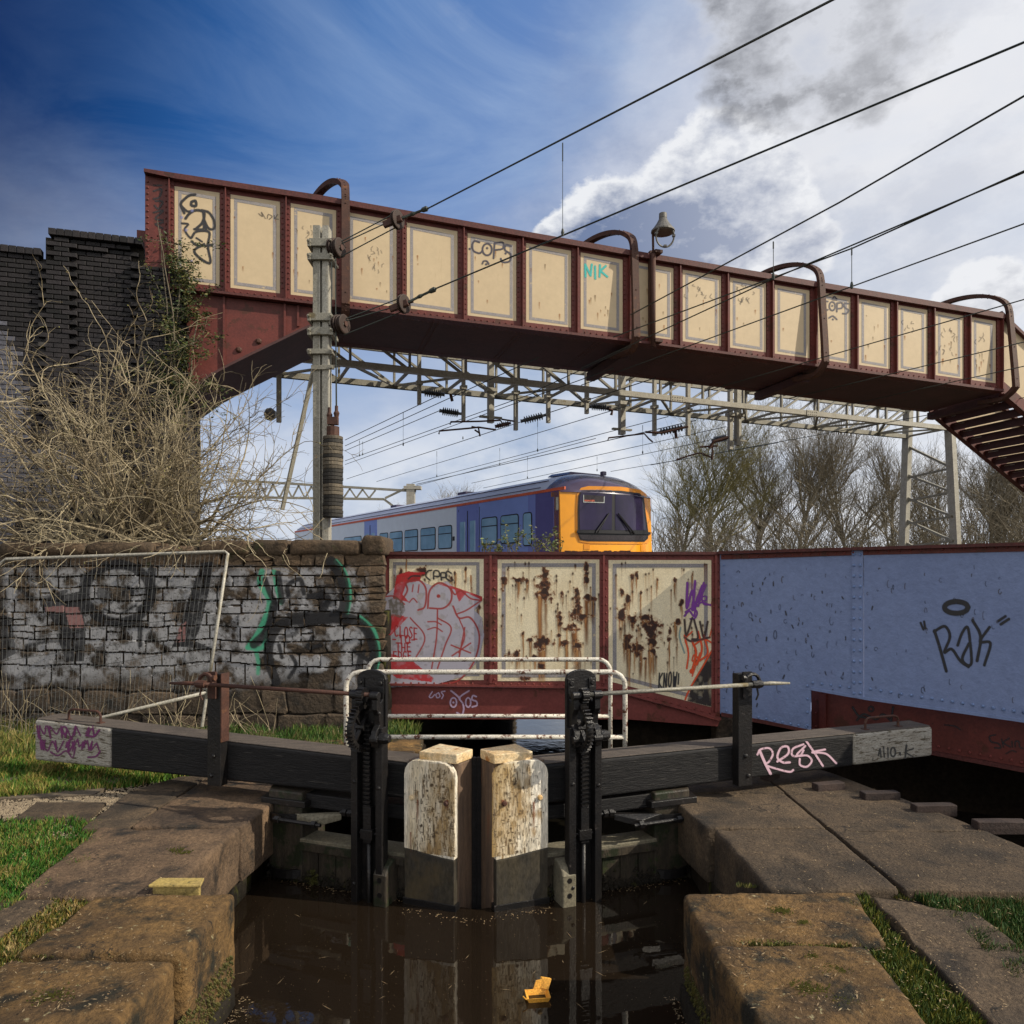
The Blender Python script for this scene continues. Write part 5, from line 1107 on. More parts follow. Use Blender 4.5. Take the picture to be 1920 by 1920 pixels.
for px in (1184,1532,1884):
    a,zb=FB.sz(px,by(px)); m=MB(); m.hexa([FB.P(a-.10,-.4,zb-.05),FB.P(a+.10,-.4,zb-.05),FB.P(a+.10,-FBW-.1,zb-.05),FB.P(a-.10,-FBW-.1,zb-.05)],[FB.P(a-.10,-.4,zb-.24),FB.P(a+.10,-.4,zb-.24),FB.P(a+.10,-FBW-.1,zb-.24),FB.P(a-.10,-FBW-.1,zb-.24)]); build('cross_beam',m,SOFF,fbt)
# the inner face post carrying the lamp is part of the bridge
slab('lamp_bracket_channel',1214,1222,lambda x:474,lambda x:648,.03,.13,RUSTB)
# stair down at the right end
stf=thing('staircase',FB.P(L+2,-1.1,4),'steel stairs going down from the right end of the footbridge','stairs')
s0=FB.sz(1878,735); zE=s0[1]; sl=.60
def stP(s_,v,dz): return FB.P(L+.05+s_,v,zE-sl*s_+dz)
zt0=FB.sz(1876,590)[1]-zE
for v in (0,-FBW):
    m=MB(); m.hexa([stP(-.02,v,-.04),stP(9,v,-.04),stP(9,v,.30),stP(-.02,v,.30)],[stP(-.02,v-.05,-.04),stP(9,v-.05,-.04),stP(9,v-.05,.30),stP(-.02,v-.05,.30)]); build('stringer',m,RED,stf)
    m=MB(); m.hexa([stP(-.0,v+.06,-.07),stP(9,v+.06,-.07),stP(9,v+.06,-.04),stP(0,v+.06,-.04)],[stP(0,v-.10,-.07),stP(9,v-.10,-.07),stP(9,v-.10,-.04),stP(0,v-.10,-.04)]); build('stringer_flange',m,REDD,stf)
    m=MB(); m.hexa([stP(0,v-.01,.30),stP(9,v-.01,.30),stP(9,v-.01,1.55),stP(0,v-.01,zt0)],[stP(0,v-.03,.30),stP(9,v-.03,.30),stP(9,v-.03,1.55),stP(0,v-.03,zt0)]); build('parapet_plate',m,CREAM,stf)
    m=MB(); m.hexa([stP(-.1,v+.09,zt0),stP(.3,v+.09,zt0-.02),stP(.3,v-.11,zt0-.02),stP(-.1,v-.11,zt0)],[stP(-.1,v+.09,zt0-.09),stP(.3,v+.09,zt0-.11),stP(.3,v-.11,zt0-.11),stP(-.1,v-.11,zt0-.09)]); 
    m.hexa([stP(.3,v+.09,zt0-.02),stP(9,v+.09,1.6),stP(9,v-.11,1.6),stP(.3,v-.11,zt0-.02)],[stP(.3,v+.09,zt0-.11),stP(9,v+.09,1.5),stP(9,v-.11,1.5),stP(.3,v-.11,zt0-.11)]); build('parapet_rail',m,REDD,stf)
m0=None
for i in range(26):
    s_=.15+i*.30; m=MB(); z0=.02
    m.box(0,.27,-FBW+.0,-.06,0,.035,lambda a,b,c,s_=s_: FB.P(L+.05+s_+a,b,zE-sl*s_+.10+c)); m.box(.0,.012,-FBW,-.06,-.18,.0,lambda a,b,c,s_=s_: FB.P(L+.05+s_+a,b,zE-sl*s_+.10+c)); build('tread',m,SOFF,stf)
    if i%2==0 or True:
        m=MB(); m.box(0,.03,-FBW+.10,-FBW+.42,-.03,-.002,lambda a,b,c,s_=s_: FB.P(L+.05+s_+a,b,zE-sl*s_+.10+c)); build('tread_glint',m,STEELP,stf)  # added pale bars stand in for white reflections on the steps
# graffiti on the footbridge
z1=Z(2.743,0,300); z2=Z(2.743,560,320); z3=Z(2.743,1220,380)
cv=Cv(325,355,415,500,.7)
for pts,w in (([(1003,178),(975,182),(950,200),(930,228),(948,272)],5),([(930,232),(962,262),(985,262)],4),([(985,215),(1005,210),(1008,235),(985,232),(985,215)],5),([(955,300),(975,275),(1010,258),(1050,270),(1042,320),(1010,352)],5),([(1040,258),(1075,270),(1100,310),(1102,350),(1075,352),(1052,310),(1045,262)],4.4),([(1000,355),(1045,355),(1050,325),(1062,362)],4.4),([(935,325),(968,330),(950,355),(965,385),(980,400)],3.6),([(985,400),(1010,368),(1075,370),(1070,430)],4.4),([(985,418),(1020,440),(1090,438)],4),([(1092,435),(1070,445),(1082,528),(1030,505),(1000,465),(1050,432)],4.6),([(1010,400),(1040,420)],3)): cv.stroke(z1(*pts),w,BK,.96,1.3)
for p in ((935,295),(958,360),(988,260),(985,520)): cv.stroke(z1(p),5,(.25,.27,.55),.6,3)
cv.emit('graffiti_tag',onplane(FB,.013),fbt,kind='stuff')
cv=Cv(283,345,312,500,.8)
for pts,w in (([(790,160),(830,150),(820,190),(790,200)],3.4),([(800,210),(835,215),(815,250),(795,235)],3.6),([(790,270),(840,260),(800,300),(840,310)],3.4),([(840,320),(800,330),(835,350)],3.4),([(790,130),(830,130)],2.6)): cv.stroke(z1(*pts),w,BK,.8,1.8)
cv.emit('graffiti_tag',onplane(FB,.016),fbt,kind='stuff')
cv=Cv(478,392,530,425,.8)
for pts in ([(1330,275),(1350,290),(1345,268),(1365,300)],[(1375,300),(1380,280),(1400,290),(1385,305)],[(1410,285),(1412,302)],[(1428,280),(1415,300),(1432,305)]): cv.stroke(z1(*pts),1.4,BK,.75)
cv.emit('graffiti_tag',onplane(FB,.013),fbt,kind='stuff')
cv=Cv(874,440,975,505,.7); GB=(.05,.045,.07)
for pts,w in (([(930,368),(905,362),(892,385),(900,412),(930,424),(945,412)],3.2),(ell(970,405,24,30),3.2),([(1003,450),(1008,372)],3.2),([(1008,372),(1050,370),(1050,400),(1010,408)],3.2),([(1092,388),(1065,382),(1062,408),(1090,430),(1085,465),(1050,470),(1040,452)],3.2),([(945,478),(952,465),(968,465),(978,480)],3)): cv.stroke(z2(*pts),w,GB,.95,1.2)
for p in ((970,398),(965,481),(880,402),(1065,425)): cv.stroke(z2(p),4,GB)
cv.emit('graffiti_tag',onplane(FB,.013),fbt,kind='stuff')
cv=Cv(1090,490,1146,526,.7); TE=(.02,.46,.43)
for pts in ([(1476,545),(1474,482),(1502,540),(1508,482)],[(1525,492),(1526,555)],[(1550,485),(1548,545)],[(1580,490),(1552,515),(1588,545)]): cv.stroke(z2(*pts),3.8,TE,.95,1.5,sm=False)
cv.emit('graffiti_tag',onplane(FB,.013),fbt,kind='stuff')
cv=Cv(1536,550,1600,605,.7)
for pts,w in (([(912,508),(895,508),(887,530),(895,553),(912,550)],2.8),(ell(935,532,15,22),2.8),([(958,560),(960,516)],2.8),([(960,516),(985,516),(985,540),(960,545)],2.8),([(1018,518),(996,520),(1000,540),(1018,552),(1008,570),(988,570)],2.8),([(935,498),(945,483),(957,498),(935,498)],2.6),([(918,592),(938,583),(958,600)],2.8)): cv.stroke(z3(*pts),w,GB,.95,1.2)
for p in ((935,530),(938,600)): cv.stroke(z3(p),3.6,GB)
cv.emit('graffiti_tag',onplane(FB,.013),fbt,kind='stuff')
# small scratches, drips and scribbles on panels
rr=random.Random(77); cv=Cv(330,380,1870,725,1.1)
for i in range(95):
    j=rr.randrange(17); x=rr.uniform(S[j]+16,S[j+1]-14); y=rr.uniform(ty(x)+40,by(max(x,345))-35); Ld=rr.uniform(4,16); w=rr.uniform(.6,1.1)
    sub=(slice(max(0,int((y-390-2)/1.1)),int((y+Ld-375)/1.1)),slice(max(0,int((x-334)/1.1)),int((x-324)/1.1)))
    X=cv.X[sub];Y=cv.Y[sub]; fall=np.clip((Y-y)/Ld,0,1); cv.put(np.exp(-((X-x)/w)**2)*(Y>y)*(1-fall)*.9,(.36,.14,.03) if rr.random()<.6 else (.22,.15,.08),sub)
for (x,y,n_) in ((700,470,7),(715,500,5),(1400,555,9),(1385,540,5),(1300,540,6),(1320,545,5),(570,425,5),(1705,605,5),(1775,620,6),(1770,650,7),(1845,625,4)):
    for k in range(n_):
        a=rr.uniform(-16,16); b=rr.uniform(-9,12); cv.stroke([(x+a,y+b),(x+a+rr.uniform(-4,4),y+b+rr.uniform(2,6)),(x+a+rr.uniform(-4,4),y+b+rr.uniform(4,10))],1.0,(.10,.09,.09),.7)
cv.emit('rust_drips',onplane(FB,.0125),fbt,RUSTP,kind='stuff')
# lamp
lp=thing('footbridge_lamp',FB.at(1225,640,.18),'grey bell-shaped lamp with an open glass ring on a pole above the footbridge','lamp')
m=MB(); m.tube([FB.at(1225,650,.19),FB.at(1225,560,.19),FB.at(1225,476,.19)],.05,10); build('lower_pole',m,RUSTB,lp,smooth=True)
m=MB(); m.tube([FB.at(1225,480,.19),FB.at(1224,432,.19)],.026,8); build('upper_pole',m,RUSTB,lp,smooth=True)
m=MB(); 
for y in (480,645): m.box(-.085,.085,.05,.27,-.03,.03,lambda a,b,c,y=y: FB.at(1225,y,.0)+FB.d*a+FB.n*b+Vector((0,0,c)))
build('clamp',m,RUSTB,lp)
cl=FB.at(1243,437,.30)
m=MB(); m.lathe(cl+Vector((0,0,-.0)),cl+Vector((0,0,.42)),[(0,.20),(.04,.25),(.12,.25),(.2,.215),(.45,.14),(.72,.08),(.74,.085),(.98,.082),(1,.06)],18); build('hood',m,IRONG,lp,smooth=False,bevel=.004)
rc=FB.at(1247,443,.42); m=MB(); ring=[rc+FB.d*(.205*math.cos(t))+Vector((0,0,.205*math.sin(t)))+FB.n*(.05*math.sin(t)) for t in [2*math.pi*i/28 for i in range(29)]]; m.tube(ring,.019,6,False); 
for t in (-90,10,90,170): t=math.radians(t); p=rc+FB.d*(.205*math.cos(t))+Vector((0,0,.205*math.sin(t))); m.box(-.03,.03,-.03,.03,-.02,.02,lambda a,b,c,p=p: p+Vector((a,b,c)))
build('glass_ring',m,IRONG,lp)

# ================================================================ DARK BRICK ABUTMENT
ab=thing('brick_abutment',FB.P(-1.2,-.8,2.3),'dark blue-brick abutment carrying the left end of the footbridge','abutment')
FA=FB
sA=lambda x,y=500: FB.sz(x,y)[0]
xl,x1_,x2_=sA(-60),sA(82),sA(348)
core=MB(); core.hexa([FB.P(a,v,2.2) for a,v in ((xl-2,-.12),(x1_,-.12),(x1_,-2.4),(xl-2,-2.4))],[FB.P(a,v,7.48) for a,v in ((xl-2,-.12),(x1_,-.12),(x1_,-2.4),(xl-2,-2.4))])
xe=sA(268); zs_=FB.sz(300,492)[1]
core.hexa([FB.P(a,v,2.2) for a,v in ((x1_+.002,-.10),(xe,-.10),(xe,-2.4),(x1_+.002,-2.4))],[FB.P(a,v,7.85) for a,v in ((x1_+.002,-.10),(xe,-.10),(xe,-2.4),(x1_+.002,-2.4))])
core.hexa([FB.P(a,v,.2) for a,v in ((xe+.002,-.10),(x2_-.02,-.10),(x2_-.02,-2.4),(xe+.002,-2.4))],[FB.P(a,v,zs_-.1) for a,v in ((xe+.002,-.10),(x2_-.02,-.10),(x2_-.02,-2.4),(xe+.002,-2.4))])
build('brick_core',core,MORT,ab)
rr=random.Random(44); bw,bh=.238,.083; cand=[]
def pix(p): return CX+p.x/p.y*F, HY-(p.z-EYE)/p.y*F
z=2.35; r_=0
while z<7.88:
    a=xl-.5-(bw/2 if r_%2 else 0)
    while a<x2_:
        a0,a1=a,a+bw-.012; c=FB.P(a+bw/2,0,z+bh/2); px,py=pix(c)
        zt_=7.49 if a1<x1_+.02 else (7.845 if a1<xe+.03 else zs_-.10)
        if z+bh<=zt_+.01 and a1<x2_+.06 and not (a0<x1_<a1 and z>7.4):
            pr=0.
            if px>82: pr=.09 if (px<133 or 248<px) else (.0 if py>505 else (.05 if py<470 else .0))
            white=False
            if px<50 and py>560+ (50-px)*-.0 and (py-820)**2/270**2+(px+60)**2/112**2<1: white=True
            if 55<px<210 and 845<py<960: white='W2'
            cand.append((py-abs(px-150)*.02,a0,a1,z,pr,white))
        a+=bw
    z+=bh; r_+=1
cand.sort(key=lambda t:t[0])
mcache={}
def brickmesh(mt):
    if mt.name in mcache: return mcache[mt.name]
    b=MB(); b.box(0,bw-.012,-.09,0,0,bh-.012); o=build('brick',b,mt,None,bevel=0,origin=(0,0,0)); me=o.data; bpy.data.objects.remove(o)
    bm=bmesh.new(); bm.from_mesh(me); bmesh.ops.bevel(bm,geom=[e for e in bm.edges if abs(e.verts[0].co.y)<1e-5 and abs(e.verts[1].co.y)<1e-5],offset=.006,segments=1,affect='EDGES'); bm.to_mesh(me); bm.free(); mcache[mt.name]=me; return me
Rm=Matrix(((FB.d.x,-FB.n.x,0,0),(FB.d.y,-FB.n.y,0,0),(0,0,1,0),(0,0,0,1)))
Rm=Matrix(((FB.d.x,FB.n.x,0,0),(FB.d.y,FB.n.y,0,0),(0,0,1,0),(0,0,0,1)))
rest=MB(); restw=MB(); cnt=0
for (_,a0,a1,z,pr,white) in cand:
    v=-.03+pr+rr.uniform(0,.006)
    if cnt<285:
        me=brickmesh(BRICKW if white else BRICK); link('brick',me,ab,Matrix.Translation(FB.P(a0,v,z))@Rm); cnt+=1
    else:
        (restw if white else rest).box(a0,a0+bw-.012,v-.09,v,z,z+bh-.012,FB.P)
build('bricks',rest,BRICK,ab,kind='stuff',recalc=False); build('glazed_bricks',restw,BRICKW,ab,kind='stuff',recalc=False)
# soldier course along the top
a=xl-.5
while a<xe-.02:
    if not (a<x1_<a+.115):
        top=7.485 if a<x1_ else 7.835
        m=MB(); m.box(a,a+.112,-.14,.10 if a>x1_ else .03,top,top+.115+rr.uniform(-.004,.004),FB.P); build('coping_brick',m,BRICK,ab,bevel=.006)
    a+=.122
# red end of the far girder peeking out at the left
m=MB(); m.hexa([FB.P(sA(250),-.30,7.8),FB.P(sA(272),-.30,7.8),FB.P(sA(272),-.35,7.8),FB.P(sA(250),-.35,7.8)],[FB.P(sA(250),-.30,8.25),FB.P(sA(272),-.30,8.25),FB.P(sA(272),-.35,8.25),FB.P(sA(250),-.35,8.25)]); build('end_bracket',m,RED,fbt)
# ================================================================ WEIGHT MAST
MY=12.2
mt_=thing('catenary_mast',Wp(609,1000,MY),'tall steel mast in front of the footbridge with clamps and two pulleys','mast')
def at(px,py,dy=0.): return Wp(px,py,MY)+Vector((0,dy,0))
x0=at(590,0).x; x1=at(619,0).x; zt=at(0,428).z; zbm=2.3
m=MB(); m.box(x0,x0+.10,MY-.11,MY-.095,zbm,zt); m.box(x0,x0+.015,MY-.095,MY+.1,zbm,zt); build('flange_plate',m,STEEL,mt_)
m=MB(); m.box(x0+.10,x1-.10,MY-.03,MY-.015,zbm,zt); m.box(x0+.10,x0+.115,MY-.11,MY-.03,zbm,zt-.002); build('web_plate',m,STEELP,mt_)
m=MB(); m.box(x1-.10,x1,MY-.112,MY-.096,zbm,zt-.004); m.box(x1-.015,x1,MY-.096,MY+.1,zbm,zt-.004); build('flange_plate',m,STEELP,mt_)
def clamp(py,h,ext=10):
    za=at(0,py).z; s_=h/F*MY
    m=MB(); m.box(x0-.05,x1+.06,MY-.17,MY-.115,za-s_*.5,za+s_*.5); m.box(x0-.05,x1+.06,MY+.12,MY+.17,za-s_*.5,za+s_*.5); m.box(x0-.07,x0-.02,MY-.19,MY+.19,za-s_*.62,za-s_*.2); m.box(x1+.03,x1+.09,MY-.19,MY+.19,za-s_*.62,za-s_*.2)
    for xx in (x0-.045,x1+.06): m.tube([(xx,MY-.25,za),(xx,MY+.22,za)],.016,6); m.lathe((xx,MY-.20,za),(xx,MY-.17,za),[(0,.035),(1,.035)],6)
    return build('clamp',m,STEEL,mt_,bevel=.004)
for py,h in ((462,14),(488,12),(518-2,8),(600,14),(626,14),(664,9)): 
    if py!=516: clamp(py,h)
m=MB(); m.box(x0-.02,x1+.1,MY-.15,MY-.12,at(0,697).z,at(0,689).z); m.lathe((x1+.05,MY-.2,at(0,693).z),(x1+.05,MY-.1,at(0,693).z),[(0,.03),(1,.03)],8); build('cable_clip',m,STEEL,mt_)
def wheel(c,ax,r,w,n_='pulley',par=mt_,mt=BLACKM):
    c=Vector(c); ax=Vector(ax).normalized(); m=MB(); m.lathe(c-ax*w/2,c+ax*w/2,[(0,r*.9),(.08,r),(.25,r),(.35,r*.86),(.65,r*.86),(.75,r),(.92,r),(1,r*.9)],24)
    w_=build(n_,m,mt,par)
    m=MB(); m.lathe(c-ax*w*.75,c+ax*w*.75,[(0,r*.28),(1,r*.28)],12); build('hub',m,RUSTB,w_); return w_
wax=Vector((.92,-.38,0)); RUSTD=mat('dark_rusty_iron',(.050,.026,.018),(.028,.018,.014),9,.7,.4)
for (px,py) in ((637,470),(645,612)):
    wheel(at(px,py,-.1),wax,.155,.10,mt=RUSTD); wheel(at(px-6,py,-.1)+wax*-.04,wax,.155,.06,mt=RUSTD)
    m=MB(); m.beam(at(622,py,-.15),at(px+2,py,-.15),.05,.06); m.beam(at(622,py-12,-.15),at(px+4,py+2,-.15),.03,.03); build('pulley_bracket',m,STEEL,mt_)
# diagonal stay
m=MB(); m.beam(at(592,640,.2),at(508,950,.6),.075,.03); build('stay_bar',m,STEEL,mt_)
# hanging weights on their cables
ws=thing('tension_weights',at(627,970),'tall stack of round dark tension weights hanging beside the mast','weights')
m=MB()
for xa,ya,xb in ((626,490,623.5),(633,490,634),(634,630,635.5)): m.tube([at(xa,ya,-.15),at(xb,772,-.15)],.008,5)
build('cable',m,WIRE,ws)
m=MB(); m.tube([at(622,768,-.15),at(621,790,-.15)],.03,6); m.tube([at(635,765,-.15),at(634.5,785,-.15)],.03,6); m.box(at(619,0).x,at(638,0).x,MY-.2,MY-.1,at(0,800).z,at(0,786).z); m.tube([at(628,796,-.15),at(627.5,822,-.15)],.028,8); m.lathe(at(622,776,-.15),at(622,790,-.15),[(0,.02),(.4,.05),(1,.03)],8); m.lathe(at(635,772,-.15),at(635,788,-.15),[(0,.02),(.4,.05),(1,.03)],8); build('yoke',m,RUSTB,ws)
cx=at(628.5,0).x; z=at(0,822).z; zb_=at(0,972).z; n=22; h=(z-zb_)/n; rr=random.Random(3)
CONC=[mat('weight_casting_grey',(.17,.14,.10),(.08,.07,.055),7,.85,.6,rnd=.3),mat('weight_casting_black',(.022,.021,.020),(.04,.036,.03),7,.8,.6,rnd=.3)]
m=MB(); m.tube([(cx,MY-.15,z),(cx,MY-.15,z+.16)],.10,10); build('top_plate',m,RUSTB,ws)
for i in range(n):
    r_=.160+rr.uniform(-.003,.004); dx=rr.uniform(-.004,.004); m=MB(); m.lathe((cx+dx,MY-.15,z-h*(i+1)+.004),(cx+dx,MY-.15,z-h*i),[(0,r_*.96),(.12,r_),(.88,r_),(1,r_*.96)],20); build('weight',m,CONC[1 if i in (1,5,9,10,11,12,16,17,18,20,21) else 0],ws)
# ================================================================ CATENARY GANTRY
B0=Vector((-7.6,15.55,0)); B1=Vector((14.4,24.65,0)); gd=(B1-B0).normalized(); gn=Vector((-gd.y,gd.x,0)); GLn=(B1-B0).length
ZB,ZT,GD=6.87,7.78,1.55
gt=thing('catenary_gantry',B0+gd*GLn/2+Vector((0,0,ZB)),'long lattice gantry under the footbridge spanning the tracks','gantry')
gp=lambda s_,v,z: Vector((*(B0+gd*s_+gn*v)[:2],z))
for nm,v,z in (('bottom_chord',0,ZB),('bottom_chord',GD,ZB),('top_chord',0,ZT),('top_chord',GD,ZT)):
    m=MB(); m.box(-.06,GLn+.1,v-.05 if v else v-.07,v+.05 if v else v-.055,z-.07,z+.07,gp); m.box(-.06,GLn+.1,v-.054,v+.07,z+.055 if z==ZT else z-.07,z+.07 if z==ZT else z-.055,gp); build(nm,m,STEELP if v==0 else STEEL,gt)
nb=17; bl=GLn/nb
for i in range(nb+1):
    s_=i*bl
    for v in (0,GD): m=MB(); m.beam(gp(s_,v,ZB),gp(s_,v,ZT),.075,.05,gd); build('upright',m,STEEL,gt)
    for z in (ZB,ZT): m=MB(); m.beam(gp(s_,0,z),gp(s_,GD,z),.06,.06); build('cross_strut',m,STEEL,gt)
    if i<nb:
        f=i<nb//2
        for v in (0,GD): m=MB(); m.beam(gp(s_ if f else s_+bl,v,ZT),gp(s_+bl if f else s_,v,ZB),.07,.055,gd); build('diagonal_brace',m,STEEL,gt)
        m=MB(); m.beam(gp(s_,0 if i%2 else GD,ZB),gp(s_+bl,GD if i%2 else 0,ZB),.07,.05); build('diagonal_brace',m,STEEL,gt)
        m=MB(); m.beam(gp(s_,0 if i%2 else GD,ZT),gp(s_+bl,GD if i%2 else 0,ZT),.07,.05); build('diagonal_brace',m,STEEL,gt)
for s_ in (3.4,8.2,12.9,17.7):     # bolted splice plates
    m=MB(); m.box(s_,s_+.42,-.085,-.07,ZB-.085,ZB+.085,gp); pl_=build('splice_plate',m,STEELP,gt); m=MB()
    for a in range(5):
        for zz in (-.05,.03): m.rivet(gp(s_+.05+a*.08,-.085,ZB+zz),-gn,.016,5)
    build('bolts',m,STEEL,pl_,kind='stuff',recalc=False)
# tower at the right end
for (v,x) in ((0,0),(GD,0)):
    sx=GLn+.0 if v==0 else GLn+.05
    m=MB(); p=gp(sx,v,ZT+.1); q_=gp(sx-.05 if v else sx+.35,v-(.15 if v==0 else -.25),0.4); m.beam(q_,p,.26,.20,gd); build('leg',m,STEELP,gt)
    for zc in (6.2,4.9,3.6): pass
zz=[6.55,5.55,4.75,3.95,3.15,2.3]
for a,b in zip(zz[:-1],zz[1:]):
    m=MB(); m.beam(gp(GLn+.05,GD+.05,a),gp(GLn+.1,-.1,b),.07,.10,gd); build('diagonal_brace',m,STEEL,gt)
    m=MB(); m.beam(gp(GLn+.05,GD+.05,b-.12),gp(GLn+.1,-.1,b+.02),.06,.09,gd); build('tower_strut',m,STEEL,gt)
# drop tubes: px, bottom py, width
def gan_s(px):
    # station along the gantry at mid depth for an image column
    k=(px-CX)/F; o=B0+gn*GD/2; return (k*o.y-o.x)/(gd.x-k*gd.y)
tubes=[]
for (px,pyb,w) in ((523,792,.11),(786,759,.09),(869,789,.09),(920,793,.15),(967,807,.10),(1028,793,.10),(1100,776,.10),(1166,815,.16),(1227,817,.10),(1290,817,.11),(1369,843,.12),(1383,835,.16)):
    s_=gan_s(px); c=gp(s_,GD/2,0); z0=EYE+(HY-pyb)/F*c.y; m=MB(); m.box(-w/2,w/2,-w/2,w/2,z0,ZT-.05,lambda a,b,zz_,c=c: Vector((*(c+gd*a+gn*b)[:2],zz_)))
    m.box(-w*.9,w*.9,-w*.9,w*.9,ZB-.12,ZB-.02,lambda a,b,zz_,c=c: Vector((*(c+gd*a+gn*b)[:2],zz_)))
    build('drop_tube',m,STEELP,gt,bevel=.008)
    if w>.14:
        m=MB(); m.box(-.3,.3,-.05,.05,z0+.12,z0+.17,lambda a,b,zz_,c=c: Vector((*(c+gd*a+gn*b)[:2],zz_))); build('foot_bracket',m,STEEL,gt)
def gY(px): return gp(gan_s(px),GD/2,0).y
def insul(x0_,y0_,x1_,y1_,r=.105,mt=PORC,fins=8):
    Y=gY((x0_+x1_)/2)-.1; a=Wp(x0_,y0_,Y); b=Wp(x1_,y1_,Y); pr=[(0,.035),(.12,.035)]
    for i in range(fins): t=.14+i*.74/fins; pr+=[(t,.05),(t+.03,r),(t+.055,r*.95),(t+.07,.05)]
    pr+=[(.9,.04),(1,.05)]; m=MB(); m.lathe(a,b,pr,12); return build('insulator',m,mt,gt)
for a in ((790,735,834,740),(865,776,824,770),(1024,778,976,790),(1104,762,1142,764),(1288,800,1230,812),(1366,820,1334,826)): insul(*a)
insul(958,793,928,800,.08,PORCR,6)
def rod(pts,r=.022,n_='registration_arm'):
    Y=gY(pts[0][0])-.15; m=MB(); m.tube([Wp(x,y,Y) for x,y in pts],r,6); build(n_,m,RUSTB,gt)
rod([(844,796),(845,791),(900,790),(938,788),(945,798)]); rod([(823,814),(824,808),(880,803),(897,801),(930,806)]); rod([(884,800),(897,802),(900,818)]); rod([(890,806),(899,812)])
rod([(965,790),(940,786)]); rod([(1140,826),(1141,821),(1175,817),(1208,813),(1216,822),(1224,829)]); rod([(1210,810),(1240,812),(1290,800)],.03)
rod([(1268,862),(1300,852),(1312,849),(1335,858)]); rod([(1335,862),(1336,838),(1312,838),(1345,836)],.03); rod([(1330,840),(1338,828),(1365,820)],.05); rod([(1135,765),(1148,770),(1146,778)],.04); rod([(845,740),(848,752)],.04); rod([(1266,806),(1268,822)],.04)
# lamp on the leftmost drop tube
m=MB(); m.lathe(Wp(496,776,17),Wp(517,778,17),[(0,.05),(.2,.13),(.6,.15),(1,.08)],12); build('signal_lamp',m,IRONG,gt)
# ================================================================ OVERHEAD WIRES
wn=0
def wireY(y,z=6.5): return min(max((z-EYE)*F/(HY-y),5),90)
def wire(x0_,y0_,x1_,y1_,label,z=6.5,r=.011,Ys=None):
    Y0,Y1=Ys or (wireY(y0_,z),wireY(y1_,z)); p,q_=Wp(x0_,y0_,Y0),Wp(x1_,y1_,Y1); m=MB()
    if x1_>=1690: q_=q_+(q_-p).normalized()*14
    m.tube([p,p*.5+q_*.5,q_],r,5,False); return build('overhead_wire',m,WIRE,None,label=label,cat='wire',group='overhead railway wires')
def dropper(px,ya,yb,Y,label):
    m=MB(); a,b=Wp(px,ya,Y),Wp(px,yb,Y); m.tube([a,a*.8+b*.2],.010,4); m.tube([a*.8+b*.2,b],.005,4); m.lathe(b+Vector((0,0,.06)),b-Vector((0,0,.03)),[(0,.012),(.5,.022),(1,.015)],6); build('dropper',m,WIRE,None,label=label,cat='dropper',group='droppers between the overhead wires')
wire(800,392,1700,-72,'topmost wire running from the upper pulley to the top edge',Ys=(12.0,6.3),r=.012)
wire(815,542,2050,25,'thick wire from the lower pulley crossing the words COPS',Ys=(12.0,6.4),r=.012)
wire(1000,735,1183,650,'wire passing under the footbridge beside the second hoop'); wire(1183,650,1450,500,'wire crossing panels between lamp and third hoop',r=.01) if False else None
wire(1183,590,1573,380,'upper wire crossing the lamp pole toward the top right'); wire(1573,380,2050,105,'highest wire at the right edge under the clouds')
wire(1150,632,1599,465,'wire crossing the right panels up to the link chain'); wire(1599,465,2050,262,'wire running from the link chain to the right edge')
wire(1090,690,1453,521,'wire crossing the third hoop from below'); wire(1453,521,2050,268,'lower of the paired wires at the right edge')
wire(1090,722,2050,372,'wire crossing panels below the second COPS'); wire(1320,734,2050,524,'wire crossing the lower right panels')
wire(1480,747,2050,610,'second lowest wire crossing the right panels'); wire(1600,757,2050,658,'wire just under the right end of the footbridge')
wire(1220,872,2050,722,'long low wire passing in front of the gantry tower')
wire(647,825,830,738,'wire from the mast to the leftmost insulator'); wire(647,836,1010,670,'wire crossing the first drop tube'); wire(647,845,824,770,'wire ending at the second insulator')
wire(647,864,1020,730,'wire above the registration arms'); wire(647,871,1150,690,'heavy wire ending at the lower registration arm'); wire(650,898,1230,708,'wire between registration arms and train',r=.012)
wire(706,903,1180,760,'wire rising to the middle insulator'); wire(772,906,1253,781,'upper contact wire above the train'); wire(776,912,1117,822,'twin of the upper contact wire'); wire(781,908,1305,788,'lower contact wire above the train',r=.014); wire(884,906,1361,800,'wire just above the train roof'); wire(906,915,1328,826,'lower wire over the train roof'); wire(1145,884,1460,830,'wire in front of the bare trees')
dropper(1055,268,438,9.5,'long dropper hanging above the cumulus cloud'); dropper(1450,453,520,9.8,'link chain dropper left of the second COPS'); dropper(1597,464,537,9.9,'link chain dropper near the right end')
for px,a,b in ((756,773,834),(674,826,854),(819,846,893),(937,840,871),(1008,789,845),(989,856,896),(1205,797,849),(1119.5,856,882),(680,828,852),(868,818,822)): dropper(px,a,b,wireY(a),'dropper at column between wires %s'%{756:'left of the first arm',674:'next to the weights',819:'below the second insulator',937:'below the red insulator',1008:'under the third insulator',989:'above the train roof',1205:'beside the cab top',1119.5:'just behind the roof vents',680:'close beside the mast',868:'short, under the drop tube'}[px])
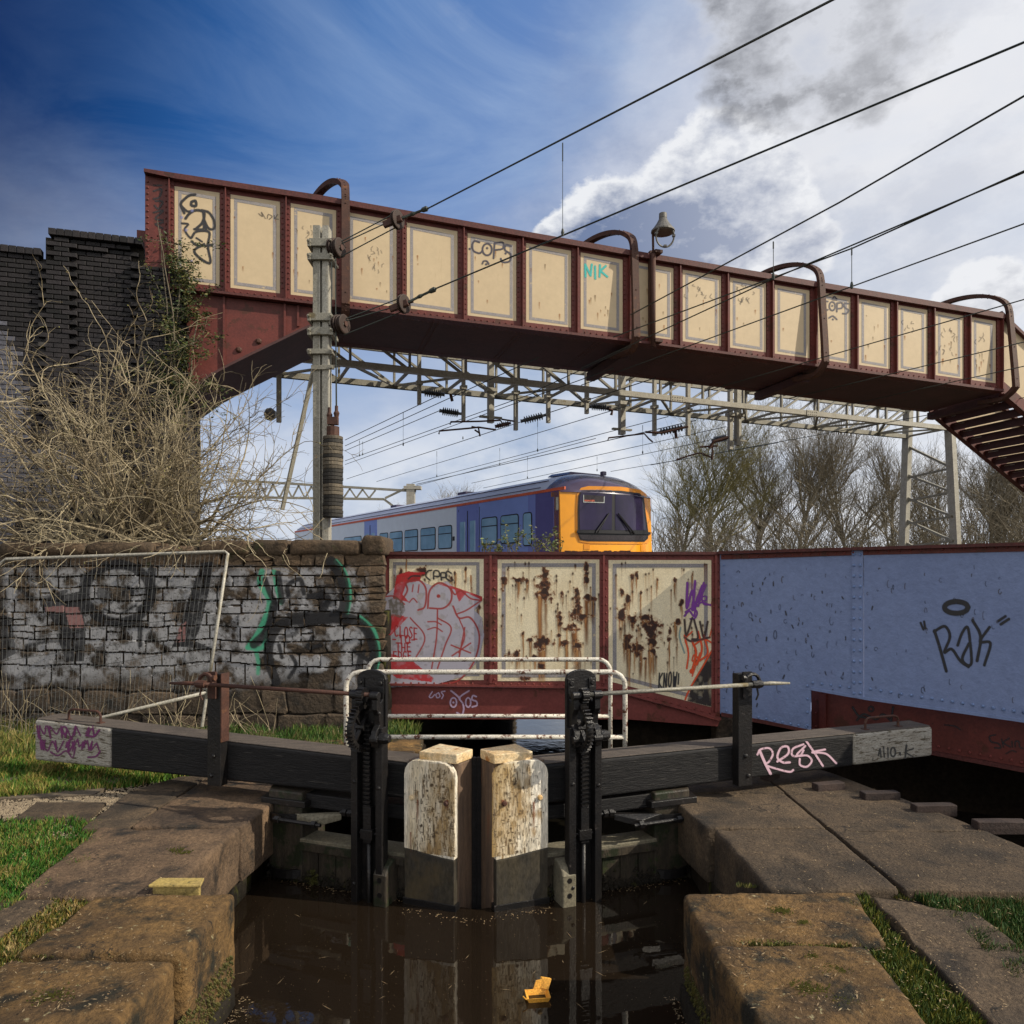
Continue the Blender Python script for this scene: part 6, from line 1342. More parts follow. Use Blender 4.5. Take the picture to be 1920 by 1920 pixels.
# turnbuckle pulleys in the two upper wires
for (px,py,qx,qy,w1,w2,lab) in ((745,412,803,390,(634,456),(634,484),'upper rusty pulley in the wires above the mast'),(757,570,818,541,(648,598),(645,628),'lower rusty pulley in the wires below the footbridge')):
    t=thing('tension_pulley',Wp(px,py,12.1),lab,'pulley','tension pulleys in the wires'); c=Wp(px,py,12.05); q_=Wp(qx,qy,12.0)
    wheel(c,Vector((.86,-.5,0)),.15,.07,'pulley_wheel',t,RUSTD)
    m=MB(); m.beam(Wp(px-26,py+10,12.05),Wp(px+8,py-3,12.0),.07,.10); m.beam(Wp(px-18,py+4,12.15),Wp(px+18,py-6,12.1),.05,.05); build('yoke',m,RUSTB,t,bevel=.01)
    m=MB(); m.tube([Wp(px+8,py-3,12.0),c*.5+q_*.5,q_],.02,6); m.lathe(c*.25+q_*.75,q_,[(0,.015),(.3,.04),(.8,.045),(1,.015)],8); m.lathe(c*.6+q_*.4,c*.4+q_*.6,[(0,.02),(.5,.035),(1,.02)],8); build('turnbuckle',m,WIRE,t)
    m=MB(); m.tube([Wp(w1[0],w1[1],12.1),Wp(px-4,py-12,12.1)],.010,5,False); m.tube([Wp(w2[0],w2[1],12.1),Wp(px,py+13,12.1)],.010,5,False); m.tube([Wp(w1[0],w1[1]+4,12.1),Wp(px-20,py+6,12.1)],.010,5,False); build('pulley_wires',m,WIRE,t)
# ================================================================ FAR GANTRY
FY=46.
fg=thing('far_gantry',Wp(760,1000,FY),'small distant lattice gantry behind the train','gantry')
f_=lambda x,y,d=0: Wp(x,y,FY+d)
m=MB(); m.beam(f_(430,900),f_(780,921),.14,.14); build('top_chord',m,STEEL,fg)
m=MB(); m.beam(f_(430,932),f_(720,936),.14,.14); m.beam(f_(720,936),f_(745,955),.14,.14); m.beam(f_(722,934),f_(762,915),.12,.12); build('bottom_chord',m,STEEL,fg)
i=0; x=440
while x<700:
    m=MB(); a=903+(x-430)*.06; m.beam(f_(x,a),f_(x+12,934),.09,.09); m.beam(f_(x+12,934),f_(x+24,a+1),.09,.09); build('lattice_brace',m,STEEL,fg); x+=24
m=MB(); m.box(f_(763,0).x,f_(778,0).x,FY-.25,FY+.25,.4,f_(0,908).z); m.box(f_(758,0).x,f_(790,0).x,FY-.3,FY+.3,f_(0,918).z,f_(0,912).z); build('post',m,STEELP,fg)
# ================================================================ TRAIN
A=Vector((1.24,16.7,0)); td=Vector((-.5457,.838,0)); ts=Vector((.838,.5457,0))
tp=lambda s_,l,z: Vector((*(A+ts*s_+td*l)[:2],z))
tr=thing('train',tp(1.4,7,.7),'blue and white commuter train with a yellow cab front behind the low bridge','train')
TB=mat('violet_train_paint',(.22,.28,.68),(.19,.24,.60),.4,.22,0,coat=.6,spec=.6,mott=.1); TBL=mat('mid_blue_train_paint',(.27,.38,.84),(.24,.34,.76),.3,.22,0,coat=.6,spec=.6,mott=.1); TW=mat('pale_blue_train_paint',(.76,.86,.98),(.70,.81,.95),.4,.25,0,coat=.5,mott=.1); TP=mat('dark_purple_train_paint',(.13,.12,.33),(.10,.09,.26),.6,.2,0,coat=.6,mott=.1)
YL=mat('cab_yellow_paint',(.86,.36,.008),(.80,.32,.006),.6,.25,0,coat=.5,mott=.1); ROOF=mat('grey_train_roof',(.55,.59,.70),(.44,.47,.58),1.5,.4,.1,st=(1,1,1),mott=.1); ROOFD=mat('dark_cab_roof',(.10,.085,.14),(.075,.06,.10),3,.25,0,coat=.5,mott=.1); ORL=mat('orange_stripe',(.75,.15,.06),None,5,.4,0)
GLS=mat('sky_reflection_window_glass',(.34,.58,.80),(.20,.38,.56),1.4,.05,0,spec=1.,fine=2,mott=.1); GLS2=mat('windscreen_glass',(.02,.018,.035),(.035,.026,.07),1.2,.05,0,spec=.35,mott=.1); RUB=mat('black_rubber',(.012,.012,.014),None,5,.4,0)  # side window blue is the sky's reflection put into the base colour
W_T=2.8; EAV=3.97; CR=4.47
def roofp(s_): 
    t=abs(s_/1.4-1); return EAV+(CR-EAV)*(1-t**3.2)
def band(name,l0,l1,z0,z1,m,off=0.,par=None,side=0,**k):
    s_=-off if side==0 else W_T+off; b=MB(); b.hexa([tp(s_,l0,z0),tp(s_,l1,z0),tp(s_,l1,z1),tp(s_,l0,z1)],[tp(s_+(.04 if side==0 else -.04),l0,z0),tp(s_+(.04 if side==0 else -.04),l1,z0),tp(s_+(.04 if side==0 else -.04),l1,z1),tp(s_+(.04 if side==0 else -.04),l0,z1)]); return build(name,b,m,par or tr,**k)
def pl2(px):
    k=(CX-px)/F; return (1.24+16.7*k)/(.5457-.838*k)
car_end=20.2
SEG=[(0.32,pl2(1004),TP),(pl2(1004),pl2(990),TB),(pl2(990),pl2(898),TBL),(pl2(898),pl2(856),TB),(pl2(856),pl2(707),TW),(pl2(707),pl2(683),TBL),(pl2(683),car_end,TW)]
for l0,l1,m_ in SEG: band('side_panel',l0,l1,.95,EAV-.0,m_)
band('side_panel',.32,car_end,.95,EAV,TBL,side=1)
band('stripe',.1,car_end,EAV-.02,EAV+.045,ORL,.012)
# roof
m=MB(); n=16; vs=[];ls=[.9,2.2,5,10,15,car_end]
for l in ls:
    for i in range(n+1): s_=W_T*i/n; vs.append(tp(s_,l,roofp(s_)))
fs=[(a*(n+1)+i,a*(n+1)+i+1,(a+1)*(n+1)+i+1,(a+1)*(n+1)+i) for a in range(len(ls)-1) for i in range(n)]; m.add(vs,fs); rf=build('roof',m,ROOF,tr,smooth=True,recalc=False)
m=MB(); vs=[]; ls=[(-.06,.0),(.02,.36),(.2,.66),(.5,.88),(.9,1.)]
for l,k in ls:
    for i in range(n+1):
        s_=W_T*i/n; t=abs(s_/1.4-1); lb=l+ .30*(t**2)*(1-l/.9 if l<.9 else 0); vs.append(tp(s_,lb,EAV-.06+(roofp(s_)-EAV+.06)*k))
fs=[(a*(n+1)+i,a*(n+1)+i+1,(a+1)*(n+1)+i+1,(a+1)*(n+1)+i) for a in range(len(ls)-1) for i in range(n)]; m.add(vs,fs); build('cab_roof',m,ROOFD,tr,smooth=True,recalc=False)
for l in (6.2,11.2): m=MB(); m.hexa([tp(.9,l,CR-.02),tp(1.5,l,CR-.02),tp(1.5,l+.5,CR-.02),tp(.9,l+.5,CR-.02)],[tp(.9,l,CR+.07),tp(1.5,l,CR+.07),tp(1.5,l+.5,CR+.07),tp(.9,l+.5,CR+.07)]); build('roof_vent',m,ROOFD,tr)
m=MB(); m.tube([tp(.35,1.2,roofp(.35)+.01),tp(.35,car_end,roofp(.35)+.01)],.014,4); m.tube([tp(.12,1.2,roofp(.12)+.01),tp(.12,car_end,roofp(.12)+.01)],.010,4); build('roof_seam',m,ROOFD,tr)
m=MB(); m.hexa([tp(.8,1.0,CR-.03),tp(1.9,1.0,CR-.03),tp(1.9,1.9,CR-.0),tp(.8,1.9,CR-.0)],[tp(.9,1.05,CR+.06),tp(1.8,1.05,CR+.06),tp(1.8,1.85,CR+.08),tp(.9,1.85,CR+.08)]); m.box(0,.12,0,.12,0,.10,lambda a,b,c: tp(1.55+a,.62+b,CR+c-.03)); build('roof_horn_box',m,ROOFD,tr,bevel=.02)
# cab front: bowed yellow shell with a recessed windscreen
def frontl(s_): t=abs(s_/1.4-1); return -.06+.30*t**2.0
def frontz(z): return 0.10*max(0,(z-2.4)/1.5)
m=MB(); cols=[0,.04,.12,.24,.42,.55]+[.55+i*.2125 for i in range(1,8)]+[2.25,2.38,2.56,2.68,2.76,2.8]; rows_=[.7,1.6,2.2,2.46,2.7,3.2,3.6,3.74,3.86,EAV-.04]
vs=[tp(s_,frontl(s_)+frontz(z)*.5,z if z<3.9 else z) for z in rows_ for s_ in cols]; nc=len(cols); fs=[]
for j in range(len(rows_)-1):
    for i in range(nc-1): fs.append((j*nc+i,j*nc+i+1,(j+1)*nc+i+1,(j+1)*nc+i))
m.add(vs,fs); 
vs=[]
for z in (.7,EAV-.04):
    vs+=[tp(0,frontl(0)+frontz(z)*.5,z),tp(0,.62,z)]
m.add(vs,[(0,1,3,2)]); m.add([v+ts*2.8 for v in vs],[(0,1,3,2)]); build('cab_front',m,YL,tr,smooth=True,recalc=False)
def fpt(px,py,out=.0):   # place on the bowed front
    r=Vector(((px-CX)/F,1,(HY-py)/F)); t=17.2
    for _ in range(30):
        h=r*t+Vector((0,0,EYE)); d=Vector((h.x,h.y,0))-A; s_=d.dot(ts); l=d.dot(td); e_=l-(frontl(min(max(s_,0),2.8))+frontz(h.z)*.5-out); t-=e_/max(.3,Vector((r.x,r.y,0)).dot(td))
    return r*t+Vector((0,0,EYE))
z5=Z(4.267,1000,650)
def fpanel(name,pts,out,m_,par=tr,th=.03):
    b=MB(); P=z5(*pts); xs=[p[0] for p in P]; ys_=[p[1] for p in P]
    # fan of strips so the pane follows the curve
    N=12; x0_,x1_=min(xs),max(xs); vs=[];
    def span(x):
        yy=[]
        for i in range(len(P)):
            (a,b_),(c,d)=P[i],P[(i+1)%len(P)]
            if (a<=x<=c) or (c<=x<=a):
                if abs(c-a)<1e-6: yy+=[b_,d]
                else: yy.append(b_+(d-b_)*(x-a)/(c-a))
        return min(yy),max(yy)
    xx=sorted(set([x0_+(x1_-x0_)*i/N for i in range(N+1)]+[min(max(p[0],x0_+.01),x1_-.01) for p in P]))
    for x in xx:
        lo,hi=span(x); vs+=[fpt(x,lo,out),fpt(x,hi,out),fpt(x,hi,out-th),fpt(x,lo,out-th)]
    fs=[(i*4+k,i*4+(k+1)%4,i*4+4+(k+1)%4,i*4+4+k) for i in range(len(xx)-1) for k in range(4)]+[(0,1,2,3),tuple(len(vs)-4+k for k in (3,2,1,0))]
    b.add(vs,fs); return build(name,b,m_,par)
def rrect(x0_,y0_,x1_,y1_,r,sk=0):
    o=[]
    for cx_,cy_,a in ((x1_-r,y0_+r,-90),(x1_-r,y1_-r,0),(x0_+r,y1_-r,90),(x0_+r,y0_+r,180)):
        for i in range(4): t=math.radians(a+i*30); o.append((cx_+r*math.cos(t),cy_+r*math.sin(t)))
    return o
YD=mat('cab_yellow_surround',(.80,.30,.008),None,.6,.3,0,coat=.4,mott=.1)
fpanel('windscreen_surround',[(350,1180),(380,1130),(440,1115),(700,1120),(860,1145),(905,1180),(920,1300),(935,1450),(940,1530),(915,1575),(850,1580),(450,1575),(370,1560),(345,1500),(343,1300)],.020,YD)
wsf=fpanel('windscreen_frame',[(362,1190),(385,1152),(440,1148),(700,1152),(850,1172),(885,1205),(900,1330),(920,1480),(918,1535),(890,1560),(440,1555),(375,1545),(357,1500),(356,1300)],.034,RUB)
fpanel('windscreen_pane',[(370,1200),(390,1162),(440,1158),(630,1160),(628,1465),(372,1465),(368,1320)],.040,GLS2,wsf); fpanel('windscreen_pane',[(655,1160),(840,1180),(870,1205),(885,1330),(905,1468),(655,1468)],.040,GLS2,wsf)
BRN=mat('lower_windscreen_panel',(.035,.028,.03),None,5,.25,0)
fpanel('lower_screen',[(365,1505),(640,1510),(905,1510),(900,1540),(880,1550),(440,1545),(385,1538)],.040,BRN,wsf)
fpanel('wiper_rail',[(348,1468),(940,1484),(940,1502),(348,1490)],.07,RUB)
for a,b in (((500,1485),(605,1335)),((810,1495),(680,1335))):
    (x0_,y0_),(x1_,y1_)=z5(a,b); m=MB(); m.tube([fpt(x0_,y0_,.09),fpt(x1_,y1_,.075)],.018,5); m.tube([fpt(x0_+(5 if x1_>x0_ else -5),y0_,.09),fpt(x1_,y1_,.08)],.012,5); build('wiper',m,RUB,tr)
for P in ([(403,1580),(452,1580),(452,1622),(403,1622)],[(858,1588),(900,1588),(900,1635),(858,1635)]): fpanel('access_flap',P,.010,YD,th=.012)
# destination box with tiny dot lettering
DBX=fpanel('destination_box',[(400,1185),(402,1245),(568,1250),(570,1195)],.046,BRN,wsf,.008)
cvd=Cv(z5((398,0))[0][0],z5((0,1180))[0][1],z5((575,0))[0][0],z5((0,1255))[0][1],.5)
for a,b in (((402,1187),(403,1243)),((403,1243),(566,1248)),((566,1248),(568,1200))): cvd.stroke(z5(a,b),1.0,(.55,.6,.6),.95,sm=False)
rr=random.Random(2)
for i in range(9): x=412+i*9; cvd.stroke(z5((x,1228),(x+rr.choice([3,5]),1236)),1.1,(.75,.16,.08),.95,sm=False)
def dfn(xs,ys_): return np.array([tuple(fpt(x,y,.052)) for x,y in zip(xs,ys_)])
cvd.emit('display_print',dfn,tr,kind='stuff')
# side windows and doors
def win(x0_,x1_,z0,z1,name='window',sl=True,fr=RUB,par=tr,g_=GLS):
    l0,l1=pl2(x1_),pl2(x0_); r=min(.09,(l1-l0)*.28)
    def rr_(a0,a1,b0,b1,r): 
        o=[]
        for ca,cb,t0 in ((a1-r,b1-r,0),(a0+r,b1-r,90),(a0+r,b0+r,180),(a1-r,b0+r,270)):
            for i in range(4): t=math.radians(t0+i*30); o.append((ca+r*math.cos(t),cb+r*math.sin(t)))
        return o
    m=MB(); P=rr_(l0,l1,z0,z1,r); m.hexa([tp(-.012,a,b) for a,b in P],[tp(.03,a,b) for a,b in P]); w=build(name,m,fr,par)
    m=MB(); P=rr_(l0+.035,l1-.035,z0+.03,z1-.03,max(r-.03,.01)); m.hexa([tp(-.017,a,b) for a,b in P],[tp(.02,a,b) for a,b in P]); build('pane',m,g_,w)
    if sl: m=MB(); m.box(l0+.03,l1-.03,-.022,.02,z1-.25,z1-.225,lambda a,b,c: tp(b,a,c)); build('sash_bar',m,fr,w)
    return w
for a,b in ((903,933),(939,973)): win(a,b,2.81,3.54)
win(981,998,2.72,3.54,sl=False)
for a,b in ((822,848),(789,817),(759,784),(731,755),(712,728),(690,706)): win(a,b,2.78,3.46)
for a,b in ((645,678),): win(a,b,2.80,3.46)
for (x0_,x1_) in ((858,898),(683,707)):
    xm=(x0_+x1_)/2
    for a,b in ((x0_+1,xm),(xm,x1_-1)):
        l0,l1=pl2(b),pl2(a); d_=band('door',l0+.015,l1-.015,1.0,3.78,TB if x0_>800 else TBL,.02)
        w=(b-a); m=MB(); ll0,ll1=pl2(b-w*.24),pl2(a+w*.24); m.box(ll0,ll1,-.03,.0,2.35,3.5,lambda a_,b_,c: tp(b_,a_,c)); f__=build('door_pane',m,GLS,d_,bevel=.03)
    l=pl2(xm); m=MB(); m.box(l-.012,l+.012,-.032,0,1.0,3.78,lambda a_,b_,c: tp(b_,a_,c)); build('door_seal',m,RUB,tr)
l0,l1=pl2(1052),pl2(1005)
m=MB(); m.box(l0+.25,l1-.1,-.022,0,1.0,3.82,lambda a_,b_,c: tp(b_,a_,c)); cd=build('cab_door',m,TP,tr,bevel=.01); win(1019,1039,2.15,3.50,'door_window',False,RUB,cd,GLS2)
m=MB(); m.box(.34,.42,-.012,0,3.5,3.8,lambda a_,b_,c: tp(b_,a_,c)); build('warning_label',m,mat('pale_label',(.6,.6,.5),None,5,.5,0),tr)
for l in (pl2(860),pl2(899)): m=MB(); m.box(l-.01,l+.01,-.006,0,1.,3.85,lambda a_,b_,c: tp(b_,a_,c)); build('panel_joint',m,RUB,tr)
for px in (850,): l=pl2(px); m=MB(); m.box(l-.08,l+.04,-.006,0,3.0,3.12,lambda a_,b_,c: tp(b_,a_,c)); build('small_sign',m,RUB,tr)
# car end wall and far coach
band_=MB(); band_.hexa([tp(0,car_end,.9),tp(2.8,car_end,.9),tp(2.8,car_end,EAV),tp(0,car_end,EAV)],[tp(0,car_end-.04,.9),tp(2.8,car_end-.04,.9),tp(2.8,car_end-.04,EAV),tp(0,car_end-.04,EAV)]); build('end_wall',band_,TW,tr)
m=MB(); m.hexa([tp(.1,.2,.7),tp(2.7,.2,.7),tp(2.7,car_end,.7),tp(.1,car_end,.7)],[tp(.1,.2,1.0),tp(2.7,.2,1.0),tp(2.7,car_end,1.0),tp(.1,car_end,1.0)]); build('underframe',m,RUB,tr)
# ================================================================ VEGETATION
def grow(m,p,d,L,r,rnd,steps=6,wob=.35,up=.0,n=4,r1=.35):
    pts=[p]; d=d.normalized(); rs=[r]
    for i in range(steps):
        d=(d+Vector((rnd.gauss(0,wob),rnd.gauss(0,wob),rnd.gauss(0,wob)+up))*.35).normalized(); p=p+d*(L/steps); pts.append(p); rs.append(r*(1-(1-r1)*(i+1)/steps))
    m.tube(pts,rs,n,False); return pts,rs,d
def tree(base,h,spread,seed,label,bark,forks=7,name='bare_tree',dens=1.,grp='bare trees beyond the railway',lean=0.,dep=4):
    rnd=random.Random(seed); t=thing(name,base,label,'tree',grp); tm=MB(); cm=MB()
    def rec(p,d,L,r,lv):
        big=lv<=1; pts,rs,dd=grow(tm if big else cm,p,d,L,max(r,.0065),rnd,6 if lv<3 else 4,.28 if lv<2 else .42,.12 if lv<3 else .05,5 if big else 3,.5)
        if lv>=dep: return
        k={0:forks+4,1:8,2:7,3:4}[lv]; k=max(2,int(k*(dens if lv>1 else 1)))
        for i in range(k):
            j=min(len(pts)-1,int(((.0 if lv==0 else .12)+(1. if lv==0 else .88)*(i+rnd.random())/k)*len(pts))); q=pts[j]; a=rnd.uniform(0,6.28); sp_=spread*(.8 if lv==0 else 1.)
            nd_=(dd*1.0+Vector((math.cos(a),math.sin(a),rnd.uniform(-.1,.5)))*sp_).normalized()
            if lv==0: nd_=Vector((math.cos(a)*spread*1.3,math.sin(a)*spread,1.)).normalized()
            rec(q,nd_,L*(rnd.uniform(.6,1.0)*(1.05-.35*i/k) if lv==0 else rnd.uniform(.45,.72)),rs[j]*.60,lv+1)
    rec(Vector(base),Vector((lean,0,1)),h*.52,h*.014,0)
    build('trunk',tm,bark,t,recalc=False,smooth=True); build('crown',cm,bark,t,recalc=False)
    return t
tree(Wp(1330,1060,36),7.6,.55,1,'olive-tinged bare tree right behind the train front',BARKG,9,dens=1.25)
tree(Wp(1275,1060,39),7.2,.5,2,'slim bare tree just right of the train front',BARKG,8,dens=1.1)
tree(Wp(1500,1065,38),8.6,.55,3,'tall brown bare tree left of the gantry tower',BARKD,9,dens=1.25)
tree(Wp(1420,1065,42),8.2,.5,4,'bare tree between the olive tree and the tall brown one',BARKD,8,dens=1.1)
tree(Wp(1590,1065,40),8.2,.5,5,'bare tree close to the left leg of the gantry tower',BARKD,9,dens=1.15)
tree(Wp(1670,1065,43),8.0,.5,6,'bare tree seen through the gantry tower bracing',BARKD,8)
tree(Wp(1760,1070,45),7.6,.5,7,'bare tree just right of the gantry tower',BARKD,8)
tree(Wp(1860,1070,34),6.4,.55,8,'dark dense bare tree under the stairs',BARKD,10,dens=1.3)
tree(Wp(1930,1070,33),6.3,.55,9,'bare tree at the right edge below the stairs',BARKD,10,dens=1.2)
tree(Wp(850,1060,62),6.6,.5,10,'small far bare tree seen above the train roof',BARKD,7)
tree(Wp(745,1060,68),5.4,.5,11,'tiny far bare tree by the distant gantry post',BARKD,7,dens=.9)
# low thicket behind the low bridge
tk=MB(); rnd=random.Random(31)
for i in range(1900):
    px=rnd.uniform(1215,2000); Y=rnd.uniform(28,34); p=Vector(((px-CX)/F*Y,Y,.3)); L=rnd.uniform(1.6,4.6)*(1.3 if px>1780 else 1.)
    pts,rs,dd=grow(tk,p,Vector((rnd.gauss(0,.3),0,1)),L,.022,rnd,5,.5,.05,3)
    for k in range(6):
        q=pts[rnd.randrange(1,6)]; grow(tk,q,Vector((rnd.gauss(0,.7),rnd.gauss(0,.5),.6)),rnd.uniform(.4,1.1),.011,rnd,3,.5,.1,3)
build('undergrowth',tk,BARKD,None,recalc=False,kind='stuff',label='low thicket of bare scrub along the far side of the railway',cat='scrub')
# ---- the big bare shrub on top of the wall
sh=thing('bare_shrub',Wp(235,1010,11.4),'huge tangle of pale bare stems sprouting behind the stone wall on the left','shrub'); rnd=random.Random(8)
sm_=MB(); tw=MB()
SB=Vector((-5.65,11.35,2.32))
for i in range(80):
    a=rnd.uniform(0,2*math.pi); el=rnd.choice([rnd.uniform(.1,.9),rnd.uniform(.6,1.5)]); b=SB+Vector((rnd.gauss(0,.35),rnd.gauss(0,.22),0)); d=Vector((math.cos(a)*math.cos(el),math.sin(a)*math.cos(el)*.38-.12,math.sin(el))); L=rnd.uniform(1.9,3.7)*(1.05 if d.z>.6 else 1.08) 
    if d.x>0: L*=.80
    pts,rs,dd=grow(sm_,b,d,L,rnd.uniform(.018,.032),rnd,12,.40,-.06 if el<1 else .0,5,.22)
    for k in range(12):
        j=rnd.randrange(3,13); q=pts[j]; base_d=(pts[j]-pts[j-1]).normalized(); nd_=base_d*.8+Vector((rnd.gauss(0,.8),rnd.gauss(0,.34),rnd.gauss(.05,.7)))
        p2,r2,d2=grow(tw,q,nd_,rnd.uniform(.5,1.5),.0066,rnd,9,.75,-.02,3,.45)
        for t in range(3):
            j2=rnd.randrange(2,9); grow(tw,p2[j2],(p2[j2]-p2[j2-1]).normalized()+Vector((rnd.gauss(0,.7),rnd.gauss(0,.4),rnd.gauss(.1,.6))),rnd.uniform(.15,.5),.0042,rnd,4,.6,.0,3,.5)
ENDS=[Vector(v) for v in tw.v[::29]]
# hanging shoots over the wall face
for i in range(90):
    x=rnd.uniform(-7.3,-2.3); q=Vector((x,rnd.uniform(9.9,10.3),2.48)); grow(tw,q,Vector((rnd.gauss(0,.9),-.25,rnd.uniform(-.6,.7))),rnd.uniform(.3,.95),.0065,rnd,8,.7,-.28,3,.5)
build('stem',sm_,BARK,sh,recalc=False,smooth=True,kind='stuff'); build('twigs',tw,BARK,sh,recalc=False,kind='stuff')
leaves_later=(ENDS,sh)
# low dead stems at the wall foot behind the fence
dd_=MB()
for i in range(90):
    x=rnd.uniform(-7.2,-3.0); y=rnd.uniform(9.3,9.85); grow(dd_,Vector((x,y,-.05)),Vector((rnd.gauss(0,.8),0,rnd.uniform(.2,1))),rnd.uniform(.25,.9),.006,rnd,5,.6,-.05,3,.5)
build('dead_stems',dd_,BARK,None,recalc=False,kind='stuff',label='dead stems lying at the foot of the graffiti wall',cat='dead stems')
# leaves helper
def leaves(name,cent,par,n,size,seed,cols,label=None,cat=None,kind=None,group=None):
    rnd=random.Random(seed); V=[];Fc=[];Cc=[]
    for i in range(n):
        c=cent(rnd); a=rnd.uniform(0,6.28); u=Vector((math.cos(a),math.sin(a)*.6,rnd.uniform(-.8,.5))).normalized(); v=u.cross(Vector((rnd.gauss(0,1),rnd.gauss(0,1),rnd.gauss(0,1)))).normalized(); s_=size*rnd.uniform(.6,1.4); o=len(V)
        V+=[c,c+u*s_*.5+v*s_*.22,c+u*s_,c+u*s_*.5-v*s_*.22]; Fc.append((o,o+1,o+2,o+3)); k=rnd.choice(cols); f=rnd.uniform(.7,1.25); Cc+=[(k[0]*f,k[1]*f,k[2]*f,1)]*4
    rl=np.array(rootloc(par)) if par else np.zeros(3)
    me=mesh_np(name,np.array([tuple(v) for v in V])-rl,np.array(Fc)); me.attributes.new('paint','FLOAT_COLOR','POINT').data.foreach_set('color',np.array(Cc,np.float32).ravel()); me.materials.append(GRASS)
    o=bpy.data.objects.new(name,me); COL.objects.link(o)
    if par: o.parent=par
    return tag(o,label,cat,group,kind)
GC=[(.085,.10,.025),(.05,.075,.025),(.12,.11,.03),(.035,.055,.02)]
leaves('buds',lambda r: r.choice(leaves_later[0])+Vector((r.gauss(0,.01),r.gauss(0,.01),r.gauss(0,.01))),leaves_later[1],5200,.022,21,[(.30,.30,.08),(.40,.34,.14),(.20,.12,.06)],kind='stuff')
cr=thing('climbing_plant',Wp(350,640,13.0),'green creeper climbing the corner of the abutment beside the first cream panel','climber'); cm=MB(); rnd=random.Random(15); ends=[]
for i in range(70):
    px=rnd.gauss(338,17); py=rnd.uniform(440,760); grow_d=Vector((rnd.gauss(.15,.8),-.3,rnd.gauss(.1,.7))); pts,_,_=grow(cm,FB.at(px,py,.10+rnd.random()*.12),grow_d,rnd.uniform(.3,.85),.006,rnd,7,.5,.02,3,.4); ends+=pts[1:]
for k in range(6): grow(cm,FB.at(330+k*4,800,.06),Vector((rnd.gauss(0,.1),0,1)),3.4,.016,rnd,14,.18,.1,4,.4)
build('vine_stems',cm,BARKD,cr,recalc=False,kind='stuff')
leaves('foliage',lambda r: r.choice(ends)+Vector((r.gauss(0,.05),r.gauss(0,.05),r.gauss(0,.05))),cr,5200,.055,3,GC,kind='stuff')
# buddleia sprigs on the girder top
for i,(px,s_,lab) in enumerate(((912,.16,'tiny green sprig on the low girder, leftmost'),(962,.34,'green sprig on the low girder in front of the blue train door'),(1006,.40,'tallest green sprig on the low girder beside the train cab'),(1042,.26,'green sprig on the low girder against the yellow cab corner'),(935,.14,'small green sprig on the low girder between two others'))):
    b=GPl.at(px,1036,-.15); pl_=thing('weed_plant',b,lab,'plant','weeds growing on the girder'); m=MB(); rnd=random.Random(50+i); E=[]
    for k in range(6): pts,_,_=grow(m,b+Vector((rnd.gauss(0,.04),0,0)),Vector((rnd.gauss(0,.5),0,1)),s_*rnd.uniform(.6,1.15),.006,rnd,6,.4,0,3,.5); E+=pts[2:]
    build('stem',m,BARKG,pl_,recalc=False); leaves('leaves',lambda r: r.choice(E)+Vector((r.gauss(0,.02),r.gauss(0,.02),r.gauss(0,.02))),pl_,int(230*s_)+20,.05,i,[(.16,.2,.07),(.10,.14,.05),(.2,.2,.09)],kind='stuff')
m=MB(); rnd=random.Random(4)
for k in range(70):
    x=rnd.uniform(1060,1180); p=GPl.at(x,1036,-.02-rnd.random()*.1); m.box(-.02,.02,-.02,.02,0,rnd.uniform(.01,.03),lambda a,b,c,p=p: p+Vector((a,b,c)))
build('rust_flakes',m,RUSTB,RBt,kind='stuff',recalc=False)
# ---------------------------------------------------------------- grass
gx=[]
def inpoly(x,y,P):
    c=False; n=len(P)
    for i in range(n):
        (x1,y1),(x2,y2)=P[i],P[(i+1)%n]
        if (y1>y)!=(y2>y) and x<(x2-x1)*(y-y1)/(y2-y1)+x1: c=not c
    return c
def lawn(name,poly,n,hh,cols,seed,label,z0=-.06,fade=None,wmul=1.):
    rnd=random.Random(seed); xs=[p[0] for p in poly]; ys_=[p[1] for p in poly]; V=[];Fc=[];Cc=[]; got=0; tries=0
    while got<n and tries<n*12:
        tries+=1; px=rnd.uniform(min(xs),max(xs)); py=rnd.uniform(min(ys_),max(ys_))
        if not inpoly(px,py,poly): continue
        w_=noise.noise(Vector((px*.02,py*.05,seed)));
        if fade and rnd.random()<fade(px,py): continue
        if w_<-.25 and rnd.random()<.6: continue
        p=G(px,py,z0); p.z=z0; sc=1.; h=hh*rnd.uniform(.45,1.3)*(1+.5*w_); a=rnd.uniform(0,6.28); w=.0032*(1+p.y*.09)*rnd.uniform(.7,1.4)*wmul; u=Vector((math.cos(a),math.sin(a),0))*w; ln_=Vector((rnd.gauss(.12,.30),rnd.gauss(0,.3),0))*h
        o=len(V); V+=[p-u,p+u,p+u*.75+ln_*.35+Vector((0,0,h*.6)),p-u*.75+ln_*.35+Vector((0,0,h*.6)),p+ln_+Vector((0,0,h)),p+ln_+Vector((0,0,h))+u*.05]
        Fc+=[(o,o+1,o+2,o+3),(o+3,o+2,o+5,o+4)]
        k=cols[min(len(cols)-1,int(abs(rnd.gauss(.35+w_*.8,.35))*len(cols)))]; f=rnd.uniform(.7,1.3); Cc+=[(k[0]*f,k[1]*f,k[2]*f,1)]*6; got+=1
    V=np.array([tuple(v) for v in V]); o_=V.mean(0); o_[2]=z0; me=mesh_np(name,V-o_,np.array(Fc)); me.attributes.new('paint','FLOAT_COLOR','POINT').data.foreach_set('color',np.array(Cc,np.float32).ravel()); me.materials.append(GRASS)
    ob=bpy.data.objects.new(name,me); ob.location=o_; COL.objects.link(ob); return tag(ob,label,'grass',None,'stuff')
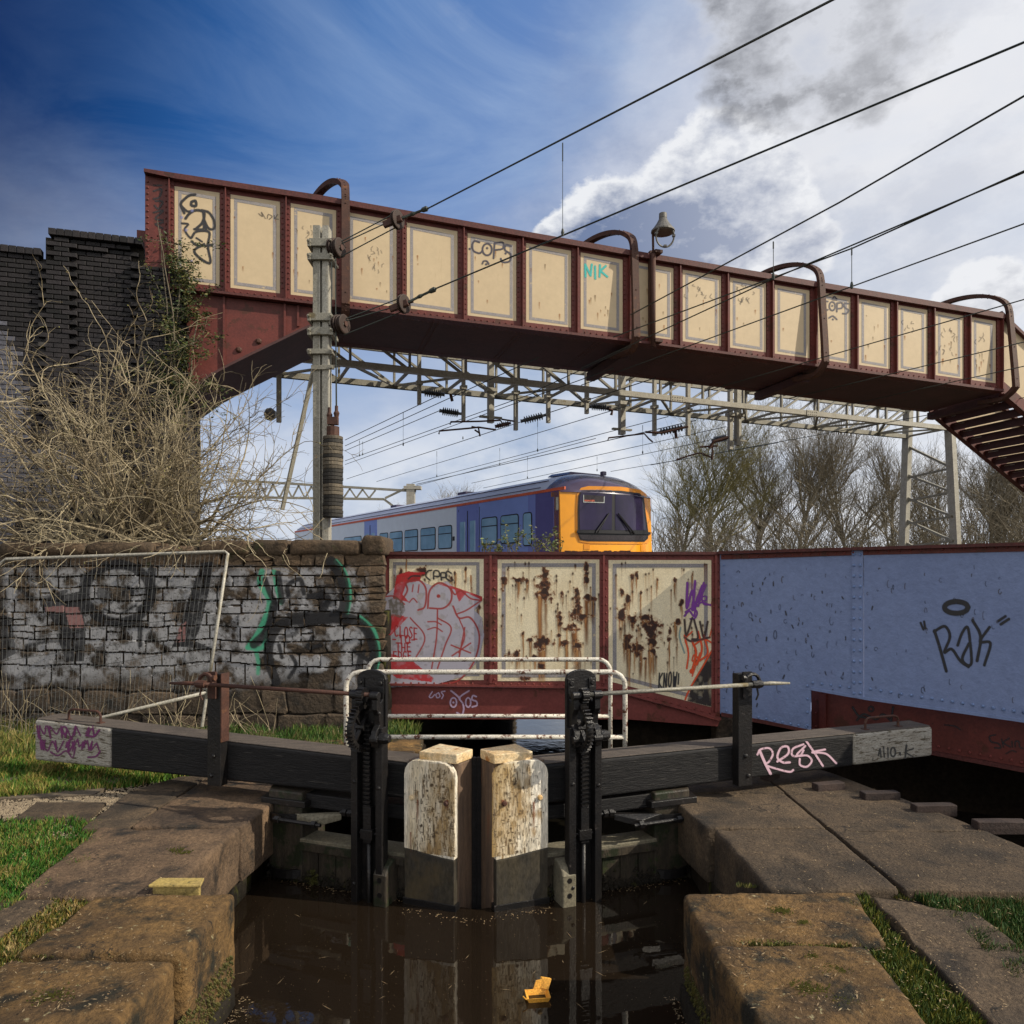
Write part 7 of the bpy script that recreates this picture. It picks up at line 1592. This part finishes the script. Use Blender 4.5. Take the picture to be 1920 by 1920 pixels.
LG=[(.028,.10,.012),(.045,.13,.016),(.075,.15,.02),(.16,.18,.035),(.20,.16,.05)]
YG=[(.10,.13,.025),(.16,.16,.035),(.24,.20,.06),(.05,.10,.016),(.30,.23,.09)]
lawn('grass',[(-40,1545),(140,1540),(195,1555),(205,1600),(130,1650),(40,1700),(-40,1740)],9000,.055,LG,1,'dense green grass at the left edge below the gravel')
lawn('grass',[(-40,1400),(65,1385),(150,1420),(400,1450),(330,1462),(240,1478),(120,1490),(0,1500),(-40,1520)],15000,.075,[(.045,.12,.014),(.08,.15,.018),(.14,.17,.03),(.20,.18,.04),(.26,.2,.06)],2,'sunlit yellow-green grass under the left balance beam')
lawn('grass',[(-60,1330),(60,1330),(330,1345),(640,1365),(650,1410),(640,1440),(400,1425),(200,1400),(60,1420),(-60,1440)],19000,.10,[(.03,.075,.014),(.045,.10,.016),(.065,.12,.02),(.10,.13,.03),(.14,.12,.05)],3,'grass strip between the graffiti wall and the balance beam')
lawn('grass',[(-60,1290),(50,1300),(70,1350),(60,1420),(-60,1440)],5000,.16,YG,4,'dry yellowish tall grass at the left edge beside the beam end')
lawn('grass',[(640,1352),(745,1350),(790,1372),(760,1395),(700,1410),(640,1410)],2600,.09,[(.045,.09,.018),(.08,.12,.02),(.12,.13,.03)],5,'grass on the bank behind the left paddle stand')
lawn('grass',[(140,1660),(215,1662),(200,1690),(135,1735),(75,1785),(20,1850),(-40,1890),(-40,1790),(30,1745),(90,1700)],4200,.035,[(.09,.11,.02),(.16,.14,.03),(.24,.16,.04),(.06,.09,.02),(.3,.22,.09)],6,'mossy grass strip beside the near left coping stone')
lawn('grass',[(1705,1680),(1800,1690),(1960,1700),(1960,1890),(1900,1850),(1850,1800),(1790,1740),(1735,1700)],7000,.055,[(.022,.062,.012),(.035,.08,.014),(.055,.09,.018),(.12,.10,.03)],7,'dark green grass wedge at the right edge')
lawn('grass',[(1560,1760),(1585,1700),(1600,1672),(1625,1680),(1660,1735),(1705,1790),(1765,1850),(1850,1930),(1700,1930),(1640,1850),(1600,1800)],6500,.045,[(.05,.08,.012),(.10,.12,.02),(.16,.15,.02),(.03,.06,.012)],8,'bright grass strip between the two rows of right coping stones')
lawn('grass',[(1475,1487),(1480,1487),(1600,1600),(1695,1672),(1720,1690),(1680,1688),(1590,1606)],1100,.022,[(.10,.10,.02),(.16,.14,.03),(.05,.07,.02)],9,'thin line of grass in the diagonal joint of the right paving')
lawn('grass',[(1380,1659),(1700,1668),(1720,1680),(1600,1676),(1380,1664)],1100,.022,[(.05,.06,.02),(.10,.10,.02),(.16,.13,.05)],10,'grass and moss in the cross joint of the right coping')
lawn('grass',[(1372,1765),(1560,1766),(1600,1775),(1560,1782),(1372,1772)],900,.018,[(.12,.13,.03),(.18,.16,.04),(.05,.06,.02)],11,'moss line between the two near right coping stones',z0=-.02)
lawn('grass',[(60,1786),(300,1786),(305,1794),(60,1796)],700,.016,[(.12,.13,.03),(.18,.14,.04),(.05,.06,.02)],12,'moss line between the two near left coping stones',z0=-.02)
lawn('grass',[(235,1545),(345,1484),(352,1486),(245,1552),(200,1560)],500,.02,[(.12,.12,.03),(.18,.14,.05)],13,'moss in the joint of the left paving slabs')
# moss clumps on coping
mc=MB(); rnd=random.Random(17)
for (px,py,r_,n_) in ((1465,1710,.030,130),(1508,1732,.02,50),(1525,1795,.02,60),(1567,1822,.035,110),(1520,1856,.045,160),(1590,1880,.03,80),(265,1728,.02,40),(330,1595,.03,60),(345,1600,.03,60),(100,1870,.05,120)):
    c=G(px,py)
    for k in range(n_):
        p=c+Vector((rnd.gauss(0,r_),rnd.gauss(0,r_*.7),.006)); s_=rnd.uniform(.003,.008); mc.add([p+Vector((-s_,0,0)),p+Vector((s_,0,0)),p+Vector((0,s_,0)),p+Vector((0,0,s_*1.6))],[(0,1,3),(1,2,3),(2,0,3)])
MOSS=mat('yellow_green_moss',(.12,.11,.015),(.06,.07,.012),30,.95,.2); build('moss_clumps',mc,MOSS,None,recalc=False,kind='stuff',label='small moss cushions on the near coping stones',cat='moss')
# wet weed fringe down the sides of the near stones
wf=MB()
for i in range(2600):
    if rnd.random()<.5: x=-1.735+rnd.uniform(-.01,.02); y=rnd.uniform(3.2,4.6); z=-.30-abs(rnd.gauss(.12,.12)); nn=Vector((1,0,0))
    else: x=1.085-rnd.uniform(-.01,.02); y=rnd.uniform(3.2,4.6); z=-.38-abs(rnd.gauss(.1,.1)); nn=Vector((-1,0,0))
    p=Vector((x,y,max(z,-.66))); s_=rnd.uniform(.006,.016); wf.add([p,p+Vector((0,s_,0)),p+nn*s_+Vector((0,s_*.5,-s_)),p+Vector((0,s_*.4,-s_*1.8))],[(0,1,2),(1,3,2),(0,2,3)])
WEED=mat('wet_wall_weed',(.10,.085,.015),(.035,.04,.012),20,.8,.1); build('wall_weed',wf,WEED,None,recalc=False,kind='stuff',label='weed and moss fringe on the sides of the near coping stones',cat='moss')
